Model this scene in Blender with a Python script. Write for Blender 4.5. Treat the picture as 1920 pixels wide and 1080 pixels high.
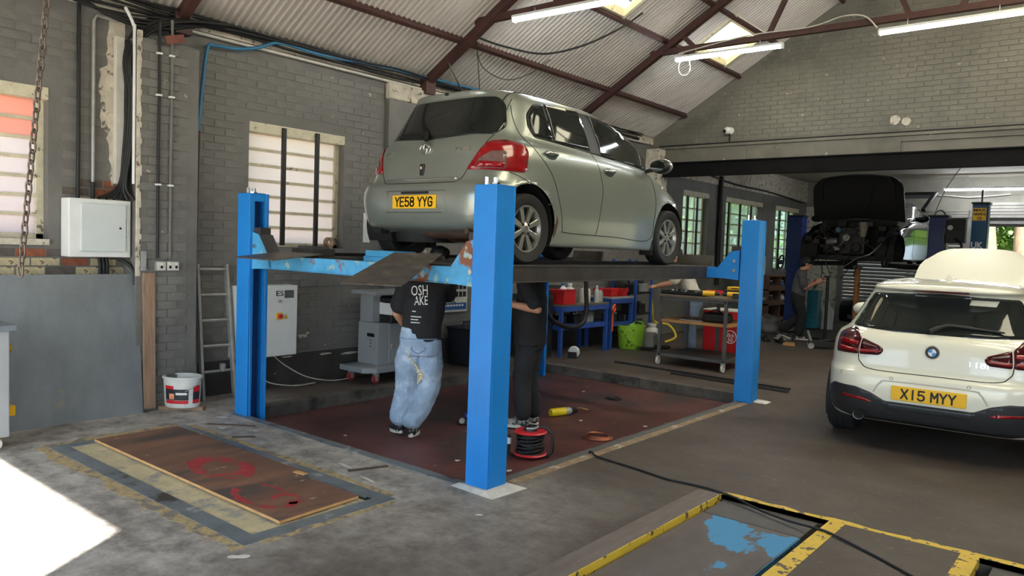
import bpy, bmesh, math, random
from mathutils import Vector, Matrix, noise
from mathutils.bvhtree import BVHTree

random.seed(7)
R = math.radians
PI = math.pi
scene = bpy.context.scene
COL = scene.collection
for o in list(bpy.data.objects):
    bpy.data.objects.remove(o)

# ------------------------------------------------------------------ camera
cam_data = bpy.data.cameras.new('camera')
cam_data.sensor_width = 36.0
cam_data.lens = 26.825
cam_data.clip_start = 0.05
cam_data.clip_end = 500
cam = bpy.data.objects.new('camera', cam_data)
COL.objects.link(cam)
YAW, PITCH, ROLL = R(39.42709), R(-3.15957), R(2.03031)
_f = Vector((-math.sin(YAW) * math.cos(PITCH), math.cos(YAW) * math.cos(PITCH), math.sin(PITCH)))
_r = Vector((math.cos(YAW), math.sin(YAW), 0))
_u = _r.cross(_f)
_r2 = math.cos(ROLL) * _r + math.sin(ROLL) * _u
_u2 = -math.sin(ROLL) * _r + math.cos(ROLL) * _u
_m = Matrix((_r2, _u2, -_f)).transposed().to_4x4()
_m.translation = Vector((0, 0, 1.58))
cam.matrix_world = _m
scene.camera = cam

# ------------------------------------------------------------------ world, sun, exposure
scene.view_settings.view_transform = 'Standard'
scene.view_settings.look = 'None'
scene.view_settings.gamma = 1
scene.view_settings.use_curve_mapping = False
scene.view_settings.exposure = 2.3
try:
    scene.cycles.max_bounces = 9
    scene.cycles.diffuse_bounces = 6
    scene.cycles.glossy_bounces = 4
    scene.cycles.transmission_bounces = 5
    scene.cycles.transparent_max_bounces = 10
    scene.cycles.sample_clamp_indirect = 6
    scene.cycles.use_denoising = True
except Exception:
    pass
world = bpy.data.worlds.new('sky')
scene.world = world
world.use_nodes = True
_nt = world.node_tree
_nt.nodes.clear()
_sky = _nt.nodes.new('ShaderNodeTexSky')
_sky.sky_type = 'HOSEK_WILKIE'
SUN_EL = R(41.5)
SUN_TRAVEL = Vector((-0.555, 0.832, -math.tan(SUN_EL))).normalized()
_sky.sun_direction = -SUN_TRAVEL
_sky.turbidity = 4.0
_sky.ground_albedo = 0.3
_bg = _nt.nodes.new('ShaderNodeBackground')
_bg.inputs['Strength'].default_value = 3.2
_out = _nt.nodes.new('ShaderNodeOutputWorld')
_nt.links.new(_sky.outputs[0], _bg.inputs[0])
_nt.links.new(_bg.outputs[0], _out.inputs[0])
sun_data = bpy.data.lights.new('sun', 'SUN')
sun_data.energy = 6.0
sun_data.angle = R(0.6)
sun_data.color = (1.0, 0.95, 0.86)
sun = bpy.data.objects.new('sun', sun_data)
sun.rotation_euler = SUN_TRAVEL.to_track_quat('-Z', 'Y').to_euler()
sun.location = (0, -3, 8)
COL.objects.link(sun)


# ------------------------------------------------------------------ materials
def lin(c):
    r = []
    for v in c[:3]:
        v /= 255.0
        r.append(v / 12.92 if v <= 0.04045 else ((v + 0.055) / 1.055) ** 2.4)
    return (r[0], r[1], r[2], 1.0)


MATS = {}


def M(name, col, rough=0.6, metal=0.0, var=0.12, vs=5.0, bump=0.0, bs=60.0, spots=None, coat=0.0, trans=None, spec=0.5, stretch=None, spots2=None):
    """principled material: base colour with noise variation, optional flake/stain spots and fine bump"""
    if name in MATS:
        return MATS[name]
    m = bpy.data.materials.new(name)
    m.use_nodes = True
    nt = m.node_tree
    n, L = nt.nodes, nt.links
    b = n['Principled BSDF']
    b.inputs['Roughness'].default_value = rough
    b.inputs['Metallic'].default_value = metal
    b.inputs['Specular IOR Level'].default_value = spec
    if coat:
        b.inputs['Coat Weight'].default_value = coat
        b.inputs['Coat Roughness'].default_value = 0.04
    if trans:
        b.inputs['Transmission Weight'].default_value = trans
    c = lin(col)
    tc = n.new('ShaderNodeTexCoord')
    src = tc.outputs['Object']
    if stretch:
        mp = n.new('ShaderNodeMapping')
        mp.inputs['Scale'].default_value = stretch
        L.new(src, mp.inputs[0])
        src = mp.outputs[0]
    last = None
    if var > 0:
        nz = n.new('ShaderNodeTexNoise')
        nz.inputs['Scale'].default_value = vs
        nz.inputs['Detail'].default_value = 6
        nz.inputs['Roughness'].default_value = 0.65
        L.new(src, nz.inputs['Vector'])
        rp = n.new('ShaderNodeValToRGB')
        rp.color_ramp.elements[0].position = 0.36
        rp.color_ramp.elements[1].position = 0.64
        rp.color_ramp.elements[0].color = (c[0] * (1 - var), c[1] * (1 - var), c[2] * (1 - var), 1)
        rp.color_ramp.elements[1].color = (min(1, c[0] * (1 + var)), min(1, c[1] * (1 + var)), min(1, c[2] * (1 + var)), 1)
        L.new(nz.outputs[0], rp.inputs[0])
        last = rp.outputs[0]
    for sp in (spots, spots2):
        if not sp:
            continue
        sc_, th, soft = sp[1], 0.5 + (sp[2] - 0.5) * 0.7, sp[3]
        nz = n.new('ShaderNodeTexNoise')
        nz.inputs['Scale'].default_value = sc_
        nz.inputs['Detail'].default_value = 8
        nz.inputs['Roughness'].default_value = 0.6
        L.new(src, nz.inputs['Vector'])
        rp = n.new('ShaderNodeValToRGB')
        rp.color_ramp.elements[0].position = th
        rp.color_ramp.elements[1].position = min(1, th + soft)
        L.new(nz.outputs[0], rp.inputs[0])
        mx = n.new('ShaderNodeMix')
        mx.data_type = 'RGBA'
        L.new(rp.outputs[0], mx.inputs[0])
        if last is None:
            mx.inputs[6].default_value = c
        else:
            L.new(last, mx.inputs[6])
        mx.inputs[7].default_value = lin(sp[0])
        last = mx.outputs[2]
    if last is None:
        b.inputs['Base Color'].default_value = c
    else:
        L.new(last, b.inputs['Base Color'])
    if bump > 0:
        nz = n.new('ShaderNodeTexNoise')
        nz.inputs['Scale'].default_value = bs
        nz.inputs['Detail'].default_value = 5
        L.new(src, nz.inputs['Vector'])
        bp = n.new('ShaderNodeBump')
        bp.inputs['Strength'].default_value = bump
        bp.inputs['Distance'].default_value = 0.01
        L.new(nz.outputs[0], bp.inputs['Height'])
        L.new(bp.outputs[0], b.inputs['Normal'])
    MATS[name] = m
    return m


def emis(name, col, strength):
    if name in MATS:
        return MATS[name]
    m = bpy.data.materials.new(name)
    m.use_nodes = True
    n = m.node_tree.nodes
    b = n['Principled BSDF']
    b.inputs['Base Color'].default_value = lin(col)
    b.inputs['Emission Color'].default_value = lin(col)
    b.inputs['Emission Strength'].default_value = strength
    MATS[name] = m
    return m


def frosted(name, col, clear=0.15, grid=0.0):
    """wired or obscured glass: mostly translucent with a little clear transmission"""
    m = bpy.data.materials.new(name)
    m.use_nodes = True
    nt = m.node_tree
    n, L = nt.nodes, nt.links
    n.clear()
    o = n.new('ShaderNodeOutputMaterial')
    t = n.new('ShaderNodeBsdfTranslucent')
    t.inputs['Color'].default_value = lin(col)
    p = n.new('ShaderNodeBsdfTransparent')
    p.inputs['Color'].default_value = lin(col)
    g = n.new('ShaderNodeBsdfGlossy')
    g.inputs['Roughness'].default_value = 0.25
    a = n.new('ShaderNodeMixShader')
    a.inputs[0].default_value = clear
    L.new(t.outputs[0], a.inputs[1])
    L.new(p.outputs[0], a.inputs[2])
    b = n.new('ShaderNodeMixShader')
    b.inputs[0].default_value = 0.06
    L.new(a.outputs[0], b.inputs[1])
    L.new(g.outputs[0], b.inputs[2])
    last = b
    if grid:
        tc = n.new('ShaderNodeTexCoord')
        w = []
        for ax in ('Y', 'Z'):
            wv = n.new('ShaderNodeTexWave')
            wv.wave_type = 'BANDS'
            wv.bands_direction = ax
            wv.inputs['Scale'].default_value = grid
            L.new(tc.outputs['Object'], wv.inputs['Vector'])
            w.append(wv)
        mxm = n.new('ShaderNodeMath')
        mxm.operation = 'MAXIMUM'
        L.new(w[0].outputs['Fac'], mxm.inputs[0])
        L.new(w[1].outputs['Fac'], mxm.inputs[1])
        gt = n.new('ShaderNodeMath')
        gt.operation = 'GREATER_THAN'
        gt.inputs[1].default_value = 0.97
        L.new(mxm.outputs[0], gt.inputs[0])
        ml = n.new('ShaderNodeMath')
        ml.operation = 'MULTIPLY'
        ml.inputs[1].default_value = 0.4
        L.new(gt.outputs[0], ml.inputs[0])
        d = n.new('ShaderNodeBsdfDiffuse')
        d.inputs['Color'].default_value = (0.12, 0.12, 0.12, 1)
        c = n.new('ShaderNodeMixShader')
        L.new(ml.outputs[0], c.inputs[0])
        L.new(b.outputs[0], c.inputs[1])
        L.new(d.outputs[0], c.inputs[2])
        last = c
    L.new(last.outputs[0], o.inputs[0])
    MATS[name] = m
    return m


# ------------------------------------------------------------------ mesh helpers
class MB:
    """collects primitive shapes and links them as one mesh object"""

    def __init__(s):
        s.v = []
        s.f = []

    def add(s, vs, fs):
        k = len(s.v)
        s.v += [tuple(p) for p in vs]
        s.f += [tuple(i + k for i in f) for f in fs]
        return s

    def box(s, x0, x1, y0, y1, z0, z1):
        return s.add([(x0, y0, z0), (x1, y0, z0), (x1, y1, z0), (x0, y1, z0), (x0, y0, z1), (x1, y0, z1), (x1, y1, z1), (x0, y1, z1)],
                     [(0, 3, 2, 1), (4, 5, 6, 7), (0, 1, 5, 4), (1, 2, 6, 5), (2, 3, 7, 6), (3, 0, 4, 7)])

    def hexa(s, p):
        return s.add(p, [(0, 3, 2, 1), (4, 5, 6, 7), (0, 1, 5, 4), (1, 2, 6, 5), (2, 3, 7, 6), (3, 0, 4, 7)])

    def bar(s, a, b, w, h, up=(0, 0, 1)):
        a, b = Vector(a), Vector(b)
        d = (b - a).normalized()
        up = Vector(up)
        if abs(d.dot(up)) > 0.98:
            up = Vector((0, 1, 0))
        x = d.cross(up).normalized() * (w / 2)
        y = x.cross(d).normalized() * (h / 2)
        return s.hexa([a - x - y, a + x - y, b + x - y, b - x - y, a - x + y, a + x + y, b + x + y, b - x + y])

    def cyl(s, a, b, r, n=12, r2=None, cap=True):
        a, b = Vector(a), Vector(b)
        r2 = r if r2 is None else r2
        d = (b - a).normalized()
        up = Vector((0, 0, 1)) if abs(d.z) < 0.95 else Vector((1, 0, 0))
        x = d.cross(up).normalized()
        y = d.cross(x)
        vs, fs = [], []
        for k in range(n):
            t = 2 * PI * k / n
            o = x * math.cos(t) + y * math.sin(t)
            vs += [a + o * r, b + o * r2]
        for k in range(n):
            j = (k + 1) % n
            fs.append((2 * k, 2 * j, 2 * j + 1, 2 * k + 1))
        if cap:
            fs.append(tuple(2 * k for k in range(n))[::-1])
            fs.append(tuple(2 * k + 1 for k in range(n)))
        return s.add(vs, fs)

    def tube(s, pts, r, n=8, closed=False, cap=True):
        pts = [Vector(p) for p in pts]
        N = len(pts)
        rr = r if isinstance(r, (list, tuple)) else [r] * N
        prev = None
        vs, fs = [], []
        for i, p in enumerate(pts):
            a = pts[i - 1] if (i > 0 or closed) else p
            b = pts[(i + 1) % N] if (i < N - 1 or closed) else p
            d = (b - a)
            d = d.normalized() if d.length > 1e-9 else Vector((0, 0, 1))
            if prev is None:
                up = Vector((0, 0, 1)) if abs(d.z) < 0.9 else Vector((1, 0, 0))
                x = d.cross(up).normalized()
            else:
                x = (prev - d * prev.dot(d))
                x = x.normalized() if x.length > 1e-6 else d.orthogonal().normalized()
            prev = x
            y = d.cross(x)
            for k in range(n):
                t = 2 * PI * k / n
                vs.append(p + (x * math.cos(t) + y * math.sin(t)) * rr[i])
        for i in range(N if closed else N - 1):
            j = (i + 1) % N
            for k in range(n):
                l = (k + 1) % n
                fs.append((i * n + k, i * n + l, j * n + l, j * n + k))
        if not closed and cap:
            fs.append(tuple(range(n))[::-1])
            fs.append(tuple((N - 1) * n + k for k in range(n)))
        return s.add(vs, fs)

    def lathe(s, prof, c=(0, 0, 0), n=24, axis='Z', sx=1.0, sy=1.0):
        """prof: list of (r, h)"""
        vs, fs = [], []
        m = len(prof)
        for k in range(n):
            t = 2 * PI * k / n
            for (r, h) in prof:
                a, b = r * math.cos(t) * sx, r * math.sin(t) * sy
                p = (a, b, h) if axis == 'Z' else ((h, a, b) if axis == 'X' else (b, h, a))
                vs.append((p[0] + c[0], p[1] + c[1], p[2] + c[2]))
        for k in range(n):
            j = (k + 1) % n
            for i in range(m - 1):
                fs.append((k * m + i, j * m + i, j * m + i + 1, k * m + i + 1))
        return s.add(vs, fs)

    def prism(s, poly, a, b, plane='XY'):
        """polygon extruded between a and b along the axis normal to plane"""
        n = len(poly)

        def P(u, v, w):
            return {'XY': (u, v, w), 'XZ': (u, w, v), 'YZ': (w, u, v)}[plane]
        vs = [P(u, v, a) for u, v in poly] + [P(u, v, b) for u, v in poly]
        fs = [tuple(range(n))[::-1], tuple(range(n, 2 * n))]
        for k in range(n):
            j = (k + 1) % n
            fs.append((k, j, n + j, n + k))
        return s.add(vs, fs)

    def ell(s, c, rx, ry, rz, n=14, m=9, rot=None):
        vs, fs = [], []
        c = Vector(c)
        for i in range(m + 1):
            a = PI * i / m
            for k in range(n):
                t = 2 * PI * k / n
                p = Vector((rx * math.sin(a) * math.cos(t), ry * math.sin(a) * math.sin(t), rz * math.cos(a)))
                if rot is not None:
                    p = rot @ p
                vs.append(c + p)
        for i in range(m):
            for k in range(n):
                l = (k + 1) % n
                fs.append((i * n + k, (i + 1) * n + k, (i + 1) * n + l, i * n + l))
        return s.add(vs, fs)

    def build(s, name, mat, parent=None, smooth=None, bev=0.0, fix=True, bseg=2):
        me = bpy.data.meshes.new(name)
        me.from_pydata(s.v, [], s.f)
        if fix:
            bm = bmesh.new()
            bm.from_mesh(me)
            bmesh.ops.remove_doubles(bm, verts=bm.verts, dist=1e-5)
            bmesh.ops.recalc_face_normals(bm, faces=bm.faces)
            bm.to_mesh(me)
            bm.free()
        return link(name, me, mat, parent, smooth, bev, bseg)


def link(name, me, mat, parent=None, smooth=None, bev=0.0, bseg=2):
    if mat is not None and len(me.materials) == 0:
        me.materials.append(mat)
    if smooth is not None:
        me.polygons.foreach_set('use_smooth', [True] * len(me.polygons))
        if smooth < 180:
            me.set_sharp_from_angle(angle=R(smooth))
    o = bpy.data.objects.new(name, me)
    COL.objects.link(o)
    if parent is not None:
        o.parent = parent
    if bev:
        b = o.modifiers.new('bevel', 'BEVEL')
        b.width = bev
        b.segments = bseg
        b.limit_method = 'ANGLE'
        b.angle_limit = R(40)
    return o


def tag(o, label=None, cat=None, group=None, kind=None):
    if label:
        o['label'] = label
    if cat:
        o['category'] = cat
    if group:
        o['group'] = group
    if kind:
        o['kind'] = kind
    return o


def thing(name, label, cat, loc=(0, 0, 0), rz=0.0, group=None, rot=None):
    o = bpy.data.objects.new(name, None)
    o.empty_display_size = 0.1
    COL.objects.link(o)
    o.location = loc
    o.rotation_euler = rot if rot else (0, 0, rz)
    return tag(o, label, cat, group)


def copy_tree(o, parent=None):
    c = o.copy()
    COL.objects.link(c)
    if parent is not None:
        c.parent = parent
    for ch in list(o.children):
        copy_tree(ch, c)
    return c


def struct(name, mb, mat, parent=None, smooth=None, bev=0.0):
    o = mb.build(name, mat, parent, smooth, bev)
    if parent is None:
        o['kind'] = 'structure'
    return o


def text_mesh(body, size, depth=0.002, bold=0.0, spacing=1.0, align='CENTER'):
    """flat lettering as a mesh in its own XY plane, centred"""
    cu = bpy.data.curves.new('lettering', 'FONT')
    cu.body = body
    cu.size = size
    cu.extrude = depth
    cu.offset = bold
    cu.space_character = spacing
    cu.align_x = align
    cu.align_y = 'CENTER'
    cu.resolution_u = 2
    t = bpy.data.objects.new('lettering', cu)
    COL.objects.link(t)
    dg = bpy.context.evaluated_depsgraph_get()
    me = bpy.data.meshes.new_from_object(t.evaluated_get(dg))
    bpy.data.objects.remove(t)
    bpy.data.curves.remove(cu)
    return me


def lettering(body, size, mat, parent, loc, xdir, ydir, name='lettering', width=None, depth=0.0012, bold=0.0, spacing=1.0, kind=None, mapf=None):
    """text with its reading direction along xdir and letter-up along ydir"""
    me = text_mesh(body, size, depth, bold, spacing)
    if width and len(me.vertices):
        xs = [v.co.x for v in me.vertices]
        k = width / max(1e-6, max(xs) - min(xs))
        mid = (max(xs) + min(xs)) / 2
        for v in me.vertices:
            v.co.x = (v.co.x - mid) * k
    x = Vector(xdir).normalized()
    y = Vector(ydir).normalized()
    z = x.cross(y)
    mt = Matrix((x, y, z)).transposed().to_4x4()
    mt.translation = Vector(loc)
    me.transform(mt)
    if mapf:
        for v in me.vertices:
            v.co = mapf(v.co)
    me.materials.clear()
    return link(name, me, mat, parent)


def smooth_path(pts, n=6, closed=False):
    """Catmull-Rom through points"""
    P = [Vector(p) for p in pts]
    out = []
    N = len(P)
    for i in range(N if closed else N - 1):
        a = P[(i - 1) % N] if (closed or i > 0) else P[0]
        b, c = P[i], P[(i + 1) % N]
        d = P[(i + 2) % N] if (closed or i < N - 2) else P[-1]
        for k in range(n):
            t = k / n
            out.append(0.5 * ((2 * b) + (c - a) * t + (2 * a - 5 * b + 4 * c - d) * t * t + (3 * b - a - 3 * c + d) * t ** 3))
    if not closed:
        out.append(P[-1])
    return out
# ================================================================== SETTING
m_wall = M('painted_brick_grey', (116, 114, 110), 0.62, var=0.13, vs=1.6, bump=0.35, bs=45, spots=((176, 168, 150), 9.0, 0.735, 0.02), spots2=((92, 90, 87), 2.2, 0.62, 0.2), spec=0.35)
m_joint = M('painted_joint_grey', (110, 108, 104), 0.7, var=0.15, vs=2.0, bump=0.3, bs=60)
m_gable = M('painted_brick_olive', (118, 114, 102), 0.6, var=0.16, vs=1.1, bump=0.4, bs=30, spots=((176, 168, 148), 9.0, 0.74, 0.02), spots2=((96, 93, 84), 1.4, 0.56, 0.15), spec=0.35)
m_white_flake = M('flaking_white_plaster', (196, 188, 172), 0.8, var=0.18, vs=9, bump=0.5, bs=30, spots=((110, 100, 90), 12, 0.6, 0.06))
m_cream = M('cream_painted_timber', (206, 198, 172), 0.6, var=0.12, vs=8, bump=0.15, bs=50, spots=((120, 108, 92), 14, 0.66, 0.05))
m_sheet = M('fibre_cement_sheet', (196, 190, 182), 0.75, var=0.07, vs=2.0)
m_truss = M('oxide_red_steel', (74, 46, 42), 0.6, var=0.2, vs=6, bump=0.1, bs=30)
m_black = M('matt_black_steel', (28, 27, 27), 0.55, var=0.2, vs=8)
m_beam = M('black_painted_girder', (20, 19, 20), 0.8, var=0.25, vs=4, bump=0.15, bs=25, spec=0.15)
m_plinth = M('dark_plinth_paint', (60, 56, 54), 0.7, var=0.25, vs=4, bump=0.4, bs=25, spots=((150, 140, 128), 6, 0.72, 0.03))
m_brickred = M('bare_red_brick', (142, 82, 60), 0.85, var=0.25, vs=12, bump=0.4, bs=50)
m_brickcream = M('limewashed_brick', (184, 172, 140), 0.85, var=0.2, vs=14, bump=0.4, bs=50, spots=((110, 84, 66), 12, 0.6, 0.05))
m_brickdark = M('sooty_brick', (92, 84, 78), 0.85, var=0.25, vs=12, bump=0.4, bs=50)
m_redfloor = M('worn_red_oxide_floor', (98, 60, 57), 0.5, var=0.28, vs=2.2, bump=0.2, bs=20, spots=((62, 54, 52), 1.3, 0.5, 0.14), spots2=((150, 138, 132), 7.0, 0.74, 0.03))
m_kerb = M('kerb_concrete', (96, 90, 84), 0.8, var=0.25, vs=5, bump=0.4, bs=30, spots=((52, 48, 46), 3, 0.52, 0.12))


def floor_material():
    m = bpy.data.materials.new('workshop_floor')
    m.use_nodes = True
    nt = m.node_tree
    n, L = nt.nodes, nt.links
    b = n['Principled BSDF']
    b.inputs['Roughness'].default_value = 0.62
    b.inputs['Specular IOR Level'].default_value = 0.35
    tc = n.new('ShaderNodeTexCoord')

    def nz(scale, detail=8, rough=0.65):
        k = n.new('ShaderNodeTexNoise')
        k.inputs['Scale'].default_value = scale
        k.inputs['Detail'].default_value = detail
        k.inputs['Roughness'].default_value = rough
        L.new(tc.outputs['Object'], k.inputs['Vector'])
        return k.outputs[0]

    def ramp(src, p0, p1, c0, c1):
        k = n.new('ShaderNodeValToRGB')
        k.color_ramp.elements[0].position = p0
        k.color_ramp.elements[1].position = p1
        k.color_ramp.elements[0].color = lin(c0)
        k.color_ramp.elements[1].color = lin(c1)
        L.new(src, k.inputs[0])
        return k.outputs[0]

    def mix(f, a, c):
        k = n.new('ShaderNodeMix')
        k.data_type = 'RGBA'
        L.new(f, k.inputs[0])
        L.new(a, k.inputs[6])
        if isinstance(c, tuple):
            k.inputs[7].default_value = lin(c)
        else:
            L.new(c, k.inputs[7])
        return k.outputs[2]
    # painted brown floor and bare, dusty concrete in the old pit corner
    brown = ramp(nz(1.3), 0.3, 0.7, (74, 65, 59), (98, 88, 81))
    conc = ramp(nz(5.5, 12, 0.75), 0.36, 0.66, (122, 116, 112), (202, 197, 190))
    sep = n.new('ShaderNodeSeparateXYZ')
    L.new(tc.outputs['Object'], sep.inputs[0])
    # worn line: mask = (-2.75 - X) + (3.75 - Y)*0 with noise
    big = nz(0.9, 5)
    a1 = n.new('ShaderNodeMath')
    a1.operation = 'MULTIPLY_ADD'
    L.new(big, a1.inputs[0])
    a1.inputs[1].default_value = 2.2
    L.new(sep.outputs['X'], a1.inputs[2])
    mx = n.new('ShaderNodeMapRange')
    mx.inputs['From Min'].default_value = -1.0
    mx.inputs['From Max'].default_value = -2.6
    L.new(a1.outputs[0], mx.inputs['Value'])
    my = n.new('ShaderNodeMapRange')
    my.inputs['From Min'].default_value = 4.6
    my.inputs['From Max'].default_value = 3.7
    L.new(sep.outputs['Y'], my.inputs['Value'])
    mm = n.new('ShaderNodeMath')
    mm.operation = 'MULTIPLY'
    L.new(mx.outputs[0], mm.inputs[0])
    L.new(my.outputs[0], mm.inputs[1])
    col = mix(mm.outputs[0], brown, conc)
    # cement dust, oil
    dust = ramp(nz(14, 12, 0.78), 0.56, 0.7, (0, 0, 0), (150, 150, 150))
    col = mix(dust, col, (172, 164, 156))
    oil = ramp(nz(0.75, 6), 0.52, 0.68, (0, 0, 0), (190, 190, 190))
    col = mix(oil, col, (66, 57, 52))
    chips = ramp(nz(38, 4), 0.71, 0.74, (0, 0, 0), (200, 200, 200))
    col = mix(chips, col, (186, 180, 172))
    L.new(col, b.inputs['Base Color'])
    bp = n.new('ShaderNodeBump')
    bp.inputs['Strength'].default_value = 0.35
    bp.inputs['Distance'].default_value = 0.01
    L.new(nz(24, 8), bp.inputs['Height'])
    L.new(bp.outputs[0], b.inputs['Normal'])
    return m


m_floor = floor_material()


def cells(u0, u1, v0, v1, holes):
    """rectangles covering [u0,u1]x[v0,v1] apart from the holes (hu0,hu1,hv0,hv1)"""
    us = sorted({u0, u1, *[h[0] for h in holes], *[h[1] for h in holes]})
    us = [u for u in us if u0 <= u <= u1]
    out = []
    for a, b in zip(us[:-1], us[1:]):
        mid = (a + b) / 2
        hs = sorted((max(v0, h[2]), min(v1, h[3])) for h in holes if h[0] < mid < h[1])
        v = v0
        for (p, q) in hs:
            if p > v:
                out.append((a, b, v, p))
            v = max(v, q)
        if v < v1:
            out.append((a, b, v, v1))
    return out


# ---- floor, recess of the four-post lift, scissor-lift pit
RX0, RX1, RY0, RY1, RZ = -6.24, -3.19, 3.70, 8.25, -0.11
PX0, PX1, PY0, PY1, PZ = -2.035, -1.345, 2.0, 4.72, -0.30
QX0, QX1 = -0.575, 0.15
OX0, OX1, OY0, OY1 = -5.93, -3.53, 2.20, 3.06      # old inspection pit under the plywood
fl = MB()
for (a, b, c, d) in cells(-7.2, 3.2, -1.3, 21.2, [(RX0, RX1, RY0, RY1), (PX0, PX1, PY0, PY1), (QX0, QX1, PY0, PY1), (OX0, OX1, OY0, OY1)]):
    fl.box(a, b, c, d, -0.4, 0)
fl.box(PX0, PX1, PY0, PY1, -0.45, PZ)
fl.box(QX0, QX1, PY0, PY1, -0.45, PZ)
fl.box(OX0, OX1, OY0, OY1, -0.45, -0.035)
floor = struct('floor', fl, m_floor)
rf = MB().box(RX0, RX1, RY0, RY1, -0.45, RZ).build('recess_floor', m_redfloor, floor)
kb = MB()
kb.box(RX0 - 0.004, RX0 + 0.006, 3.9, RY1, RZ, 0.001)
kb.box(RX0, RX1, RY1 - 0.006, RY1 + 0.004, RZ, 0.001)
kb.box(RX0 - 0.10, RX0, 3.9, RY1 + 0.1, -0.05, 0.004)
kb.box(RX0 - 0.10, RX1 - 0.1, RY1, RY1 + 0.12, -0.05, 0.004)
kb.build('kerb_edge', m_kerb, floor)

# ---- left wall with window openings
WX = -7.0
WIN = [(1.24, 2.44, 1.50, 2.74), (4.27, 5.46, 1.48, 2.74), (13.7, 14.85, 1.25, 2.80), (15.7, 17.75, 1.25, 2.80), (18.6, 20.2, 1.22, 2.80)]
wl = MB()
for (a, b, c, d) in cells(-1.3, 21.2, 0, 3.75, [(w[0], w[1], w[2], w[3]) for w in WIN]):
    wl.box(WX - 0.32, WX - 0.0042, a, b, c, d)
wall_left = struct('wall_left', wl, m_joint)


def brick_meshes(nrm):
    out = []
    for k in range(3):
        me = bpy.data.meshes.new('brick')
        w, h, d = 0.1085 - 0.001 * k, 0.0335, 0.011
        e = 0.0035
        pts = []
        for (du, dw) in ((0, -d), (-e, 0.0)):
            for (su, sv) in ((-1, -1), (1, -1), (1, 1), (-1, 1)):
                u, v = su * (w + du), sv * (h + du)
                pts.append((dw * nrm[0] + u * abs(nrm[1]), dw * nrm[1] + u * abs(nrm[0]), v))
        me.from_pydata(pts, [], [(4, 5, 6, 7), (0, 1, 5, 4), (1, 2, 6, 5), (2, 3, 7, 6), (3, 0, 4, 7)])
        bm = bmesh.new()
        bm.from_mesh(me)
        bmesh.ops.recalc_face_normals(bm, faces=bm.faces)
        for f in bm.faces:
            pass
        bm.to_mesh(me)
        bm.free()
        c = me.polygons[0].normal
        if c.dot(Vector((nrm[0], nrm[1], 0))) < 0:
            me.flip_normals()
        out.append(me)
    return out


def brick_slots(u0, u1, z0, z1, holes, pitch=0.225, course=0.075):
    out = []
    row = 0
    z = z0 + course / 2
    while z < z1 - 0.02:
        u = u0 + (pitch / 2 if row % 2 else 0) + pitch / 2
        while u < u1 - 0.1:
            ok = True
            for h in holes:
                if h[0] - 0.10 < u < h[1] + 0.10 and h[2] - 0.03 < z < h[3] + 0.03:
                    ok = False
                    break
            if ok:
                out.append((u, z))
            u += pitch
        row += 1
        z += course
    return out


def lay_bricks(parent, plane, slots, nrm, mats, single, seed):
    """plane: x or y position of the wall face; the first `single` slots become objects, the rest one joined part"""
    rnd = random.Random(seed)
    mes = brick_meshes(nrm)
    byx = abs(nrm[0]) > 0.5
    copies = {}
    vs, fs = [], []
    for i, (u, z) in enumerate(slots):
        off = rnd.uniform(-0.003, 0.0025)
        du = rnd.uniform(-0.003, 0.003)
        me = mes[rnd.randrange(3)]
        p = (plane + nrm[0] * off, u + du, z) if byx else (u + du, plane + nrm[1] * off, z)
        if i < single:
            mt = mats(u, z, rnd)
            key = (me.name, mt.name)
            if key not in copies:
                c = me.copy()
                c.materials.append(mt)
                copies[key] = c
            o = bpy.data.objects.new('brick', copies[key])
            COL.objects.link(o)
            o.parent = parent
            o.location = p
        else:
            k = len(vs)
            vs += [(v.co.x + p[0], v.co.y + p[1], v.co.z + p[2]) for v in me.vertices]
            fs += [tuple(j + k for j in f.vertices) for f in me.polygons]
    if vs:
        me = bpy.data.meshes.new('brickwork')
        me.from_pydata(vs, [], fs)
        o = link('brickwork', me, mats(0, 5, rnd), parent)
        o['kind'] = 'stuff'


def left_mats(u, z, rnd):
    if z < 5 and u < 3.06 and ((1.2 < z < 1.5) or (u > 2.50 and z < 2.0)):
        return rnd.choice([m_brickcream, m_brickdark, m_brickred, m_brickcream])
    return m_wall


holesL = [(w[0], w[1], w[2] - 0.03, w[3] + 0.1) for w in WIN]
sl = brick_slots(1.75, 12.3, 0.0, 3.40, holesL)
sl = [s for s in sl if not (s[1] < 1.15 and s[0] < 3.1) and not (3.0 < s[0] < 3.62) and not (6.0 < s[0] < 6.95 and s[1] < 3.3)]
sl.sort(key=lambda s: (s[0] ** 2 + (s[1] - 1.58) ** 2 * 0.4))
lay_bricks(wall_left, WX, sl, (1, 0), left_mats, 300, 3)

# piers under the trusses
pr = MB()
pr.box(WX, -6.752, 3.05, 3.60, 0, 3.26)
pier = pr.build('pier', m_joint, wall_left)
ps = brick_slots(3.05, 3.60, 0, 3.26, [], 0.18)
lay = MB()
rnd = random.Random(5)
for (u, z) in ps:
    o_ = rnd.uniform(-0.002, 0.003)
    lay.box(-6.76, -6.745 + o_, max(3.05, u - 0.086), min(3.60, u + 0.086), z - 0.0335, z + 0.0335)
pb = lay.build('brickwork', m_wall, wall_left)
pb['kind'] = 'stuff'
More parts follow.
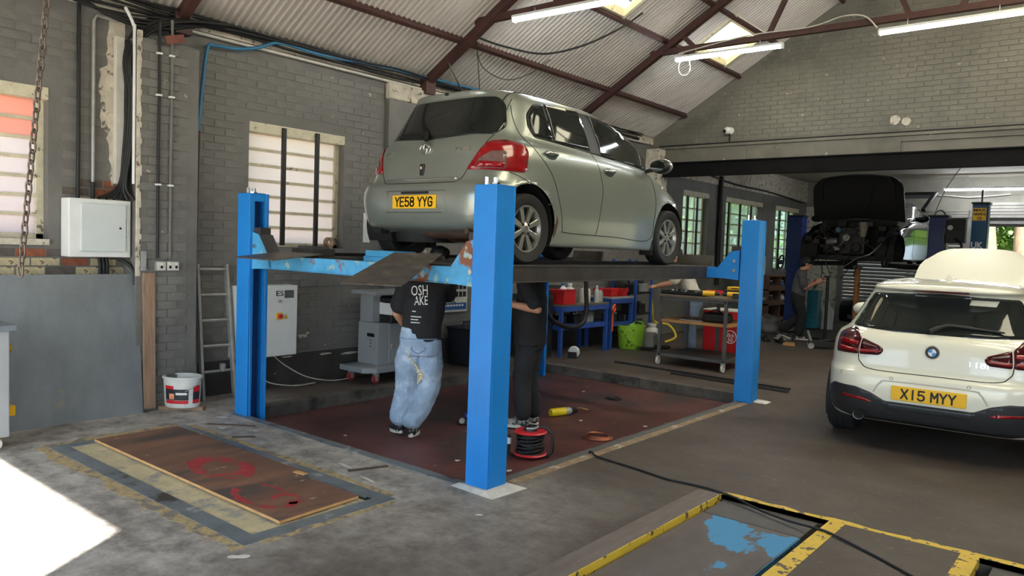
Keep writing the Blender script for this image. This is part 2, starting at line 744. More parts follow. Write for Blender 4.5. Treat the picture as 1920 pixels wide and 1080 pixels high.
# ragged white flaking down the near corner of the pier
fk = MB()
for k in range(46):
    z = 1.2 + k * 0.046
    wv = 0.02 + 0.02 * rnd.random()
    fk.box(-6.765, -6.742 + 0.002 * rnd.random(), 3.045, 3.045 + wv, z, z + 0.046)
fk.build('flaking_edge', m_white_flake, wall_left)
MB().box(WX, -6.94, 6.05, 6.85, 0, 3.26).build('pier', m_wall, wall_left)
cap = MB()
cap.box(WX, -6.92, 6.03, 6.87, 3.26, 3.45)
cap.build('pier_capital', m_white_flake, wall_left, bev=0.02)
wt = MB().box(WX - 0.1, WX + 0.012, -1.2, 12.4, 3.50, 3.62).build('wall_plate', m_white_flake, wall_left)
plh = MB().box(WX - 0.01, WX + 0.012, 3.62, 12.3, 0, 0.34).build('plinth', m_plinth, wall_left)
bt = MB().box(WX - 0.02, WX + 0.008, 12.6, 20.9, 3.02, 3.55).build('whitewashed_band', m_white_flake, wall_left)
# strip of bare white plaster where paint has come away beside the trunking
fz, poly = 1.98, []
left, zz = [], 1.98
while zz < 3.46:
    left.append((2.94 - 0.05 * abs(math.sin((zz - 1.98) * 2.0)) - (0.05 if 2.45 < zz < 3.0 else 0) + rnd.uniform(-0.018, 0.018), zz))
    zz += 0.045
poly = left + [(3.045, 3.46), (3.045, 1.98)]
MB().prism(poly, WX - 0.002, WX + 0.007, 'YZ').build('bare_plaster_strip', m_white_flake, wall_left)
# scars of missing paint on the lower wall
sc_ = MB()
for (y, z, w, h) in ((4.95, 0.52, 0.16, 0.05), (5.02, 0.55, 0.1, 0.03), (5.6, 0.28, 0.3, 0.03), (5.25, 0.3, 0.2, 0.025), (4.75, 0.31, 0.16, 0.02)):
    n_ = 9
    poly = []
    for k in range(n_):
        t = 2 * PI * k / n_
        q = rnd.uniform(0.6, 1.1)
        poly.append((y + w / 2 * math.cos(t) * q, z + h / 2 * math.sin(t) * q))
    sc_.prism(poly, WX - 0.002, WX + 0.014, 'YZ')
sc_.build('paint_scar', m_white_flake, wall_left)

# ---- windows
m_wired = frosted('wired_glass', (244, 240, 230), 0.10, 38.0)
m_wired_or = frosted('wired_glass_orange', (250, 206, 186), 0.05, 38.0)
m_clear = frosted('old_window_glass', (226, 236, 226), 0.55)


def window(n, w, cols, rows, glass, bars, deep=0.12, orange=0):
    y0, y1, z0, z1 = w
    root = bpy.data.objects.new('window_%d' % n, None)
    COL.objects.link(root)
    root.location = (WX, (y0 + y1) / 2, z0)
    root['kind'] = 'structure'
    W, H = y1 - y0, z1 - z0
    h = W / 2
    x = -deep
    fr = MB()
    fr.box(x - 0.04, 0.004, -h, h, H - 0.10, H)
    fr.box(x - 0.04, x + 0.02, -h, -h + 0.05, 0, H - 0.1)
    fr.box(x - 0.04, x + 0.02, h - 0.06, h, 0, H - 0.1)
    fr.box(x - 0.04, x + 0.02, -h, h, 0, 0.045)
    fr.build('window_frame', m_cream, root, bev=0.004)
    MB().box(x - 0.06, 0.03 if n < 3 else 0.01, -h, h, -0.05, 0.0).build('window_sill', m_wall if n > 1 else m_white_flake, root)
    for k in range(1, rows):
        z = 0.045 + (H - 0.145) * k / rows
        MB().box(x - 0.012, x + 0.022, -h + 0.05, h - 0.02, z - 0.014, z + 0.014).build('glazing_bar', m_cream, root)
    for k in range(1, cols):
        y = -h + 0.05 + (W - 0.11) * k / cols
        MB().box(x - 0.012, x + 0.018, y - 0.014, y + 0.014, 0.04, H - 0.1).build('glazing_bar', m_cream, root)
    for i in range(rows):
        for j in range(cols):
            a, b = 0.045 + (H - 0.145) * i / rows, 0.045 + (H - 0.145) * (i + 1) / rows
            c, d = -h + 0.05 + (W - 0.11) * j / cols, -h + 0.05 + (W - 0.11) * (j + 1) / cols
            g = glass
            if orange and i >= rows - orange:
                g = m_wired_or
            MB().box(x - 0.004, x + 0.0, c, d, a, b).build('pane', g, root)
    for f in bars:
        y = -h + W * f
        MB().box(0.0 if n < 3 else -0.06, 0.03 if n < 3 else -0.03, y - 0.022, y + 0.022, 0.02 if n == 2 else 0.0, H - 0.02).build('security_bar', m_black, root)
    return root


window(1, WIN[0], 1, 7, m_wired, [], orange=2)
window(2, WIN[1], 1, 7, m_wired, [0.33, 0.68])
window(3, WIN[2], 3, 6, m_clear, [0.25, 0.62], 0.14)
window(4, WIN[3], 4, 6, m_clear, [0.12, 0.42, 0.72], 0.14)
window(5, WIN[4], 3, 6, m_clear, [0.25, 0.62], 0.14)

# ---- gable wall over the opening to the rear bay
GY = 12.40
gw = MB()
gw.prism([(-7.0, 3.155), (3.0, 3.155), (3.0, 3.66), (-2.0, 6.66), (-7.0, 3.66)], GY + 0.0065, GY + 0.24, 'XZ')
wall_back = struct('wall_gable', gw, M('gable_joint_paint', (112, 108, 98), 0.65, var=0.14, vs=1.2, bump=0.3, bs=40))
gs = brick_slots(-6.98, 1.6, 3.42, 6.5, [])
gs = [s for s in gs if s[1] < 3.60 + 0.6 * (s[0] + 7.0 - 0.1) and s[1] < 3.6 + 0.6 * (3.0 - s[0])]
lay_bricks(wall_back, GY, gs, (0, -1), lambda u, z, r_: m_gable, 0, 11)
bd = MB()
bd.box(-6.9, 1.6, GY - 0.05, GY + 0.01, 3.40, 3.445)
bd.box(-6.9, 1.6, GY - 0.02, GY + 0.01, 3.32, 3.40)
bd.build('ledge', m_gable, wall_back, bev=0.004)
pk = MB()
pk.box(-6.86, -5.42, GY - 0.03, GY + 0.01, 3.165, 3.32)
pk.box(-5.2, -2.85, GY - 0.03, GY + 0.01, 3.165, 3.32)
pk.box(-5.42, -5.2, GY - 0.06, GY + 0.01, 3.16, 3.325)
pk.build('steel_packing', m_gable, wall_back, bev=0.004)
gb = MB()
gb.box(-6.85, 2.9, GY - 0.13, GY + 0.0, 2.905, 2.925)
gb.box(-6.85, 2.9, GY - 0.13, GY + 0.0, 3.135, 3.155)
gb.box(-6.85, 2.9, GY - 0.10, GY - 0.08, 2.925, 3.135)
girder = thing('steel_girder', 'long black steel girder carrying the gable wall', 'beam', (0, 0, 0))
girder.location = (-2, GY, 2.905)
_g = gb.build('girder', m_beam)
_g.data.transform(Matrix.Translation((2, -GY, -2.905)))
_g.parent = girder
for (x, z, r_) in ((-2.956, 3.645, 0.075), (-2.80, 3.615, 0.065)):
    poly = [(x + r_ * math.cos(t) * rnd.uniform(0.85, 1.05), z + r_ * math.sin(t) * rnd.uniform(0.85, 1.05)) for t in [2 * PI * k / 14 for k in range(14)]]
    MB().prism(poly, GY - 0.012, GY + 0.003, 'XZ').build('bare_plaster_patch', m_white_flake, wall_back)
brk = MB()
brk.box(-7.0, -6.72, GY - 0.25, GY + 0.1, 2.55, 3.4)
brk.build('broken_pier_end', m_white_flake, wall_left, bev=0.02)

# ---- roof
def roof_z(x):
    return 3.66 + 0.6 * (x + 7.0) if x < -2 else 3.66 + 0.6 * (3.0 - x)


ceiling = bpy.data.objects.new('ceiling', None)
COL.objects.link(ceiling)
ceiling['kind'] = 'structure'
PURX = [-7.15, -6.37, -5.41, -4.73, -3.80, -2.90, -2.0]
BAYS = [-1.3, 0.36, 3.52, 6.68, 9.85, 12.42]
sky_pane = frosted('yellowed_rooflight', (255, 246, 214), 0.0)


def rib_sheet(x0, x1, y0, y1):
    vs, fs = [], []
    n = max(1, round((y1 - y0) / 0.075))
    st = (y1 - y0) / n
    prof = []
    for k in range(n):
        y = y0 + k * st
        prof += [(y, 0), (y + st * 0.62, 0), (y + st * 0.70, 0.022), (y + st * 0.88, 0.022)]
    prof.append((y1, 0))
    sgn = 1 if x0 < -2 - 1e-6 else -1
    for (y, d) in prof:
        for x in (x0, x1):
            z = roof_z(x)
            vs.append((x + 0.6 * d * 0.86 * sgn, y, z - d * 0.86))
    for k in range(len(prof) - 1):
        fs.append((2 * k, 2 * k + 1, 2 * k + 3, 2 * k + 2))
    return vs, fs


sky_l = [(3, 2, 10.58, 11.74), (2, 2, 7.55, 8.62), (4, 2, 10.58, 11.74)]
for bi in range(5):
    y0, y1 = BAYS[bi], BAYS[bi + 1]
    for ri in range(6):
        segs = [(y0, y1)]
        pane = None
        for (sb, sr, a, b) in ((4, 2, 10.58, 11.74), (3, 2, 7.55, 8.62)):
            if sb == bi and sr == ri:
                segs = [(y0, a), (b, y1)]
                pane = (a, b)
        for (a, b) in segs:
            mb = MB()
            mb.add(*rib_sheet(PURX[ri], PURX[ri + 1], a, b))
            mb.build('roof_sheet', m_sheet, ceiling, fix=False)
        if pane:
            xa, xb = PURX[ri], PURX[ri + 1]
            za, zb = roof_z(xa), roof_z(xb)
            a, b = pane
            q = MB()
            q.hexa([(xa, a, za + 0.03), (xb, a, zb + 0.03), (xb, b, zb + 0.03), (xa, b, za + 0.03), (xa, a, za + 0.036), (xb, a, zb + 0.036), (xb, b, zb + 0.036), (xa, b, za + 0.036)])
            q.build('rooflight_pane', sky_pane, ceiling)
            fr = MB()
            for yy in (a, b):
                fr.bar((xa, yy, za), (xb, yy, zb), 0.06, 0.1)
            fr.bar((xa + 0.03, a, za + 0.02), (xa + 0.03, b, za + 0.02), 0.07, 0.1)
            fr.bar((xb - 0.05, a, zb - 0.03), (xb - 0.05, b, zb - 0.03), 0.08, 0.1)
            fr.build('rooflight_frame', m_cream, ceiling)
        # the other slope, out of view, keeps the room closed; rooflights in two of its bays
    if bi in (0, 3, 4):
        continue
for bi in range(5):
    y0, y1 = BAYS[bi], BAYS[bi + 1]
    XR = [-2.0, -1.1, -0.2, 1.0, 2.2, 3.15]
    for ri in range(5):
        if bi in (2, 3, 4) and ri in (1, 2):
            a, b = y0 + 0.9, y1 - 0.7
            for (p, q_) in ((y0, a), (b, y1)):
                MB().add(*rib_sheet(XR[ri], XR[ri + 1], p, q_)).build('roof_sheet', m_sheet, ceiling, fix=False)
            za, zb = roof_z(XR[ri]), roof_z(XR[ri + 1])
            MB().add([(XR[ri], a, za), (XR[ri + 1], a, zb), (XR[ri + 1], b, zb), (XR[ri], b, za)], [(0, 1, 2, 3)]).build('rooflight_pane', sky_pane, ceiling, fix=False)
        else:
            MB().add(*rib_sheet(XR[ri], XR[ri + 1], y0, y1)).build('roof_sheet', m_sheet, ceiling, fix=False)
for (i, x) in enumerate(PURX[1:] + [-1.1, -0.2, 1.0, 2.2]):
    z = roof_z(x) - 0.055
    MB().bar((x, -1.2, z), (x, GY, z), 0.05, 0.085, (0.5 if x < -2 else -0.5, 0, -0.86)).build('purlin', m_truss, ceiling)
for (y, tx, tz) in ((0.36, -6.0, 4.2), (3.52, -6.0, 4.2), (6.66, -6.15, 4.165), (9.87, -5.66, 4.415)):
    t = MB()
    t.bar((-7.05, y, roof_z(-7.05) - 0.13), (-2.0, y, roof_z(-2.0) - 0.13), 0.085, 0.10)
    t.bar((3.05, y, roof_z(3.05) - 0.13), (-2.0, y, roof_z(-2.0) - 0.13), 0.085, 0.10)
    t.build('rafter', m_truss, ceiling)
    MB().bar((tx, y, tz), (-4 - tx, y, tz), 0.07, 0.075).build('tie_beam', m_truss, ceiling)
    w_ = MB()
    for sx in (0, 1):
        mir = (lambda x: x) if sx == 0 else (lambda x: -4 - x)
        w_.bar((mir(-3.95), y, tz), (mir(-3.35), y, roof_z(-3.35) - 0.15), 0.05, 0.06)
        w_.bar((mir(-4.97), y, tz), (mir(-5.17), y, roof_z(-5.17) - 0.15), 0.05, 0.06)
        w_.bar((mir(-2.26), y, tz), (mir(-2.9), y, roof_z(-2.9) - 0.2), 0.05, 0.06)
    w_.build('truss_web', m_truss, ceiling)
    MB().box(-7.02, -6.88, y - 0.08, y + 0.08, roof_z(-7) - 0.25, roof_z(-7) - 0.05).build('rafter_shoe', m_truss, ceiling)

# ---- front wall behind the camera, with one open doorway, another added for more daylight; right wall
m_plain = M('plain_wall_paint', (120, 117, 108), 0.7, var=0.12, vs=2)
FY = -1.0
LINT = 3.20
fw_ = MB()
for (a, b, c, d) in cells(-7.2, 3.2, 0, 3.66, [(-6.55, -2.08, 0, LINT), (-1.0, 2.9, 0, LINT)]):
    fw_.box(a, b, FY - 0.25, FY, c, d)
fw_.prism([(-7.0, 3.66), (3.0, 3.66), (-2.0, 6.66)], FY - 0.25, FY, 'XZ')
struct('wall_front', fw_, m_plain)
rw = MB()
for (a, b, c, d) in cells(-1.25, 21.2, 0, 3.66, [(1.5, 4.5, 1.2, 2.8)]):
    rw.box(3.0, 3.25, a, b, c, d)
struct('wall_right', rw, m_plain)

# ---- rear bay: ceiling, back wall, roller shutters
BY = 20.8
struct('ceiling_rear', MB().box(-7.2, 3.2, GY + 0.2, BY + 0.3, 3.56, 3.7), M('rear_ceiling_board', (176, 168, 156), 0.8, var=0.08, vs=2))
bw = MB()
for (a, b, c, d) in cells(-7.2, 3.2, 0, 3.6, [(-6.1, -3.2, 0, 2.78), (-2.92, 0.6, 0, 2.95)]):
    bw.box(a, b, BY, BY + 0.3, c, d)
m_backwall = M('pale_grey_painted_block', (132, 128, 118), 0.75, var=0.12, vs=2.5, bump=0.3, bs=30)
wall_rear = struct('wall_rear', bw, m_backwall)
cs = MB()
z = 2.98
while z < 3.5:
    cs.box(-6.9, 1.0, BY - 0.006, BY, z, z + 0.068)
    z += 0.076
cs.build('block_course', m_backwall, wall_rear)
MB().box(-7.0, -6.1, BY - 0.02, BY, 0, 2.9).build('whitewashed_pier', m_white_flake, wall_rear)
m_slat = M('galvanised_shutter_slat', (150, 146, 138), 0.42, 0.35, var=0.12, vs=5)
m_guide = M('shutter_guide_grey', (120, 118, 114), 0.5, 0.3, var=0.1, vs=4)


def shutter(label, x0, x1, zb, zt, house):
    root = thing('roller_shutter', label, 'shutter', ((x0 + x1) / 2, BY + 0.1, 0))
    h = (x1 - x0) / 2
    me = None
    z = zb
    while z < zt:
        if me is None:
            sl_ = MB()
            prof = [(-0.008, 0), (-0.03, 0.018), (-0.038, 0.045), (-0.03, 0.072), (-0.008, 0.088)]
            vs, fs = [], []
            for x in (-h, h):
                vs += [(x, p, q) for p, q in prof]
            n_ = len(prof)
            for k in range(n_ - 1):
                fs.append((k, n_ + k, n_ + k + 1, k + 1))
            sl_.add(vs, fs)
            o = sl_.build('slat', m_slat, root, smooth=60, fix=False)
            me = o.data
        else:
            o = bpy.data.objects.new('slat', me)
            COL.objects.link(o)
            o.parent = root
        o.location = (0, -0.06, z)
        z += 0.09
    for sx in (-1, 1):
        MB().box(sx * h - 0.06, sx * h + 0.06, -0.16, 0.0, 0, zt + 0.1).build('guide_rail', m_guide, root)
    hb = MB()
    for k in range(5):
        hb.box(-h - 0.02, h + 0.02, -0.26 + 0.012 * (k % 2), 0.02, house[0] + (house[1] - house[0]) * k / 5, house[0] + (house[1] - house[0]) * (k + 1) / 5 - 0.012)
    hb.build('housing', m_slat, root)
    MB().box(-h, h, -0.17, -0.02, house[0] - 0.14, house[0]).build('bottom_rail', m_guide, root)
    return root


shutter('closed galvanised roller shutter behind the lifted dark car', -6.05, -3.22, 0.0, 2.55, (2.62, 2.80))
shutter('half-raised roller shutter above the doorway showing trees', -2.92, 0.6, 2.42, 2.6, (2.62, 2.98))
# ================================================================== FOUR-POST LIFT
m_blue = M('lift_blue_paint', (20, 128, 210), 0.42, var=0.07, vs=3, bump=0.05, bs=20, spots=((16, 88, 156), 9, 0.80, 0.03), spec=0.5)
m_bluedark = M('lift_channel_blue', (26, 58, 110), 0.5, var=0.2, vs=6)
m_bluerust = M('worn_lift_blue', (74, 158, 206), 0.6, var=0.2, vs=4, bump=0.25, bs=25, spots=((128, 76, 50), 3.4, 0.57, 0.05), spots2=((150, 176, 170), 9, 0.62, 0.05))
m_steelplate = M('scuffed_steel_plate', (92, 86, 80), 0.5, 0.45, var=0.25, vs=5, bump=0.2, bs=30, spots=((130, 118, 104), 4, 0.58, 0.1), stretch=(1, 4, 1))
m_runway = M('greasy_runway_steel', (62, 58, 56), 0.55, 0.3, var=0.25, vs=5, bump=0.15, bs=30)
m_chrome = M('bright_steel', (200, 200, 198), 0.25, 1.0, var=0.05)

lift = thing('four_post_lift', 'bright blue four-post car lift carrying the silver hatchback', 'car lift', (-4.64, 5.83, RZ))
LX, LY, LZ = -4.64, 5.83, RZ


def lz(mb):
    mb.v = [(x - LX, y - LY, z - LZ) for x, y, z in mb.v]
    return mb


def post(x0, y0, top, inward, bottom):
    """C-section post 0.19 square, its slot facing inward (+1 = +X)"""
    s = 0.19
    x1, y1 = x0 + s, y0 + s
    t = 0.03
    mb = MB()
    mb.box(x0, x1, y0, y0 + t, bottom, top)          # near web
    mb.box(x0, x1, y1 - t, y1, bottom, top)          # far web
    if inward > 0:
        mb.box(x0, x0 + t, y0 + t, y1 - t, bottom, top)
        xi = x1
        mb.box(x1 - 0.012, x1, y0 + t, y0 + 0.045, bottom, top)
        mb.box(x1 - 0.012, x1, y1 - 0.045, y1 - t, bottom, top)
        mb.box(x1 - 0.012, x1, y0 + 0.045, y1 - 0.045, top - 0.07, top)
    else:
        mb.box(x1 - t, x1, y0 + t, y1 - t, bottom, top)
        mb.box(x0, x0 + 0.012, y0 + t, y0 + 0.045, bottom, top)
        mb.box(x0, x0 + 0.012, y1 - 0.045, y1 - t, bottom, top)
        mb.box(x0, x0 + 0.012, y0 + 0.045, y1 - 0.045, top - 0.07, top)
    mb.box(x0 + 0.002, x1 - 0.002, y0 + 0.002, y1 - 0.002, top - 0.012, top - 0.001)
    p = lz(mb).build('post', m_blue, lift, bev=0.004)
    inn = MB().box(x0 + t, x1 - t, y0 + t + 0.001, y1 - t - 0.001, bottom, top - 0.02)
    if inward > 0:
        inn = MB().box(x0 + t, x0 + t + 0.06, y0 + t + 0.001, y1 - t - 0.001, bottom, top - 0.02)
    else:
        inn = MB().box(x1 - t - 0.06, x1 - t, y0 + t + 0.001, y1 - t - 0.001, bottom, top - 0.02)
    lz(inn).build('channel_liner', m_bluedark, p)
    b = MB()
    cx, cy = (x0 + x1) / 2, (y0 + y1) / 2
    b.cyl((cx, cy, top), (cx, cy, top + 0.05), 0.017, 8)
    b.cyl((cx, cy, top), (cx, cy, top + 0.018), 0.03, 6)
    b.cyl((cx - 0.06, cy - 0.02, top), (cx - 0.06, cy - 0.02, top + 0.055), 0.014, 8)
    lz(b).build('cable_anchor_bolt', m_chrome, p, smooth=40)
    return p


post(-6.157, 3.655, 1.957, 1, RZ)
post(-3.32, 3.625, 1.963, -1, RZ)
post(-3.30, 7.83, 1.94, -1, RZ)
post(-6.157, 7.83, 1.94, 1, RZ)
# cement haunching round the near posts
hc = MB()
hc.hexa([(-3.42, 3.55, -0.01), (-2.98, 3.53, -0.01), (-2.96, 3.92, -0.01), (-3.16, 3.84, -0.01), (-3.36, 3.61, 0.02), (-3.12, 3.6, 0.02), (-3.10, 3.84, 0.02), (-3.14, 3.83, 0.02)])
m_cement = M('white_cement', (206, 202, 194), 0.9, var=0.12, vs=12, bump=0.4, bs=60)
hc.build('cement_haunch', m_cement, floor)
MB().hexa([(-3.18, 7.9, -0.01), (-2.95, 7.9, -0.01), (-2.95, 8.1, -0.01), (-3.15, 8.1, -0.01), (-3.15, 7.93, 0.015), (-3.02, 7.94, 0.015), (-3.02, 8.05, 0.015), (-3.13, 8.05, 0.015)]).build('cement_haunch', m_cement, floor)


def crossbeam(yc, mat):
    x0, x1 = -6.03, -3.26
    mb = MB()
    mb.box(x0, x1, yc - 0.045, yc + 0.045, 1.315, 1.425)
    mb.box(x0, x1, yc - 0.055, yc + 0.055, 1.31, 1.318)
    bm_ = lz(mb).build('cross_beam', mat, lift, bev=0.006)
    for (xe, sg) in ((-5.965, 1), (-3.325, -1)):
        g = MB()
        poly = [(xe, 1.30), (xe + sg * 0.26, 1.315), (xe + sg * 0.24, 1.43), (xe + sg * 0.10, 1.60), (xe, 1.62)]
        g.prism(poly, yc - 0.066, yc - 0.05, 'XZ')
        g.prism(poly, yc + 0.05, yc + 0.066, 'XZ')
        lz(g).build('gusset_plate', mat, bm_)
        g = MB()
        g.hexa([(xe + sg * 0.235, yc - 0.064, 1.42), (xe + sg * 0.25, yc - 0.064, 1.42), (xe + sg * 0.25, yc + 0.064, 1.42), (xe + sg * 0.235, yc + 0.064, 1.42),
                (xe + sg * 0.095, yc - 0.064, 1.60), (xe + sg * 0.11, yc - 0.064, 1.60), (xe + sg * 0.11, yc + 0.064, 1.60), (xe + sg * 0.095, yc + 0.064, 1.60)])
        g.box(xe - sg * 0.01, xe + sg * 0.1, yc - 0.05, yc + 0.05, 1.60, 1.66)
        lz(g).build('slide_block', m_runway, bm_)
        for (dx, dz) in ((0.05, 1.40), (0.05, 1.50)):
            bl = MB()
            bl.cyl((xe + sg * dx, yc - 0.066, dz), (xe + sg * dx, yc - 0.085, dz), 0.018, 10)
            lz(bl).build('bolt', m_chrome, bm_, smooth=40)


crossbeam(3.75, m_bluerust)
crossbeam(7.925, m_blue)
for (xa, xb) in ((-4.18, -3.70), (-5.65, -5.17)):
    r_ = MB()
    r_.box(xa, xb, 3.80, 8.10, 1.412, 1.433)
    r_.box(xa, xa + 0.03, 3.80, 8.10, 1.30, 1.412)
    r_.box(xb - 0.03, xb, 3.80, 8.10, 1.30, 1.412)
    r_.box(xa - 0.02, xa + 0.04, 3.80, 8.10, 1.296, 1.306)
    r_.box(xb - 0.04, xb + 0.02, 3.80, 8.10, 1.296, 1.306)
    rw_ = lz(r_).build('runway', m_runway, lift, bev=0.003)
    sr = MB()
    sr.box(xa + 0.04, xa + 0.07, 3.9, 8.0, 1.433, 1.462)
    lz(sr).build('jacking_rail', m_runway, rw_)
    st_ = MB().hexa([(xa + 0.02, 8.04, 1.433), (xb - 0.02, 8.04, 1.433), (xb - 0.02, 8.09, 1.433), (xa + 0.02, 8.09, 1.433), (xa + 0.02, 8.07, 1.55), (xb - 0.02, 8.07, 1.55), (xb - 0.02, 8.10, 1.55), (xa + 0.02, 8.10, 1.55)])
    lz(st_).build('wheel_stop', m_steelplate, rw_)
# two folding drive-on ramps: the nearer one stands steeper than the other
q = MB().hexa([(-4.33, 3.37, 1.272), (-3.70, 3.37, 1.29), (-3.74, 3.77, 1.502), (-4.235, 3.77, 1.492), (-4.33, 3.367, 1.280), (-3.70, 3.367, 1.298), (-3.74, 3.765, 1.510), (-4.235, 3.765, 1.50)])
lz(q).build('drive_on_ramp', m_steelplate, lift)
q = MB().hexa([(-5.74, 3.37, 1.402), (-5.17, 3.37, 1.398), (-5.13, 3.80, 1.452), (-5.68, 3.80, 1.458), (-5.74, 3.37, 1.410), (-5.17, 3.37, 1.406), (-5.13, 3.80, 1.460), (-5.68, 3.80, 1.466)])
lz(q).build('drive_on_ramp', m_steelplate, lift)
for (xa, xb, z) in ((-4.2, -3.74, 1.475), (-5.66, -5.15, 1.448)):
    lz(MB().cyl((xa, 3.79, z), (xb, 3.79, z), 0.016, 8)).build('ramp_hinge', m_runway, lift)
# jacking beam tray between the runways with a rusty blue carriage
jb = MB()
jb.box(-5.16, -4.19, 4.25, 4.45, 1.40, 1.45)
jb.box(-5.10, -4.75, 4.22, 4.48, 1.45, 1.50)
lz(jb).build('jacking_beam', m_bluerust, lift, bev=0.004)
ft = MB()
ft.box(-5.64, -5.35, 3.86, 4.10, 1.433, 1.50)
ft.cyl((-5.6, 3.9, 1.5), (-5.38, 4.05, 1.5), 0.02, 8)
lz(ft).build('turntable', m_runway, lift, bev=0.006)
# ================================================================== CAR BUILDING
def interp(prof, y):
    if not isinstance(prof, (list, tuple)):
        return prof
    if y <= prof[0][0]:
        return prof[0][1]
    for (a, za), (b, zb) in zip(prof[:-1], prof[1:]):
        if y <= b:
            t = (y - a) / (b - a)
            t = t * t * (3 - 2 * t)
            return za + (zb - za) * t
    return prof[-1][1]


def resample(pts, n):
    L = [0.0]
    for a, b in zip(pts[:-1], pts[1:]):
        L.append(L[-1] + (Vector(b) - Vector(a)).length)
    out = []
    j = 0
    for k in range(n + 1):
        s = L[-1] * k / n
        while j < len(L) - 2 and L[j + 1] < s:
            j += 1
        d = L[j + 1] - L[j]
        t = (s - L[j]) / d if d > 1e-9 else 0
        out.append(Vector(pts[j]).lerp(Vector(pts[j + 1]), t))
    return out


def ring_points(ring, taper, nb=16, ns=104, nf=14):
    W, yr, yf, er, ef, zp = ring
    ym = (yr + yf) / 2

    def quarter(y_end, e, t0, t1, n=60):
        o = []
        for k in range(n + 1):
            t = t0 + (t1 - t0) * k / n
            o.append((W * max(0, math.sin(t)) ** (2 / e), ym - (ym - y_end) * max(0, math.cos(t)) ** (2 / e), 0))
        return o
    rear = resample(quarter(yr, er, 0, PI / 4), nb)
    s1 = quarter(yr, er, PI / 4, PI / 2)
    s2 = quarter(yf, ef, PI / 4, PI / 2)[::-1]
    side = resample(s1 + s2[1:], ns)
    front = resample(quarter(yf, ef, 0, PI / 4)[::-1], nf)
    pts = rear[:-1] + side[:-1] + front
    out = []
    for p in pts:
        k = interp(taper, p.y) if taper else 1.0
        out.append(Vector((p.x * k, p.y, interp(zp, p.y))))
    return out


def car_body(rings, taper=None, sub=6, arches=(), ns=104, cut=None):
    """half shell from perimeter rings, bottom to top, mirrored; wheel arches snapped and cut"""
    RP = [ring_points(r, taper, ns=ns) for r in rings]
    n = len(RP[0])
    rows = []
    K = len(RP)
    for k in range(K - 1):
        a, b, c, d = RP[max(0, k - 1)], RP[k], RP[k + 1], RP[min(K - 1, k + 2)]
        for s in range(sub):
            t = s / sub
            row = []
            for i in range(n):
                p0, p1, p2, p3 = a[i], b[i], c[i], d[i]
                # centripetal tangents keep uneven rings from overshooting
                d1 = max(1e-4, (p1 - p0).length) ** 0.5
                d2 = max(1e-4, (p2 - p1).length) ** 0.5
                d3 = max(1e-4, (p3 - p2).length) ** 0.5
                m1 = ((p1 - p0) / d1 - (p2 - p0) / (d1 + d2) + (p2 - p1) / d2) * d2 if k > 0 else (p2 - p1)
                m2 = ((p2 - p1) / d2 - (p3 - p1) / (d2 + d3) + (p3 - p2) / d3) * d2 if k < K - 2 else (p2 - p1)
                h = (2 * t ** 3 - 3 * t * t + 1) * p1 + (t ** 3 - 2 * t * t + t) * m1 + (-2 * t ** 3 + 3 * t * t) * p2 + (t ** 3 - t * t) * m2
                row.append(h)
            rows.append(row)
    rows.append(RP[-1])
    vs, fs = [], []
    m = len(rows)
    for row in rows:
        vs += row
    half = len(vs)
    for j in range(m - 1):
        for i in range(n - 1):
            fs.append((j * n + i, j * n + i + 1, (j + 1) * n + i + 1, (j + 1) * n + i))
    # snap to wheel arches
    for (yc, zc, ra) in arches:
        for p in vs:
            if p.x > 0.4:
                dy, dz = p.y - yc, p.z - zc
                d = math.hypot(dy, dz)
                if 1e-3 < d and abs(d - ra) < 0.022:
                    p.y = yc + dy / d * ra
                    p.z = zc + dz / d * ra
    keep = []
    for f in fs:
        c = sum((vs[i] for i in f), Vector()) / 4
        if cut and cut(c):
            continue
        if any(c.x > 0.35 and math.hypot(c.y - yc, c.z - zc) < ra - 0.003 for (yc, zc, ra) in arches):
            continue
        keep.append(f)
    V = [tuple(p) for p in vs] + [(-p.x, p.y, p.z) for p in vs]
    F = keep + [tuple(i + half for i in f[::-1]) for f in keep]
    me = bpy.data.meshes.new('body')
    me.from_pydata(V, [], F)
    bm = bmesh.new()
    bm.from_mesh(me)
    bmesh.ops.remove_doubles(bm, verts=bm.verts, dist=0.0008)
    bmesh.ops.dissolve_degenerate(bm, edges=bm.edges, dist=1e-5)
    loose = [v for v in bm.verts if not v.link_faces]
    bmesh.ops.delete(bm, geom=loose, context='VERTS')
    bmesh.ops.recalc_face_normals(bm, faces=bm.faces)
    bm.faces.ensure_lookup_table()
    top = max(bm.faces, key=lambda f: f.calc_center_median().z)
    if top.normal.z < 0:
        bmesh.ops.reverse_faces(bm, faces=bm.faces)
    bm.to_mesh(me)
    tree = BVHTree.FromBMesh(bm)
    bm.free()
    return me, tree


def cast(tree, p, d, off):
    d = Vector(d).normalized()
    p = Vector(p)
    h = tree.ray_cast(p - d * 6, d)
    if h[0] is None:
        h = tree.find_nearest(p)
    nrm = h[1]
    if nrm.dot(d) > 0:
        nrm = -nrm
    return h[0] + nrm * off, nrm


def rounded(pts, r, n=4):
    """round the corners of a 3-D polygon"""
    P = [Vector(p) for p in pts]
    out = []
    N = len(P)
    for i in range(N):
        a, b, c = P[i - 1], P[i], P[(i + 1) % N]
        ra = min(r, (a - b).length * 0.45)
        rc = min(r, (c - b).length * 0.45)
        p, q = b + (a - b).normalized() * ra, b + (c - b).normalized() * rc
        for k in range(n + 1):
            t = k / n
            out.append((1 - t) ** 2 * p + 2 * t * (1 - t) * b + t * t * q)
    return out


def mirror(pts):
    return [(-p[0], p[1], p[2]) for p in pts][::-1]


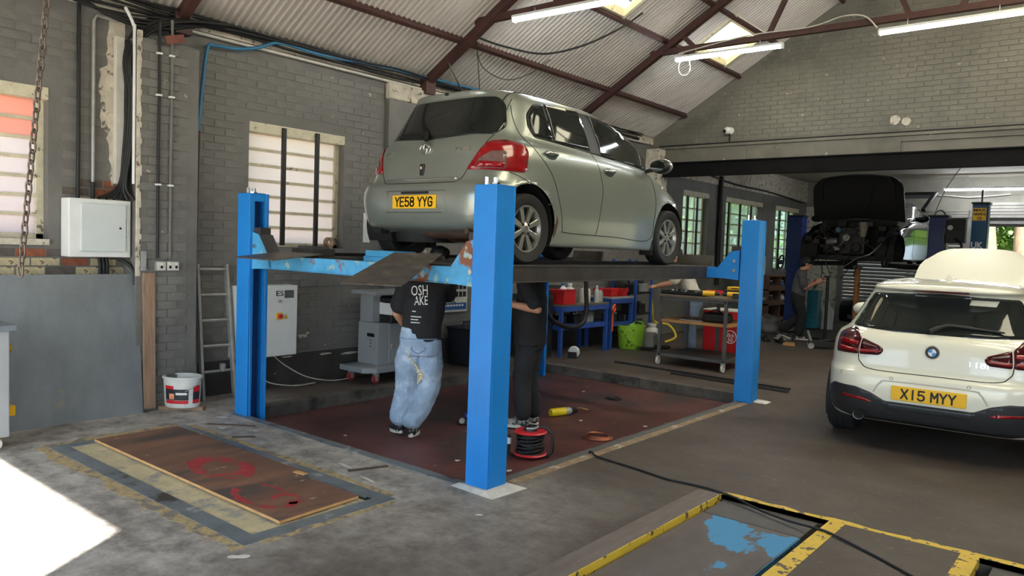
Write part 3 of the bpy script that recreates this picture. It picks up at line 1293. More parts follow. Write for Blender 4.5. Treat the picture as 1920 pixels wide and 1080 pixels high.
def patch(tree, pts, d, name, mat, parent, off=0.003, step=0.035, thick=0.006, r=0.0):
    """a panel following the body: polygon pts projected along d"""
    d = Vector(d).normalized()
    if r:
        pts = rounded(pts, r)
    P = [Vector(p) for p in pts]
    u = d.cross(Vector((0, 0, 1)))
    u = u.normalized() if u.length > 0.1 else Vector((1, 0, 0))
    v = u.cross(d).normalized()
    uv = [(p.dot(u), p.dot(v)) for p in P]
    bm = bmesh.new()
    bm.faces.new([bm.verts.new((a, b, 0)) for a, b in uv])
    for ax in (0, 1):
        lo, hi = min(q[ax] for q in uv), max(q[ax] for q in uv)
        k = lo + step
        while k < hi - 0.004:
            co = (k, 0, 0) if ax == 0 else (0, k, 0)
            no = (1, 0, 0) if ax == 0 else (0, 1, 0)
            bmesh.ops.bisect_plane(bm, geom=bm.verts[:] + bm.edges[:] + bm.faces[:], plane_co=co, plane_no=no)
            k += step
    w0 = P[0].dot(d)
    for q in bm.verts:
        p = u * q.co.x + v * q.co.y + d * w0
        q.co = cast(tree, p, d, off)[0]
    bm.normal_update()
    s = sum((f.normal.dot(d) for f in bm.faces), 0.0)
    if s > 0:
        bmesh.ops.reverse_faces(bm, faces=bm.faces)
    me = bpy.data.meshes.new(name)
    bm.to_mesh(me)
    bm.free()
    o = link(name, me, mat, parent, smooth=180)
    if thick:
        so = o.modifiers.new('thickness', 'SOLIDIFY')
        so.thickness = thick
        so.offset = -1
    return o


def seam(tree, pts, d, name, mat, parent, r=0.003, off=0.0, closed=False, n=8):
    """a thin line such as a panel gap drawn on the body"""
    pts = [cast(tree, p, d, off)[0] for p in smooth_path(pts, n, closed)]
    return MB().tube(pts, r, 6, closed).build(name, mat, parent, smooth=180)


m_tyre = M('tyre_rubber', (34, 33, 33), 0.75, var=0.15, vs=10, bump=0.1, bs=80)
m_alloy = M('silver_alloy', (186, 184, 178), 0.3, 0.85, var=0.08, vs=6)
m_dark = M('underbody_black', (22, 21, 21), 0.7, var=0.3, vs=8, bump=0.2, bs=30)
m_rusty = M('rusty_exhaust', (86, 66, 54), 0.7, 0.3, var=0.35, vs=9, bump=0.2, bs=40)
m_glass = M('tinted_car_glass', (34, 38, 37), 0.05, var=0.0, spec=0.5)
m_seal = M('black_rubber_seal', (14, 14, 14), 0.5, var=0.0)
m_lampred = M('red_lamp_lens', (150, 14, 22), 0.12, var=0.15, vs=20, coat=0.6)
m_lampdark = M('dark_lamp_lens', (70, 8, 14), 0.12, var=0.1, vs=20, coat=0.6)
m_lampclear = M('smoked_lamp_lens', (122, 96, 92), 0.12, var=0.1, vs=30, coat=0.5)
m_plate = M('yellow_number_plate', (246, 190, 16), 0.35, var=0.03, vs=10)
m_letter = M('black_lettering', (16, 16, 16), 0.4, var=0.0)
m_whiteletter = M('white_lettering', (232, 232, 230), 0.5, var=0.0)
m_chromec = M('chrome_trim', (215, 215, 212), 0.12, 1.0, var=0.0)
m_gap = M('panel_gap_black', (12, 12, 12), 0.8, var=0.0)
m_plastic = M('black_plastic', (26, 26, 27), 0.5, var=0.1, vs=15)


def wheel(parent, x, y, z, r, w, side, spokes=8, rim=None, style='alloy', name='wheel'):
    """wheel centred at the tyre, side=+1 shows its face to +x"""
    R_ = rim or r * 0.68
    t = MB()
    h = w / 2
    prof = [(R_ * 0.98, -h * 0.7), (R_ + 0.012, -h * 0.86), (r * 0.93, -h), (r * 0.985, -h * 0.86), (r, -h * 0.6), (r, -h * 0.28), (r - 0.007, -h * 0.26), (r - 0.007, -h * 0.22), (r, -h * 0.2),
            (r, h * 0.2), (r - 0.007, h * 0.22), (r - 0.007, h * 0.26), (r, h * 0.28), (r, h * 0.6), (r * 0.985, h * 0.86), (r * 0.93, h), (R_ + 0.012, h * 0.86), (R_ * 0.98, h * 0.7)]
    t.lathe(prof, n=40, axis='X')
    o = t.build(name, m_tyre, parent, smooth=50)
    o.location = (x, y, z)
    b = MB()
    s = side
    b.lathe([(R_ * 0.99, -s * h * 0.7), (R_ * 0.9, -s * h * 0.3), (R_ * 0.9, s * h * 0.55), (R_ * 0.985, s * h * 0.72), (R_ * 0.985, s * h * 0.8), (R_ * 0.93, s * h * 0.8), (R_ * 0.90, s * h * 0.6)], n=40, axis='X')
    b.build('wheel_rim', m_alloy, o, smooth=50)
    k = MB()
    k.lathe([(0.0, 0.0), (R_ * 0.86, 0.0), (R_ * 0.9, -s * 0.02)], n=24, axis='X')
    k.build('brake_disc', m_dark if style != 'bare' else m_rusty, o, smooth=50)
    sp = MB()
    if style == 'alloy':
        for i in range(spokes):
            a = 2 * PI * (i + 0.5) / spokes
            ca, sa = math.cos(a), math.sin(a)
            for (rr0, rr1, w0, w1) in ((R_ * 0.12, R_ * 0.95, R_ * 0.085, R_ * 0.13),):
                pts = []
                for (rr, ww, xx) in ((rr0, w0, s * h * 0.62), (rr1, w1, s * h * 0.74)):
                    for (sg, dx) in ((-1, -0.03 * s), (1, -0.03 * s), (1, 0), (-1, 0)):
                        pts.append((xx + dx, rr * ca - sg * ww * sa, rr * sa + sg * ww * ca))
                sp.hexa([pts[0], pts[1], pts[5], pts[4], pts[3], pts[2], pts[6], pts[7]])
        sp.lathe([(0.0, s * h * 0.72), (R_ * 0.15, s * h * 0.72), (R_ * 0.30, s * h * 0.6), (R_ * 0.30, s * h * 0.3)], n=20, axis='X')
        sp.build('alloy_spokes', m_alloy, o, bev=0.004)
        lg = MB()
        for i in range(4):
            a = PI / 4 + i * PI / 2
            lg.cyl((s * h * 0.60, R_ * 0.25 * math.cos(a), R_ * 0.25 * math.sin(a)), (s * h * 0.72, R_ * 0.25 * math.cos(a), R_ * 0.25 * math.sin(a)), 0.012, 8)
        lg.build('wheel_bolts', m_plastic, o)
    return o


def liner(yc, zc, ra, W, parent):
    """inside of a wheel arch"""
    n = 20
    for s in (-1, 1):
        mb = MB()
        vs, fs = [], []
        for k in range(n + 1):
            a = -0.15 * PI + 1.3 * PI * k / n
            c, q = yc + ra * math.cos(a), zc + ra * math.sin(a)
            vs += [(s * W, c, q), (s * (W - 0.32), c, q)]
        for k in range(n):
            fs.append((2 * k, 2 * k + 1, 2 * k + 3, 2 * k + 2))
        fs.append(tuple(2 * k + 1 for k in range(n + 1)))
        mb.add(vs, fs)
        mb.build('wheel_arch_liner', m_dark, parent, smooth=40)


GLYPH = {
    'Y': [[(0, 1), (.5, .48), (1, 1)], [(.5, .48), (.5, 0)]],
    'E': [[(1, 1), (0, 1), (0, 0), (1, 0)], [(0, .52), (.85, .52)]],
    '5': [[(.95, 1), (.1, 1), (.05, .52), (.5, .62), (.88, .52), (1, .3), (.85, .08), (.5, 0), (.15, .05), (0, .2)]],
    '8': [[(.5, .53), (.12, .62), (.06, .8), (.2, .96), (.5, 1), (.8, .96), (.94, .8), (.88, .62), (.5, .53), (.08, .42), (0, .22), (.15, .05), (.5, 0), (.85, .05), (1, .22), (.92, .42), (.5, .53)]],
    'G': [[(1, .78), (.85, .95), (.5, 1), (.14, .92), (0, .68), (0, .32), (.14, .08), (.5, 0), (.86, .06), (1, .2), (1, .48), (.55, .48)]],
    'X': [[(0, 0), (1, 1)], [(0, 1), (1, 0)]],
    '1': [[(.5, 0), (.5, 1)]],
    'M': [[(0, 0), (0, 1), (.5, .42), (1, 1), (1, 0)]],
    'D': [[(0, 0), (0, 1), (.55, 1), (.88, .86), (1, .5), (.88, .14), (.55, 0), (0, 0)]],
    '6': [[(.95, .85), (.75, .97), (.5, 1), (.15, .88), (0, .5), (.02, .2), (.2, .03), (.5, 0), (.85, .05), (1, .28), (.88, .52), (.5, .58), (.1, .45)]],
    'K': [[(0, 0), (0, 1)], [(1, 1), (0, .42)], [(.35, .62), (1, 0)]],
    'H': [[(0, 0), (0, 1)], [(1, 0), (1, 1)], [(0, .52), (1, .52)]],
}


def plate_text(txt, parent, y, zc, hgt=0.072, pitch=0.060, wid=0.044, stroke=0.0135, gap=0.032):
    """number-plate characters, one mesh each, on a plate facing -y"""
    total = sum(gap if c == ' ' else pitch for c in txt) - (pitch - wid)
    x = -total / 2
    for c in txt:
        if c == ' ':
            x += gap
            continue
        mb = MB()
        for line in GLYPH[c]:
            P = [(x + u * wid, y, zc - hgt / 2 + v * hgt) for u, v in line]
            for a, b in zip(P[:-1], P[1:]):
                mb.bar(a, b, 0.0015, stroke, (0, 1, 0)) if False else mb.bar(a, b, stroke, 0.0016, (0, 1, 0))
            for p in P:
                mb.cyl((p[0], p[1] - 0.0008, p[2]), (p[0], p[1] + 0.0008, p[2]), stroke / 2, 10)
        mb.build('plate_character', m_letter, parent, fix=False)
        x += pitch
# ================================================================== SILVER HATCHBACK ON THE LIFT
m_silver = M('silver_green_metallic', (150, 156, 148), 0.3, 0.55, var=0.02, vs=2, coat=0.7)
Y_RINGS = [
    (0.55, 0.40, 3.25, 5, 4, [(0, 0.21), (1, 0.17), (3.3, 0.19)]),
    (0.74, 0.14, 3.46, 9, 4, [(0, 0.25), (0.6, 0.20), (1, 0.15), (3.3, 0.19)]),
    (0.785, 0.055, 3.56, 10, 4, [(0, 0.285), (0.35, 0.26), (0.9, 0.155), (2.5, 0.145), (3.2, 0.21)]),
    (0.805, 0.022, 3.62, 10, 4, [(0, 0.36), (0.35, 0.34), (0.9, 0.26), (2.5, 0.25), (3.2, 0.30)]),
    (0.82, 0.0, 3.655, 10, 4, [(0, 0.46), (0.9, 0.38), (2.5, 0.37), (3.2, 0.40)]),
    (0.824, 0.002, 3.66, 10, 4, [(0, 0.56), (0.9, 0.5), (2.5, 0.49), (3.2, 0.50)]),
    (0.822, 0.018, 3.64, 9, 4, [(0, 0.62), (0.9, 0.59), (2.5, 0.58), (3.2, 0.58)]),
    (0.820, 0.062, 3.60, 8, 4, [(0, 0.66), (0.9, 0.66), (2.5, 0.65), (3.2, 0.65)]),
    (0.818, 0.082, 3.54, 6.8, 3.6, [(0, 0.75), (0.9, 0.75), (2.5, 0.74), (3.2, 0.72)]),
    (0.812, 0.105, 3.42, 6.2, 3.2, [(0, 0.87), (0.9, 0.87), (2.5, 0.845), (3.2, 0.79)]),
    (0.792, 0.135, 3.20, 5.6, 3.0, [(0, 0.97), (0.9, 0.955), (2.3, 0.915), (2.9, 0.865)]),
    (0.758, 0.17, 2.98, 4.8, 3.6, [(0, 1.035), (0.9, 1.01), (2.2, 0.975), (2.8, 0.945)]),
    (0.718, 0.235, 2.76, 4.4, 5.0, [(0, 1.16), (0.9, 1.14), (2.0, 1.115), (2.6, 1.09)]),
    (0.668, 0.31, 2.50, 4.4, 5.5, [(0, 1.29), (0.9, 1.28), (1.8, 1.27), (2.4, 1.235)]),
    (0.618, 0.355, 2.26, 4.4, 5.0, [(0, 1.375), (0.9, 1.385), (1.6, 1.38), (2.2, 1.335)]),
    (0.548, 0.345, 2.08, 4.4, 4.2, [(0, 1.415), (0.9, 1.435), (1.5, 1.43), (1.95, 1.38)]),
    (0.40, 0.42, 1.80, 4, 3, [(0, 1.43), (0.9, 1.455), (1.4, 1.45), (1.8, 1.41)]),
    (0.18, 0.65, 1.55, 3, 3, [(0, 1.45), (0.9, 1.468), (1.4, 1.462)]),
    (0.01, 0.9, 1.3, 2.5, 2.5, 1.47),
]
YT = [(0, 0.985), (0.5, 1.0), (2.6, 1.0), (3.1, 0.975), (3.66, 0.90)]
YW0, YW1, YWZ = 0.505, 2.905, 0.287
car = thing('hatchback_car', 'silver-green five-door hatchback raised on the blue four-post lift', 'car', (-4.66, 4.36, 1.434))
me, tr = car_body(Y_RINGS, YT, 6, [(YW0, YWZ + 0.02, 0.345), (YW1, YWZ + 0.02, 0.345)])
body = link('body', me, m_silver, car, smooth=180)
liner(YW0, YWZ + 0.02, 0.34, 0.80, car)
liner(YW1, YWZ + 0.02, 0.34, 0.78, car)
for (y, x) in ((YW0, 0.722), (YW1, 0.718)):
    for s in (-1, 1):
        wheel(car, s * x + (0.05 if s < 0 else 0), y, YWZ, 0.287, 0.18, s)
SR, SL, SB = (-1, 0, 0), (1, 0, 0), (0, 1, 0)


def both(pts, d, fn, *a, **k):
    fn(tr, pts, d, *a, **k)
    fn(tr, mirror(pts), (-d[0], d[1], d[2]), *a, **k)


X1 = 1.0
# side glass: dark surround (frames and pillar blackout) and the panes
both([(X1, 0.645, 1.045), (X1, 0.60, 1.13), (X1, 0.62, 1.24), (X1, 0.72, 1.335), (X1, 0.90, 1.378), (X1, 1.42, 1.402), (X1, 1.56, 1.398), (X1, 1.98, 1.35), (X1, 2.32, 1.235), (X1, 2.62, 1.08), (X1, 2.52, 0.945), (X1, 1.60, 0.995)], SR, patch, 'window_surround', m_seal, car, off=0.001, r=0.03)
both([(X1, 0.665, 1.06), (X1, 0.63, 1.13), (X1, 0.645, 1.23), (X1, 0.73, 1.315), (X1, 0.86, 1.352), (X1, 0.885, 1.05)], SR, patch, 'quarter_window', m_glass, car, off=0.006, r=0.02)
both([(X1, 0.905, 1.05), (X1, 0.88, 1.355), (X1, 1.385, 1.382), (X1, 1.44, 1.02)], SR, patch, 'rear_door_window', m_glass, car, off=0.006, r=0.02)
both([(X1, 1.62, 1.01), (X1, 1.545, 1.378), (X1, 1.95, 1.332), (X1, 2.30, 1.215), (X1, 2.36, 1.185), (X1, 2.36, 0.965)], SR, patch, 'front_door_window', m_glass, car, off=0.006, r=0.02)
both([(X1, 2.39, 0.962), (X1, 2.385, 1.165), (X1, 2.56, 1.075), (X1, 2.49, 0.96)], SR, patch, 'mirror_sail_window', m_glass, car, off=0.006, r=0.015)
# rear screen
patch(tr, [(-0.60, -1, 1.035), (-0.63, -1, 1.10), (-0.56, -1, 1.30), (-0.50, -1, 1.365), (0.50, -1, 1.365), (0.56, -1, 1.30), (0.63, -1, 1.10), (0.60, -1, 1.035), (0, -1, 1.005)], SB, 'rear_window', m_glass, car, off=0.004, r=0.03)
patch(tr, [(-0.56, 5, 0.98), (-0.50, 5, 1.33), (0.50, 5, 1.33), (0.56, 5, 0.98)], (0, -1, 0), 'windscreen', m_glass, car, off=0.004, r=0.05)
# tail lamps wrap round the corners
TL = [(0.50, 0.08, 0.735), (0.60, 0.12, 0.90), (0.655, 0.14, 0.965), (0.74, 0.24, 0.985), (0.815, 0.40, 0.955), (0.825, 0.44, 0.90), (0.825, 0.42, 0.735)]
DL = (-0.55, 0.83, 0)
both(TL, DL, patch, 'tail_lamp', m_lampred, car, off=0.010, r=0.03, thick=0.012)
both([(0.57, 0.09, 0.745), (0.60, 0.11, 0.825), (0.68, 0.16, 0.885), (0.755, 0.25, 0.89), (0.755, 0.25, 0.745)], DL, patch, 'reversing_lens', m_lampclear, car, off=0.016, r=0.025)
both([(0.585, 0.09, 0.752), (0.60, 0.11, 0.80), (0.745, 0.24, 0.80), (0.745, 0.24, 0.752)], DL, patch, 'indicator_lens', m_lampred, car, off=0.020, r=0.01)
# panel gaps
TG = [(-0.60, -1, 1.0), (-0.575, -1, 0.90), (-0.49, -1, 0.72), (-0.44, -1, 0.655), (-0.36, -1, 0.638), (0, -1, 0.635), (0.36, -1, 0.638), (0.44, -1, 0.655), (0.49, -1, 0.72), (0.575, -1, 0.90), (0.60, -1, 1.0), (0.565, -1, 1.36)]
seam(tr, TG, SB, 'tailgate_gap', m_gap, car, 0.0035)
seam(tr, [(-0.42, -1, 0.668), (0, -1, 0.666), (0.42, -1, 0.668)], SB, 'chrome_strip', m_chromec, car, 0.007, 0.004)
both([(X1, 0.50, 1.30), (X1, 0.48, 1.18), (X1, 0.50, 1.06), (X1, 0.60, 0.93), (X1, 0.80, 0.74), (X1, 0.92, 0.48), (X1, 0.97, 0.31), (X1, 1.05, 0.275), (X1, 1.8, 0.262), (X1, 2.46, 0.25), (X1, 2.54, 0.45), (X1, 2.57, 0.66), (X1, 2.50, 0.86), (X1, 2.47, 0.93)], SR, seam, 'door_gap', m_gap, car, 0.0035)
both([(X1, 1.44, 1.03), (X1, 1.52, 0.84), (X1, 1.57, 0.68), (X1, 1.54, 0.49), (X1, 1.50, 0.27)], SR, seam, 'door_split_gap', m_gap, car, 0.003)
both([(X1, 0.60, 0.63), (X1, 0.52, 0.655), (X1, 0.40, 0.70), (X1, 0.30, 0.725)], SR, seam, 'bumper_gap', m_gap, car, 0.003)
# number plate in its recess
seam(tr, [(-0.33, -1, 0.405), (-0.33, -1, 0.55), (-0.30, -1, 0.57), (0.30, -1, 0.57), (0.33, -1, 0.55), (0.33, -1, 0.405), (0.30, -1, 0.395), (-0.30, -1, 0.395)], SB, 'plate_recess_shade', M('recess_shade_grey', (120, 126, 120), 0.4, 0.5, var=0), car, 0.006, 0.0, True, 3)  # darker grey line puts the recess shade into the colour
npl = MB().box(-0.258, 0.258, -0.012, 0.0, 0.425, 0.535).build('number_plate', m_plate, car, bev=0.004)
plate_text('YE58 YYG', npl, -0.0135, 0.48)
pl2 = MB().box(-0.16, 0.16, -0.006, 0.012, 0.545, 0.565).build('plate_lamp_strip', m_plastic, car)


def oval(c, rx, rz, r, tilt=0):
    return [(c[0] + rx * math.cos(t), c[1], c[2] + rz * math.sin(t)) for t in [2 * PI * k / 28 for k in range(28)]]


def yb(x, z, off=0.0):
    return cast(tr, (x, -1, z), SB, off)[0]


bg = MB()
bc = yb(0, 0.925)
for (rx, rz, dz) in ((0.062, 0.044, 0), (0.020, 0.040, 0.002), (0.042, 0.016, 0.018)):
    bg.tube(oval((0, bc.y - 0.010, 0.925 + dz), rx, rz, 0), 0.006, 6, True)
bg.build('oval_badge', m_chromec, car, smooth=60)
lk = MB()
lk.box(-0.025, 0.025, yb(0, 0.75).y - 0.014, yb(0, 0.75).y + 0.01, 0.70, 0.80)
lkk = lk.build('tailgate_lock', m_plastic, car, bev=0.01)
MB().cyl((0, yb(0, 0.76).y - 0.02, 0.765), (0, yb(0, 0.76).y + 0.0, 0.765), 0.013, 14).build('lock_barrel', m_chromec, lkk, smooth=40)
lettering('YARIS', 0.055, m_chromec, car, (0.42, 0, 0.90), (1, 0, 0), (0, 0, 1), 'model_script', width=0.17, depth=0.003, bold=0.001, mapf=lambda c: yb(c.x, c.z, 0.003 - c.y * 0.5))
lettering('VVT-i', 0.04, m_chromec, car, (-0.45, 0, 0.895), (1, 0, 0), (0, 0, 1), 'model_script', width=0.10, depth=0.003, mapf=lambda c: yb(c.x, c.z, 0.003 - c.y * 0.5))
# rear wiper
wp = MB()
a, b, c = yb(0.0, 0.985, 0.03), yb(-0.03, 1.05, 0.035), yb(-0.36, 1.055, 0.022)
wp.tube([a, (a + b) / 2, b], [0.022, 0.02, 0.016], 8)
wp.tube([b, (b + c) / 2 + Vector((0, -0.008, 0.004)), c], [0.014, 0.010, 0.006], 8)
wp.tube([yb(-0.06, 1.045, 0.012), yb(-0.25, 1.04, 0.012), yb(-0.42, 1.05, 0.012)], 0.007, 6)
wp.build('rear_wiper', m_plastic, car, smooth=60)
# roof spoiler lip, high brake lamp nub and aerial base
MB().box(-0.018, 0.018, 0.335, 0.37, 1.405, 1.43).build('washer_nozzle', m_plastic, car, bev=0.004)
ae = MB()
ae.tube([(0.0, 0.55, 1.45), (0.0, 0.42, 1.60), (0.0, 0.35, 1.68)], [0.008, 0.005, 0.003], 6)
ae.build('roof_aerial', m_plastic, car, smooth=60)
# door handles; flat darker ovals carry the shade of dished recesses
for s in (-1, 1):
    for (y, z) in ((0.79, 0.915), (1.68, 0.855)):
        d = (-s, 0, 0)
        patch(tr, [(s * X1, y + 0.085 * math.cos(t), z + 0.04 * math.sin(t)) for t in [2 * PI * k / 20 for k in range(20)]], d, 'handle_recess_shade', M('handle_shade_grey', (108, 114, 108), 0.35, 0.6, var=0.02), car, off=0.002, thick=0.004)
        h = MB()
        pts = [cast(tr, (s * X1, y + dy, z + 0.004), d, o_)[0] for dy, o_ in ((-0.085, 0.008), (-0.05, 0.028), (0.0, 0.032), (0.05, 0.028), (0.08, 0.008))]
        h.tube(smooth_path(pts, 4), 0.013, 8)
        h.build('door_handle', m_chromec, car, smooth=60)
    # door mirror
    mr = MB()
    mr.ell((s * 0.91, 2.47, 0.985), 0.105, 0.075, 0.072, 16, 10)
    mm_ = mr.build('wing_mirror', m_plastic, car, smooth=180)
    sh = MB()
    sh.ell((s * 0.915, 2.495, 0.987), 0.106, 0.07, 0.075, 16, 10)
    sh.build('mirror_shell', m_silver, mm_, smooth=180)
    MB().bar((s * 0.74, 2.46, 0.94), (s * 0.86, 2.47, 0.96), 0.05, 0.035).build('mirror_stalk', m_plastic, mm_, bev=0.008)
    g = MB().cyl((s * 0.91, 2.405, 0.985), (s * 0.91, 2.392, 0.985), 0.06, 20)
    g.v = [(s * 0.91 + (x - s * 0.91) * 1.35, y, 0.985 + (z - 0.985) * 0.9) for x, y, z in g.v]
    g.build('mirror_glass', M('mirror_glass', (190, 196, 198), 0.05, 1.0, var=0), mm_)
    # side repeater
    MB().ell(cast(tr, (s * X1, 2.78, 0.80), (-s, 0, 0), 0.0)[0], 0.008, 0.022, 0.013, 12, 8).build('side_repeater', m_whiteletter, car, smooth=180)
    # mud flap, rust at the arch
    MB().box(s * 0.66, s * 0.80, 2.545, 2.56, 0.10, 0.30).build('mud_flap', m_plastic, car)
    MB().box(s * 0.55, s * 0.70, 0.80, 0.815, 0.10, 0.22).build('mud_flap', m_plastic, car)
patch(tr, [(X1, 0.835, 0.30), (X1, 0.865, 0.35), (X1, 0.875, 0.42), (X1, 0.90, 0.36), (X1, 0.885, 0.27), (X1, 0.86, 0.22)], SR, 'rust_patch', m_rusty, car, off=0.002, thick=0.003, step=0.02)
# headlamps (front, seen only from the side)
both([(0.30, 5, 0.66), (0.36, 5, 0.80), (0.62, 5, 0.84), (0.72, 5, 0.72), (0.70, 5, 0.63)], (-0.25, -0.97, 0), patch, 'headlamp', m_lampclear, car, off=0.006, r=0.03)
# roof gutter strips
for s in (-1, 1):
    seam(tr, [(s * 0.53, 0.45, 3), (s * 0.545, 1.2, 3), (s * 0.52, 1.85, 3)], (0, 0, -1), 'roof_gutter', m_plastic, car, 0.006, 0.001)
MB().ell(cast(tr, (0.60, 0.60, 3), (-0.4, 0, -1), 0)[0], 0.012, 0.03, 0.008, 12, 8).build('roof_fixing_cap', m_whiteletter, car, smooth=180)
# underside: floor, rear axle, silencer, spring pans
ub = MB()
ub.box(-0.62, 0.62, 0.9, 3.1, 0.17, 0.24)
ub.box(-0.55, 0.55, 0.12, 0.9, 0.26, 0.42)
ub.build('floor_pan', m_dark, car)
ax = MB()
ax.tube([(-0.66, YW0 - 0.03, 0.26), (-0.3, YW0 - 0.10, 0.24), (0.3, YW0 - 0.10, 0.24), (0.66, YW0 - 0.03, 0.26)], 0.045, 10)
for s in (-1, 1):
    ax.cyl((s * 0.60, YW0, 0.2), (s * 0.60, YW0, 0.42), 0.055, 10)
    ax.cyl((s * 0.63, YW0, YWZ), (s * 0.70, YW0, YWZ), 0.13, 16)
ax.build('rear_axle', m_dark, car, smooth=40)
ex = MB()
ex.lathe([(0.0, -0.28), (0.09, -0.26), (0.10, -0.2), (0.10, 0.2), (0.09, 0.26), (0.0, 0.28)], (0.20, 0.26, 0.26), 16, 'X', 1, 0.75)
ex.tube([(0.1, 0.9, 0.2), (0.0, 0.5, 0.18), (-0.05, 0.3, 0.24), (0.2, 0.28, 0.26)], 0.025, 8)
ex.tube([(0.44, 0.26, 0.26), (0.52, 0.2, 0.25), (0.54, 0.10, 0.25), (0.54, 0.06, 0.25)], 0.024, 10)
ex.build('exhaust', m_rusty, car, smooth=50)
tk = MB()
tk.lathe([(0.0, 0.15), (0.26, 0.15), (0.27, 0.2), (0.27, 0.28)], (-0.28, 0.42, 0.0), 24, 'Z')
tk.box(-0.6, -0.5, 0.08, 0.16, 0.22, 0.32)
tk.build('spare_wheel_well', m_dark, car, smooth=40)
# ================================================================== WHITE HATCHBACK WITH ITS BONNET UP
m_cwhite = M('cream_white_paint', (236, 232, 214), 0.28, 0.0, var=0.015, vs=2, coat=0.8)
m_cwhite_d = M('dark_diffuser_plastic', (44, 45, 47), 0.45, var=0.08, vs=12)
B_RINGS = [
    (0.60, 0.55, 3.85, 5, 4, 0.20),
    (0.80, 0.17, 4.10, 6, 4, [(0, 0.235), (1.2, 0.19), (3.2, 0.19), (4, 0.22)]),
    (0.845, 0.07, 4.22, 6, 4, [(0, 0.27), (0.6, 0.25), (1.3, 0.20), (3.1, 0.20), (4, 0.24)]),
    (0.866, 0.022, 4.28, 6, 4, [(0, 0.36), (1.3, 0.30), (3.1, 0.30), (4, 0.32)]),
    (0.878, 0.003, 4.31, 6, 4, [(0, 0.46), (1.3, 0.42), (3.1, 0.42), (4, 0.42)]),
    (0.882, 0.0, 4.32, 6, 3.6, 0.56),
    (0.882, 0.012, 4.30, 6, 3.5, 0.635),
    (0.876, 0.058, 4.26, 6, 3.4, 0.685),
    (0.872, 0.075, 4.18, 6, 3.2, [(0, 0.77), (2, 0.77), (3.8, 0.73)]),
    (0.866, 0.092, 4.00, 5.6, 3.2, [(0, 0.87), (2, 0.86), (3.8, 0.80)]),
    (0.835, 0.125, 3.66, 5.2, 3.2, [(0, 0.945), (2, 0.93), (3.4, 0.87)]),
    (0.775, 0.19, 3.10, 4.6, 3.2, [(0, 0.99), (1.2, 0.985), (2.4, 0.975), (3.1, 0.94)]),
    (0.715, 0.30, 2.78, 4.4, 3.2, [(0, 1.085), (1.4, 1.10), (2.7, 1.075)]),
    (0.655, 0.42, 2.46, 4.4, 3.2, [(0, 1.20), (1.4, 1.225), (2.4, 1.19)]),
    (0.600, 0.475, 2.22, 4.4, 3.2, [(0, 1.285), (1.4, 1.325), (2.2, 1.285)]),
    (0.570, 0.375, 2.12, 4.6, 3.2, [(0, 1.325), (1.2, 1.362), (2.1, 1.325)]),
    (0.50, 0.385, 2.0, 4.6, 3.2, [(0, 1.352), (1.2, 1.395), (2.0, 1.355)]),
    (0.36, 0.50, 1.85, 4, 3, [(0, 1.375), (1.2, 1.412), (1.9, 1.38)]),
    (0.15, 0.85, 1.55, 3, 3, 1.418),
    (0.01, 1.1, 1.4, 2.5, 2.5, 1.42),
]
BT = [(0, 0.97), (0.6, 1.0), (3.3, 1.0), (4.32, 0.90)]
BW0, BW1, BWZ = 0.79, 3.47, 0.315
bmw = thing('hatchback_car', 'cream-white hatchback seen from behind with its bonnet raised', 'car', (-1.23, 6.69, 0), R(3.5))
me, tr = car_body(B_RINGS, BT, 5, [(BW0, BWZ + 0.02, 0.365), (BW1, BWZ + 0.02, 0.365)])
link('body', me, m_cwhite, bmw, smooth=180)
liner(BW0, BWZ + 0.02, 0.36, 0.86, bmw)
liner(BW1, BWZ + 0.02, 0.36, 0.84, bmw)
for y in (BW0, BW1):
    for s in (-1, 1):
        wheel(bmw, s * 0.755, y, BWZ, 0.315, 0.225, s, 10)
# rear screen with its dark surround, side glass, windscreen
patch(tr, [(-0.66, -1, 1.0), (-0.60, -1, 1.15), (-0.54, -1, 1.285), (0, -1, 1.31), (0.54, -1, 1.285), (0.60, -1, 1.15), (0.66, -1, 1.0), (0.3, -1, 0.985), (-0.3, -1, 0.985)], SB, 'rear_window', m_glass, bmw, off=0.004, r=0.03)
both([(X1, 0.62, 1.03), (X1, 0.80, 1.20), (X1, 1.05, 1.285), (X1, 1.6, 1.30), (X1, 2.15, 1.23), (X1, 2.62, 1.05), (X1, 2.55, 1.01), (X1, 1.6, 1.02)], SR, patch, 'side_window', m_glass, bmw, off=0.004, r=0.04)
patch(tr, [(-0.60, 5, 1.0), (-0.52, 5, 1.27), (0.52, 5, 1.27), (0.60, 5, 1.0)], (0, -1, 0), 'windscreen', m_glass, bmw, off=0.004, r=0.05)
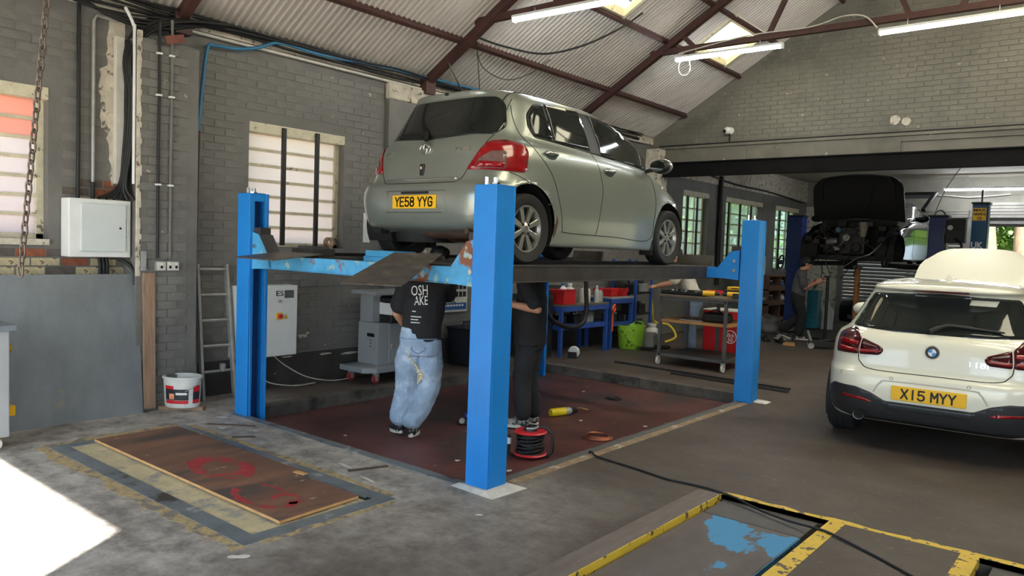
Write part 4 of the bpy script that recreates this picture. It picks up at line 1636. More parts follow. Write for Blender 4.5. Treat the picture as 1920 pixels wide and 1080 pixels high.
# tail lamps: two halves each side, split by the tailgate gap
for s in (-1, 1):
    f = (lambda P: P) if s > 0 else mirror
    d = (-0.35 * s, 0.94, 0)
    patch(tr, f([(0.345, 0.1, 0.832), (0.375, 0.1, 0.79), (0.535, 0.1, 0.782), (0.535, 0.1, 0.915), (0.37, 0.1, 0.862)]), d, 'tail_lamp_inner', m_lampdark, bmw, off=0.010, r=0.018, thick=0.012)
    patch(tr, f([(0.548, 0.1, 0.782), (0.79, 0.1, 0.775), (0.80, 0.15, 0.93), (0.72, 0.12, 0.985), (0.64, 0.1, 0.975), (0.548, 0.1, 0.92)]), d, 'tail_lamp_outer', m_lampdark, bmw, off=0.012, r=0.02, thick=0.014)
    for (za, zb) in ((0.80, 0.825), (0.855, 0.885)):
        patch(tr, f([(0.56, 0.1, za), (0.77, 0.1, za + 0.005), (0.76, 0.1, zb + 0.012), (0.56, 0.1, zb)]), d, 'lamp_light_bar', m_lampred, bmw, off=0.017, r=0.008, thick=0.004)
    patch(tr, f([(0.375, 0.1, 0.815), (0.53, 0.1, 0.80), (0.53, 0.1, 0.825), (0.375, 0.1, 0.832)]), d, 'lamp_light_bar', m_lampred, bmw, off=0.015, r=0.006, thick=0.004)
    patch(tr, f([(0.40, 0.1, 0.85), (0.52, 0.1, 0.865), (0.52, 0.1, 0.885), (0.40, 0.1, 0.858)]), d, 'lamp_light_bar', m_lampclear, bmw, off=0.015, r=0.006, thick=0.004)
# dark lower bumper with reflectors, exhaust
LB = [(-0.80, -1, 0.30), (-0.785, -1, 0.48), (-0.73, -1, 0.522), (-0.54, -1, 0.522), (-0.42, -1, 0.49), (-0.31, -1, 0.433), (0.31, -1, 0.433), (0.42, -1, 0.49), (0.54, -1, 0.522), (0.73, -1, 0.522), (0.785, -1, 0.48), (0.80, -1, 0.30), (0.55, -1, 0.262), (-0.55, -1, 0.262)]
patch(tr, LB, SB, 'diffuser', m_cwhite_d, bmw, off=0.006, r=0.02, thick=0.01)
patch(tr, [(-0.30, -1, 0.372), (-0.30, -1, 0.424), (0.30, -1, 0.424), (0.30, -1, 0.372)], SB, 'diffuser_insert', M('diffuser_gloss_grey', (62, 66, 68), 0.25, var=0.05), bmw, off=0.014, r=0.02, thick=0.008)
for s in (-1, 1):
    f = (lambda P: P) if s > 0 else mirror
    patch(tr, f([(0.40, -1, 0.412), (0.46, -1, 0.438), (0.655, -1, 0.45), (0.63, -1, 0.43), (0.46, -1, 0.412)]), SB, 'reflector', m_lampred, bmw, off=0.011, thick=0.004, step=0.03)
ep = MB()
ep.lathe([(0.045, 0.0), (0.050, -0.012), (0.050, 0.12), (0.040, 0.12), (0.040, -0.01), (0.045, -0.012)], (-0.50, 0.02, 0.295), 22, 'Y')
ep.build('exhaust_tip', M('dull_steel_tip', (120, 118, 116), 0.35, 0.9, var=0.1), bmw, smooth=40)
MB().cyl((-0.50, 0.03, 0.295), (-0.50, 0.13, 0.295), 0.041, 18).build('exhaust_bore', m_gap, bmw)
# panel gaps, parking sensors
seam(tr, [(-0.545, -1, 0.93), (-0.545, -1, 0.78), (-0.52, -1, 0.715), (-0.42, -1, 0.672), (0, -1, 0.668), (0.42, -1, 0.672), (0.52, -1, 0.715), (0.545, -1, 0.78), (0.545, -1, 0.93)], SB, 'tailgate_gap', m_gap, bmw, 0.004)
for x in (-0.66, -0.27, 0.27, 0.66):
    c = cast(tr, (x, -1, 0.62), SB, 0.0)[0]
    MB().tube([(c.x + 0.013 * math.cos(t), c.y - 0.002, c.z + 0.013 * math.sin(t)) for t in [2 * PI * k / 16 for k in range(16)]], 0.0015, 5, True).build('parking_sensor', m_gap, bmw)
# number plate, roundel, model script
npl = MB().box(-0.262, 0.262, -0.016, 0.004, 0.455, 0.568).build('number_plate', m_plate, bmw, bev=0.004)
plate_text('X15 MYY', npl, -0.0175, 0.511)
seam(tr, [(-0.40, -1, 0.50), (-0.35, -1, 0.575), (-0.27, -1, 0.60), (0.27, -1, 0.60), (0.35, -1, 0.575), (0.40, -1, 0.50)], SB, 'plate_recess_shade', M('recess_shade_cream', (206, 202, 186), 0.4, var=0), bmw, 0.008, -0.002)  # darker cream line drawn as shade along the plate recess
rc = cast(tr, (0, -1, 0.853), SB, 0)[0]
rd = MB()
rd.lathe([(0.0, -0.010), (0.052, -0.010), (0.055, -0.004), (0.055, 0.01)], (0, rc.y - 0.004, 0.853), 32, 'Y')
rdo = rd.build('roundel_badge', m_chromec, bmw, smooth=40)
MB().cyl((0, rc.y - 0.0145, 0.853), (0, rc.y - 0.0155, 0.853), 0.048, 28).build('roundel_ring', m_letter, rdo)
for k in range(4):
    a0 = k * PI / 2
    poly = [(0, 0.853)] + [(0.030 * math.cos(a0 + PI / 2 * j / 6), 0.853 + 0.030 * math.sin(a0 + PI / 2 * j / 6)) for j in range(7)]
    MB().prism(poly, rc.y - 0.0175, rc.y - 0.0155, 'XZ').build('roundel_quadrant', m_whiteletter if k % 2 == 0 else M('roundel_blue', (60, 140, 210), 0.3, var=0), rdo)


def yb2(x, z, off):
    return cast(TRB, (x, -1, z), SB, off)[0]


TRB = tr
lettering('118i', 0.06, m_chromec, bmw, (0.32, 0, 0.785), (1, 0, 0), (0, 0, 1), 'model_script', width=0.13, depth=0.003, bold=0.001, mapf=lambda c: yb2(c.x, c.z, 0.003 - c.y * 0.5))
# high brake lamp, fin aerial, wiper, windscreen sticker seen on the rear glass
MB().box(-0.20, 0.20, 0.366, 0.40, 1.317, 1.333).build('high_brake_lamp', m_lampdark, bmw, bev=0.004)
fn = MB()
fn.add([(-0.035, 0.80, 1.405), (0.035, 0.80, 1.405), (0.03, 1.0, 1.412), (-0.03, 1.0, 1.412), (0, 0.80, 1.475), (0, 0.835, 1.47), (0, 1.02, 1.42)], [(0, 1, 4), (1, 2, 5, 4), (2, 6, 5), (3, 6, 2), (0, 4, 5, 3), (3, 5, 6), (0, 3, 2, 1)])
fn.build('fin_aerial', m_cwhite, bmw, bev=0.006)
wp = MB()
a, b, c = cast(tr, (-0.04, -1, 0.99), SB, 0.03)[0], cast(tr, (0.10, -1, 1.045), SB, 0.03)[0], cast(tr, (0.46, -1, 1.025), SB, 0.02)[0]
wp.tube(smooth_path([a, (a + b) / 2 + Vector((0, 0, 0.008)), b, (b + c) / 2, c], 4), [0.024] * 4 + [0.018] * 4 + [0.014] * 4 + [0.010] * 4 + [0.006], 8)
wp.build('rear_wiper', m_plastic, bmw, smooth=60)
patch(tr, [(0.20, -1, 1.225), (0.21, -1, 1.268), (0.40, -1, 1.268), (0.385, -1, 1.222)], SB, 'window_sticker', M('cream_paper', (224, 218, 196), 0.6, var=0.05), bmw, off=0.007, thick=0.002)
both([(X1, 0.55, 0.74), (X1, 1.2, 0.80), (X1, 2.4, 0.80), (X1, 3.2, 0.74)], SR, seam, 'shoulder_crease', m_cwhite, bmw, 0.004, 0.0)
both([(X1, 1.35, 1.0), (X1, 1.30, 0.75), (X1, 1.22, 0.45), (X1, 1.25, 0.25), (X1, 2.4, 0.25), (X1, 2.5, 0.6), (X1, 2.45, 0.97)], SR, seam, 'door_gap', m_gap, bmw, 0.003)
for s in (-1, 1):
    mr = MB()
    mr.ell((s * 0.98, 2.45, 1.02), 0.12, 0.08, 0.075, 16, 10)
    mm_ = mr.build('wing_mirror', m_cwhite, bmw, smooth=180)
    MB().bar((s * 0.80, 2.45, 0.97), (s * 0.93, 2.45, 1.0), 0.05, 0.035).build('mirror_stalk', m_plastic, mm_, bev=0.008)
# raised bonnet: hinged by the windscreen, leading edge up; dark patch below stands in for the shaded engine bay
patch(tr, [(-0.58, 3.15, 3), (-0.60, 3.9, 3), (0.60, 3.9, 3), (0.58, 3.15, 3)], (0, 0, -1), 'engine_bay_dark_patch', m_dark, bmw, off=0.004, r=0.06)
hd = MB()
n1, n2 = 22, 12
vs, fs = [], []
for lay in (0, 1):
    for j in range(n2 + 1):
        v = j / n2
        for i in range(n1 + 1):
            u = -1 + 2 * i / n1
            wd = 0.66 - 0.10 * v ** 2.0
            # rounded front corners
            k = max(0.0, (v - 0.72) / 0.28)
            wd *= math.sqrt(max(0.02, 1 - 0.32 * k ** 3))
            yy = 3.02 + 0.56 * v - 0.12 * (u * u) * v * v
            zz = 1.02 + 0.72 * v - 0.03 * (u ** 2) - 0.07 * (abs(u) ** 6) * v
            vs.append((u * wd, yy + lay * 0.03, zz - lay * 0.022))
st = (n1 + 1) * (n2 + 1)
for lay in (0, 1):
    for j in range(n2):
        for i in range(n1):
            q = lay * st + j * (n1 + 1) + i
            fs.append((q, q + 1, q + n1 + 2, q + n1 + 1))
bd_ = [i for i in range(n1 + 1)] + [j * (n1 + 1) + n1 for j in range(1, n2 + 1)] + [n2 * (n1 + 1) + i for i in range(n1 - 1, -1, -1)] + [j * (n1 + 1) for j in range(n2 - 1, 0, -1)]
for p, q in zip(bd_, bd_[1:] + bd_[:1]):
    fs.append((p, q, q + st, p + st))
hd.add(vs, fs)
hd.build('bonnet', m_cwhite, bmw, smooth=50)
# ================================================================== DARK CAR STRIPPED AT THE FRONT, ON A TWO-POST LIFT
m_dkcar = M('dark_grey_metallic', (32, 35, 36), 0.12, 0.0, var=0.03, vs=3, spec=0.2)
m_engine = M('oily_engine_metal', (58, 54, 52), 0.5, 0.5, var=0.4, vs=14, bump=0.3, bs=50)
m_bayblack = M('engine_bay_black', (20, 19, 20), 0.6, var=0.3, vs=10)
m_alu = M('dull_aluminium', (150, 146, 140), 0.4, 0.8, var=0.2, vs=14)
DZ = 1.36
dk = thing('stripped_car', 'dark grey car with raised bonnet and stripped open front', 'car', (-4.32, 18.92, DZ), PI)
me, tr = car_body(B_RINGS, BT, 5, [(BW0, BWZ + 0.02, 0.365), (BW1, BWZ + 0.02, 0.365)],
                  cut=lambda c: (c.y > 3.02 and c.x < 0.70 and c.z > 0.22) or (c.y > 3.86 and c.z < 0.80))
link('body', me, m_dkcar, dk, smooth=180)
liner(BW0, BWZ + 0.02, 0.36, 0.86, dk)
liner(BW1, BWZ + 0.02, 0.36, 0.84, dk)
for s in (-1, 1):
    wheel(dk, s * 0.755, BW0, BWZ - 0.03, 0.315, 0.21, s, 10)
    h = MB()
    h.lathe([(0.0, s * 0.03), (0.07, s * 0.03), (0.075, 0), (0.15, 0), (0.15, -s * 0.025), (0.06, -s * 0.03), (0.06, -s * 0.1), (0, -s * 0.1)], (s * 0.70, BW1, BWZ - 0.02), 24, 'X')
    h.build('brake_disc', m_rusty, dk, smooth=40)
    MB().cyl((s * 0.60, BW1, 0.3), (s * 0.50, BW1 - 0.06, 0.85), 0.05, 12).build('suspension_strut', m_bayblack, dk, smooth=40)
    MB().bar((s * 0.15, BW1 + 0.05, 0.18), (s * 0.66, BW1, 0.22), 0.09, 0.04).build('lower_arm', m_bayblack, dk, bev=0.01)
patch(tr, [(-0.60, 5, 1.0), (-0.52, 5, 1.27), (0.52, 5, 1.27), (0.60, 5, 1.0)], (0, -1, 0), 'windscreen', m_glass, dk, off=0.004, r=0.05)
both([(X1, 0.62, 1.03), (X1, 0.80, 1.20), (X1, 1.05, 1.285), (X1, 1.6, 1.30), (X1, 2.15, 1.23), (X1, 2.62, 1.05), (X1, 2.55, 1.01), (X1, 1.6, 1.02)], SR, patch, 'side_window', m_glass, dk, off=0.004, r=0.04)
patch(tr, [(-0.32, 5, 1.03), (-0.30, 5, 1.10), (0.10, 5, 1.11), (0.12, 5, 1.04)], (0, -1, 0), 'dust_sheet', M('pale_paper_sheet', (226, 220, 190), 0.7, var=0.05), dk, off=0.02)
both([(X1, 1.35, 1.0), (X1, 1.30, 0.75), (X1, 1.22, 0.45), (X1, 1.25, 0.25), (X1, 2.4, 0.25), (X1, 2.5, 0.6), (X1, 2.45, 0.97)], SR, seam, 'door_gap', m_gap, dk, 0.003)
for s in (-1, 1):
    mm_ = MB().ell((s * 0.99, 2.45, 1.02), 0.13, 0.08, 0.075, 16, 10).build('wing_mirror', m_dkcar, dk, smooth=180)
    MB().bar((s * 0.80, 2.45, 0.97), (s * 0.93, 2.45, 1.0), 0.05, 0.035).build('mirror_stalk', m_plastic, mm_, bev=0.008)
# raised bonnet, lining towards the camera
vs, fs = [], []
for lay in (0, 1):
    for j in range(n2 + 1):
        v = j / n2
        for i in range(n1 + 1):
            u = -1 + 2 * i / n1
            wd = 0.84 - 0.02 * v
            k = max(0.0, (v - 0.74) / 0.26)
            wd *= 1 - 0.22 * k ** 2
            vs.append((u * wd, 3.04 + 0.36 * v + 0.04 * u * u * v + lay * 0.03 - 0.1 * v * v, 1.0 + 0.84 * v - 0.07 * u * u - lay * 0.012))
fs = []
for lay in (0, 1):
    for j in range(n2):
        for i in range(n1):
            q = lay * st + j * (n1 + 1) + i
            fs.append((q, q + 1, q + n1 + 2, q + n1 + 1))
for p, q in zip(bd_, bd_[1:] + bd_[:1]):
    fs.append((p, q, q + st, p + st))
bo = MB().add(vs, fs).build('bonnet', m_bayblack, dk, smooth=50)
rb = MB()
rb.tube(smooth_path([(-0.66, 3.14, 1.2), (-0.64, 3.36, 1.62), (-0.5, 3.385, 1.76), (0, 3.395, 1.80), (0.5, 3.385, 1.76), (0.64, 3.36, 1.62), (0.66, 3.14, 1.2)], 5), 0.018, 6)
rb.build('bonnet_rib', m_bayblack, bo, smooth=60)
MB().tube([(-0.34, 3.75, 0.82), (-0.33, 3.45, 1.58)], 0.008, 6).build('bonnet_stay', m_bayblack, dk)
# open tailgate at the back
tg = MB()
tg.tube(smooth_path([(-0.60, 0.48, 1.30), (-0.66, 0.20, 1.52), (-0.66, -0.25, 1.70), (-0.55, -0.42, 1.72), (0.55, -0.42, 1.72), (0.66, -0.25, 1.70), (0.66, 0.20, 1.52), (0.60, 0.48, 1.30)], 5), 0.05, 8)
tg.hexa([(-0.6, -0.42, 1.66), (0.6, -0.42, 1.66), (0.62, -0.12, 1.60), (-0.62, -0.12, 1.60), (-0.6, -0.42, 1.75), (0.6, -0.42, 1.75), (0.62, -0.12, 1.68), (-0.62, -0.12, 1.68)])
tg.build('tailgate', m_bayblack, dk, smooth=50)
# engine bay
MB().box(-0.70, 0.70, 3.0, 3.06, 0.25, 0.98).build('bulkhead', m_bayblack, dk)
for s in (-1, 1):
    MB().hexa([(s * 0.62, 3.06, 0.55), (s * 0.74, 3.06, 0.55), (s * 0.70, 3.95, 0.52), (s * 0.58, 3.95, 0.52), (s * 0.60, 3.06, 0.80), (s * 0.76, 3.06, 0.84), (s * 0.72, 3.95, 0.62), (s * 0.60, 3.95, 0.62)]).build('chassis_leg', m_bayblack, dk, bev=0.01)
MB().bar((-0.62, 3.72, 0.22), (0.62, 3.72, 0.22), 0.16, 0.09).build('subframe', m_bayblack, dk, bev=0.01)
rnd = random.Random(21)
eb = MB()
eb.box(-0.30, 0.18, 3.25, 3.70, 0.28, 0.82)
eng = eb.build('engine_block', m_engine, dk, bev=0.03)
MB().box(-0.26, 0.12, 3.30, 3.62, 0.80, 0.90).build('rocker_cover', m_bayblack, eng, bev=0.02)
for (x, z, r_) in ((0.02, 0.60, 0.075), (-0.16, 0.42, 0.09), (0.12, 0.44, 0.06), (-0.2, 0.68, 0.05)):
    p = MB()
    p.lathe([(0.0, 0.06), (r_ * 0.3, 0.06), (r_ * 0.35, 0.045), (r_ * 0.8, 0.045), (r_, 0.06), (r_, 0.0), (0, 0)], (x, 3.70, z), 20, 'Y')
    p.build('pulley', m_alu if r_ == 0.075 else m_engine, eng, smooth=40)
MB().lathe([(0.0, -0.1), (0.085, -0.1), (0.09, -0.06), (0.09, 0.06), (0.085, 0.1), (0, 0.1)], (0.30, 3.62, 0.52), 18, 'X').build('alternator', m_alu, eng, smooth=40)
MB().box(0.22, 0.50, 3.3, 3.62, 0.28, 0.50).build('gearbox', m_engine, eng, bev=0.04)
MB().lathe([(0.0, 0.0), (0.05, 0.0), (0.075, 0.16), (0.08, 0.26), (0.085, 0.27), (0.0, 0.275)], (-0.27, 3.72, 0.62), 16, 'Z').build('washer_bottle', M('dirty_translucent_plastic', (150, 140, 124), 0.5, var=0.2, vs=10), eng, smooth=40)
MB().cyl((0.16, 3.74, 0.74), (0.16, 3.80, 0.74), 0.05, 14).build('oil_filler', M('blue_grey_cap', (70, 100, 120), 0.4, var=0.1), eng, smooth=40)
MB().box(0.42, 0.62, 3.2, 3.45, 0.62, 0.84).build('battery_tray', m_bayblack, eng, bev=0.01)
for k in range(22):
    x = rnd.uniform(-0.62, 0.62)
    z = rnd.uniform(0.35, 0.88)
    pts = [(x, rnd.uniform(3.5, 3.85), z)]
    for j in range(4):
        p = pts[-1]
        pts.append((p[0] + rnd.uniform(-0.2, 0.2), min(3.92, max(3.3, p[1] + rnd.uniform(-0.1, 0.1))), min(0.92, max(0.2, p[2] + rnd.uniform(-0.18, 0.16)))))
    MB().tube(smooth_path(pts, 4), rnd.choice([0.006, 0.008, 0.012, 0.02]), 6).build('hose', rnd.choice([m_bayblack, m_bayblack, m_engine, m_alu, m_rusty]), eng, smooth=60)
for k in range(14):
    x, z, y = rnd.uniform(-0.6, 0.6), rnd.uniform(0.3, 0.86), rnd.uniform(3.4, 3.78)
    w = rnd.uniform(0.03, 0.08)
    MB().box(x - w, x + w, y - w, y + w, z - w * 0.7, z + w * 0.7).build('engine_ancillary', rnd.choice([m_bayblack, m_engine, m_engine, m_alu]), eng, bev=0.012)
for k, (x, z) in enumerate(((-0.10, 0.2), (0.45, 0.2), (-0.28, 0.25), (0.30, 0.22))):
    pts = [(x, 3.8, z + 0.2), (x + 0.04, 3.86, z), (x + rnd.uniform(-0.1, 0.1), 3.88, z - 0.18), (x + rnd.uniform(-0.1, 0.15), 3.86, z - 0.38)]
    MB().tube(smooth_path(pts, 5), 0.009, 6).build('dangling_loom', m_bayblack, dk, smooth=60)
MB().tube(smooth_path([(-0.62, 3.80, 0.50), (-0.46, 3.90, 0.30), (-0.24, 3.90, 0.22), (-0.05, 3.88, 0.08), (0.10, 3.9, 0.02)], 5), 0.014, 6).build('coolant_pipe', m_alu, dk, smooth=60)
MB().box(-0.62, 0.62, 0.7, 3.1, 0.17, 0.22).build('floor_pan', m_dark, dk)

# the two-post lift it stands on
m_navy = M('navy_lift_paint', (28, 50, 112), 0.4, var=0.12, vs=5)


def lift_post(name, label, loc, w, d, h, mat, group=None):
    root = thing(name, label, 'lift post', loc, 0, group)
    p = MB()
    p.box(-w / 2, w / 2, -d / 2, d / 2, 0, h)
    MB().box(-w / 2 - 0.09, w / 2 + 0.09, -d / 2 - 0.09, d / 2 + 0.09, 0, 0.02).build('base_plate', mat, root)
    c = p.build('column', mat, root, bev=0.012)
    MB().box(-w / 2 - 0.02, w / 2 + 0.02, -d / 2 - 0.02, d / 2 + 0.02, h, h + 0.03).build('top_plate', m_black, root)
    return root


lp = lift_post('vehicle_lift', 'navy lift column beside the rear windows, left of the stripped car', (-5.62, 16.2, 0), 0.30, 0.26, 2.40, m_navy)
rp = lift_post('vehicle_lift', 'navy lift column with black control box, right of the stripped car', (-2.98, 16.2, 0), 0.30, 0.26, 2.40, m_navy)
for (root, sx) in ((lp, 1), (rp, -1)):
    MB().box(sx * 0.10 - 0.1, sx * 0.10 + 0.1, -0.17, 0.17, DZ + 0.02, DZ + 0.24).build('carriage', m_navy, root, bev=0.01)
    for (dy) in (-1.05, 0.95):
        MB().bar((sx * 0.16, 0.1 * (1 if dy > 0 else -1), DZ + 0.08), (sx * 0.66, dy, DZ + 0.10), 0.12, 0.09).build('swing_arm', m_black, root, bev=0.008)
        MB().cyl((sx * 0.66, dy, DZ + 0.1), (sx * 0.66, dy, DZ + 0.19), 0.055, 14).build('lifting_pad', m_black, root, smooth=40)
cb = MB().box(0.14, 0.46, -0.20, 0.0, 1.92, 2.36).build('control_box', m_black, rp, bev=0.012)
MB().cyl((0.22, -0.20, 2.20), (0.22, -0.215, 2.20), 0.045, 16).build('gauge', m_whiteletter, cb, smooth=40)
MB().tube(smooth_path([(0.16, -0.18, 2.25), (0.12, -0.2, 2.0), (0.18, -0.21, 1.7), (0.15, -0.2, 1.2), (0.16, -0.18, 0.6)], 5), 0.014, 6).build('control_cable', m_guide, rp, smooth=60)
MB().tube(smooth_path([(0.30, -0.22, 2.0), (0.40, -0.24, 1.92), (0.42, -0.22, 1.84), (0.34, -0.22, 1.82)], 5), 0.02, 6).build('hose_loop', m_black, cb, smooth=60)
MB().tube(smooth_path([(-0.1, 0, 2.43), (-0.04, 0, 2.52), (0.04, 0, 2.52), (0.1, 0, 2.43)], 4), 0.012, 6).build('lifting_eye', m_black, rp, smooth=60)
m_petrol = M('petrol_blue_paint', (28, 78, 112), 0.4, var=0.1, vs=4)
up = lift_post('vehicle_lift', 'petrol-blue lift column with yellow load plate in front of the shutter', (-2.44, 17.1, 0), 0.27, 0.24, 2.70, m_petrol)
MB().box(-0.12, 0.10, -0.126, -0.121, 2.38, 2.62).build('load_plate', m_plate, up)
for (t, z, sz) in (('MAX', 2.575, 0.07), ('4000KG', 2.50, 0.07), ('CE', 2.42, 0.07)):
    lettering(t, sz, m_letter, up, (-0.01, -0.1275, z), (1, 0, 0), (0, 0, 1), 'load_lettering', bold=0.002, width=0.2 if t != 'CE' else 0.08)
for (t, z) in (('UK', 1.90), ('CA', 1.73)):
    lettering(t, 0.17, m_whiteletter, up, (-0.02, -0.124, z), (1, 0, 0), (0, 0, 1), 'conformity_lettering', bold=0.006, width=0.2)
MB().bar((0.0, 0.0, 2.73), (0.0, 0.0, 2.98), 0.03, 0.03).build('top_spigot', m_black, up)
# ================================================================== LAMPS
m_tube = emis('lit_tube_diffuser', (244, 250, 255), 18.0)
m_white = M('white_enamel', (222, 224, 222), 0.45, var=0.04, vs=6)
m_whitedirty = M('dirty_white_plastic', (206, 202, 192), 0.5, var=0.1, vs=8)
m_rubber = M('black_cable', (24, 24, 25), 0.55, var=0.15, vs=12)
m_hoseblue = M('blue_air_hose', (52, 120, 160), 0.5, var=0.12, vs=6)
m_wood = M('worn_softwood', (150, 122, 100), 0.8, var=0.2, vs=6, bump=0.2, bs=40, stretch=(6, 6, 0.6))
m_galv = M('galvanised_steel', (168, 167, 164), 0.45, 0.35, var=0.15, vs=10)


def lamp(label, a, b, drop=0.05):
    a, b = Vector(a), Vector(b)
    root = thing('batten_light', label, 'light', (a + b) / 2, 0, None)
    h = (b - a) / 2
    MB().bar(-h, h, 0.07, 0.03).build('housing', m_white, root, bev=0.004)
    t = MB()
    t.tube([-h * 0.985 - Vector((0, 0, 0.028)), h * 0.985 - Vector((0, 0, 0.028))], 0.03, 14)
    t.build('diffuser', m_tube, root, smooth=60)
    for s in (-1, 1):
        MB().bar(h * s * 0.975 - Vector((0, 0, 0.026)), h * s * 1.01 - Vector((0, 0, 0.026)), 0.075, 0.075).build('end_cap', m_white, root, bev=0.01)
    for s in (-0.6, 0.6):
        MB().cyl(h * s, h * s + Vector((0, 0, drop)), 0.006, 6).build('hanger', m_galv, root)
    return root


lamp('white LED batten hanging nearest above the lifted silver hatchback', (-5.56, 6.62, 4.12), (-4.06, 6.62, 4.10), 0.06)
lampB = lamp('white LED batten with a dangling white cable below the rooflight', (-5.25, 9.84, 4.31), (-3.73, 9.84, 4.30), 0.08)
lamp('white LED batten at the upper right in front of the gable wall', (-2.58, 9.84, 4.29), (-1.06, 9.84, 4.30), 0.09)
lamp('added white LED batten on the rear bay ceiling, unseen behind the black girder', (-5.0, 16.4, 3.49), (-3.4, 16.4, 3.49), 0.06)  # added lamp, out of sight, to brighten the rear bay
lamp('white LED batten high on the rear bay wall', (-3.62, 19.9, 3.25), (-1.2, 19.9, 3.24), 0.28)
MB().tube(smooth_path([(-0.66, -0.02, -0.03), (-0.70, -0.02, -0.14), (-0.66, -0.02, -0.24), (-0.56, -0.02, -0.26), (-0.52, -0.02, -0.16), (-0.56, -0.02, -0.02)], 6), 0.006, 6).build('flex', m_white, lampB, smooth=60)

# ================================================================== LEFT WALL: CABLES, PIPES, BOXES
def cable(name, label, pts, r, mat, cat='cable', n=6, group=None):
    P = smooth_path(pts, n)
    base = P[0].copy()
    o = MB().tube([p - base for p in P], r, 7).build(name, mat, None, smooth=60)
    o.location = base
    return tag(o, label, cat, group)


WXX = WX + 0.03
rnd = random.Random(4)
EAVE = ['thick black cable sagging in front of the eaves by the blue hose', 'black cable on the wall plate running behind the rafter foot', 'thin black cable looping loosely under the roof sheets', 'black cable lowest in the bundle along the wall top', 'black cable tucked highest against the roof sheets at the eaves']
for k in range(5):
    pts = []
    y = 2.0
    while y < 12.3:
        pts.append((WX + 0.05 + 0.02 * k + rnd.uniform(-0.01, 0.01), y, 3.535 + 0.014 * k + rnd.uniform(-0.02, 0.02) + (0.04 if k == 2 else 0)))
        y += 0.7
    cable('eaves_cable', EAVE[k], pts, 0.011 + 0.003 * (k == 0), m_rubber)
for k in range(4):
    cable('feeder_cable', ['thick black cable sweeping in at the top left corner', 'second black cable sweeping in below the thick one, top left', 'black cable curling over the bundle head at the eaves', 'thin black cable crossing above the white trunking'][k], [(WX + 0.09 + 0.02 * k, 2.0, 3.74 - 0.03 * k), (WX + 0.09 + 0.02 * k, 2.5, 3.56 - 0.03 * k), (WX + 0.1, 2.95, 3.40 + 0.02 * k), (WX + 0.14, 3.3, 3.40 + 0.03 * k), (WX + 0.12, 3.8, 3.54), (WX + 0.08, 4.6, 3.58)], 0.016 - 0.002 * k, m_rubber)
cable('conduit', 'white conduit running the length of the wall top', [(WXX, 2.3, 3.50), (WXX, 3.5, 3.475), (WXX, 7.0, 3.465), (WXX, 9.5, 3.47), (WXX, 12.2, 3.5)], 0.016, m_whitedirty, 'pipe')
cable('air_hose', 'blue air hose draped along the eaves and dropping beside the pier', [(WX + 0.12, 9.6, 3.66), (WX + 0.10, 7.6, 3.62), (WX + 0.10, 6.4, 3.60), (WX + 0.10, 5.6, 3.57), (WX + 0.10, 5.0, 3.545), (WX + 0.09, 4.55, 3.56), (WX + 0.08, 4.3, 3.46), (WX + 0.07, 4.07, 3.40), (WX + 0.06, 3.86, 3.385), (WX + 0.06, 3.78, 3.34), (WX + 0.05, 3.735, 2.95), (WX + 0.05, 3.70, 2.53)], 0.017, m_hoseblue, 'hose')
cable('drop_pipe', 'dark rusty drop pipe below the blue air hose', [(WX + 0.05, 3.70, 2.56), (WX + 0.05, 3.69, 2.0), (WX + 0.05, 3.68, 0.95)], 0.022, M('dark_rusty_pipe', (62, 48, 44), 0.7, 0.3, var=0.3, vs=8), 'pipe')
dp = thing('air_tap', 'grey air tap and valve at the foot of the drop pipe', 'tap', (WX + 0.06, 3.68, 0.25))
MB().tube([(0, 0, 0.70), (0, 0, 0.45), (0, 0.02, 0.0)], 0.016, 8).build('pipe', m_galv, dp, smooth=60)
MB().cyl((0, 0, 0.62), (0, 0, 0.70), 0.022, 10).build('blue_collar', m_hoseblue, dp, smooth=40)
MB().tube([(-0.0, -0.06, 0.44), (0.02, 0.0, 0.46), (0.02, 0.06, 0.50)], 0.012, 6).build('valve_lever', m_galv, dp, smooth=60)
VC = [('black conduit rising from the white distribution box to the eaves', [(WXX, 2.655, 1.84), (WXX, 2.66, 2.4), (WXX, 2.66, 3.5)], 0.016, m_rubber), ('grey steel conduit bending over at the top beside the white trunking', [(WXX, 2.776, 1.84), (WXX, 2.776, 3.36), (WXX, 2.80, 3.41), (WXX, 2.98, 3.40)], 0.015, m_galv)]
for (lb, pts, r_, mt) in VC:
    o = cable('conduit', lb, pts, r_, mt, 'pipe', 1)
MB().tube([(0, 0, 0), (0, 0, 0.16)], 0.017, 8).build('black_sleeve', m_rubber, o, smooth=60)
tk_ = MB().box(-0.03, 0.03, -0.035, 0.035, 0, 1.27).build('trunking', m_whitedirty, None, bev=0.004)
tk_.location = (WX + 0.03, 2.985, 2.0)
tag(tk_, 'upright white plastic trunking above the distribution box', 'trunking')
BN = ['leftmost', 'second', 'third', 'fourth', 'fifth', 'rightmost']
for k in range(6):
    y = 3.005 + 0.006 * (k % 2)
    xo = WX + 0.065 + 0.024 * k
    pts = [(xo + 0.02, 2.80 + 0.05 * k, 1.86), (xo, y - 0.03, 1.98), (xo, y + 0.01, 2.3), (xo + rnd.uniform(0, 0.02), y + 0.03, 2.75), (xo, y + 0.01, 3.1), (xo + 0.02, y + 0.10 + 0.02 * k, 3.36), (xo + 0.04, y + 0.3 + 0.04 * k, 3.50), (xo + 0.05, y + 0.9, 3.56)]
    cable('supply_cable', '%s thick black cable of the bundle rising between box and eaves' % BN[k], pts, 0.014, m_rubber, group='black cables rising to the eaves')
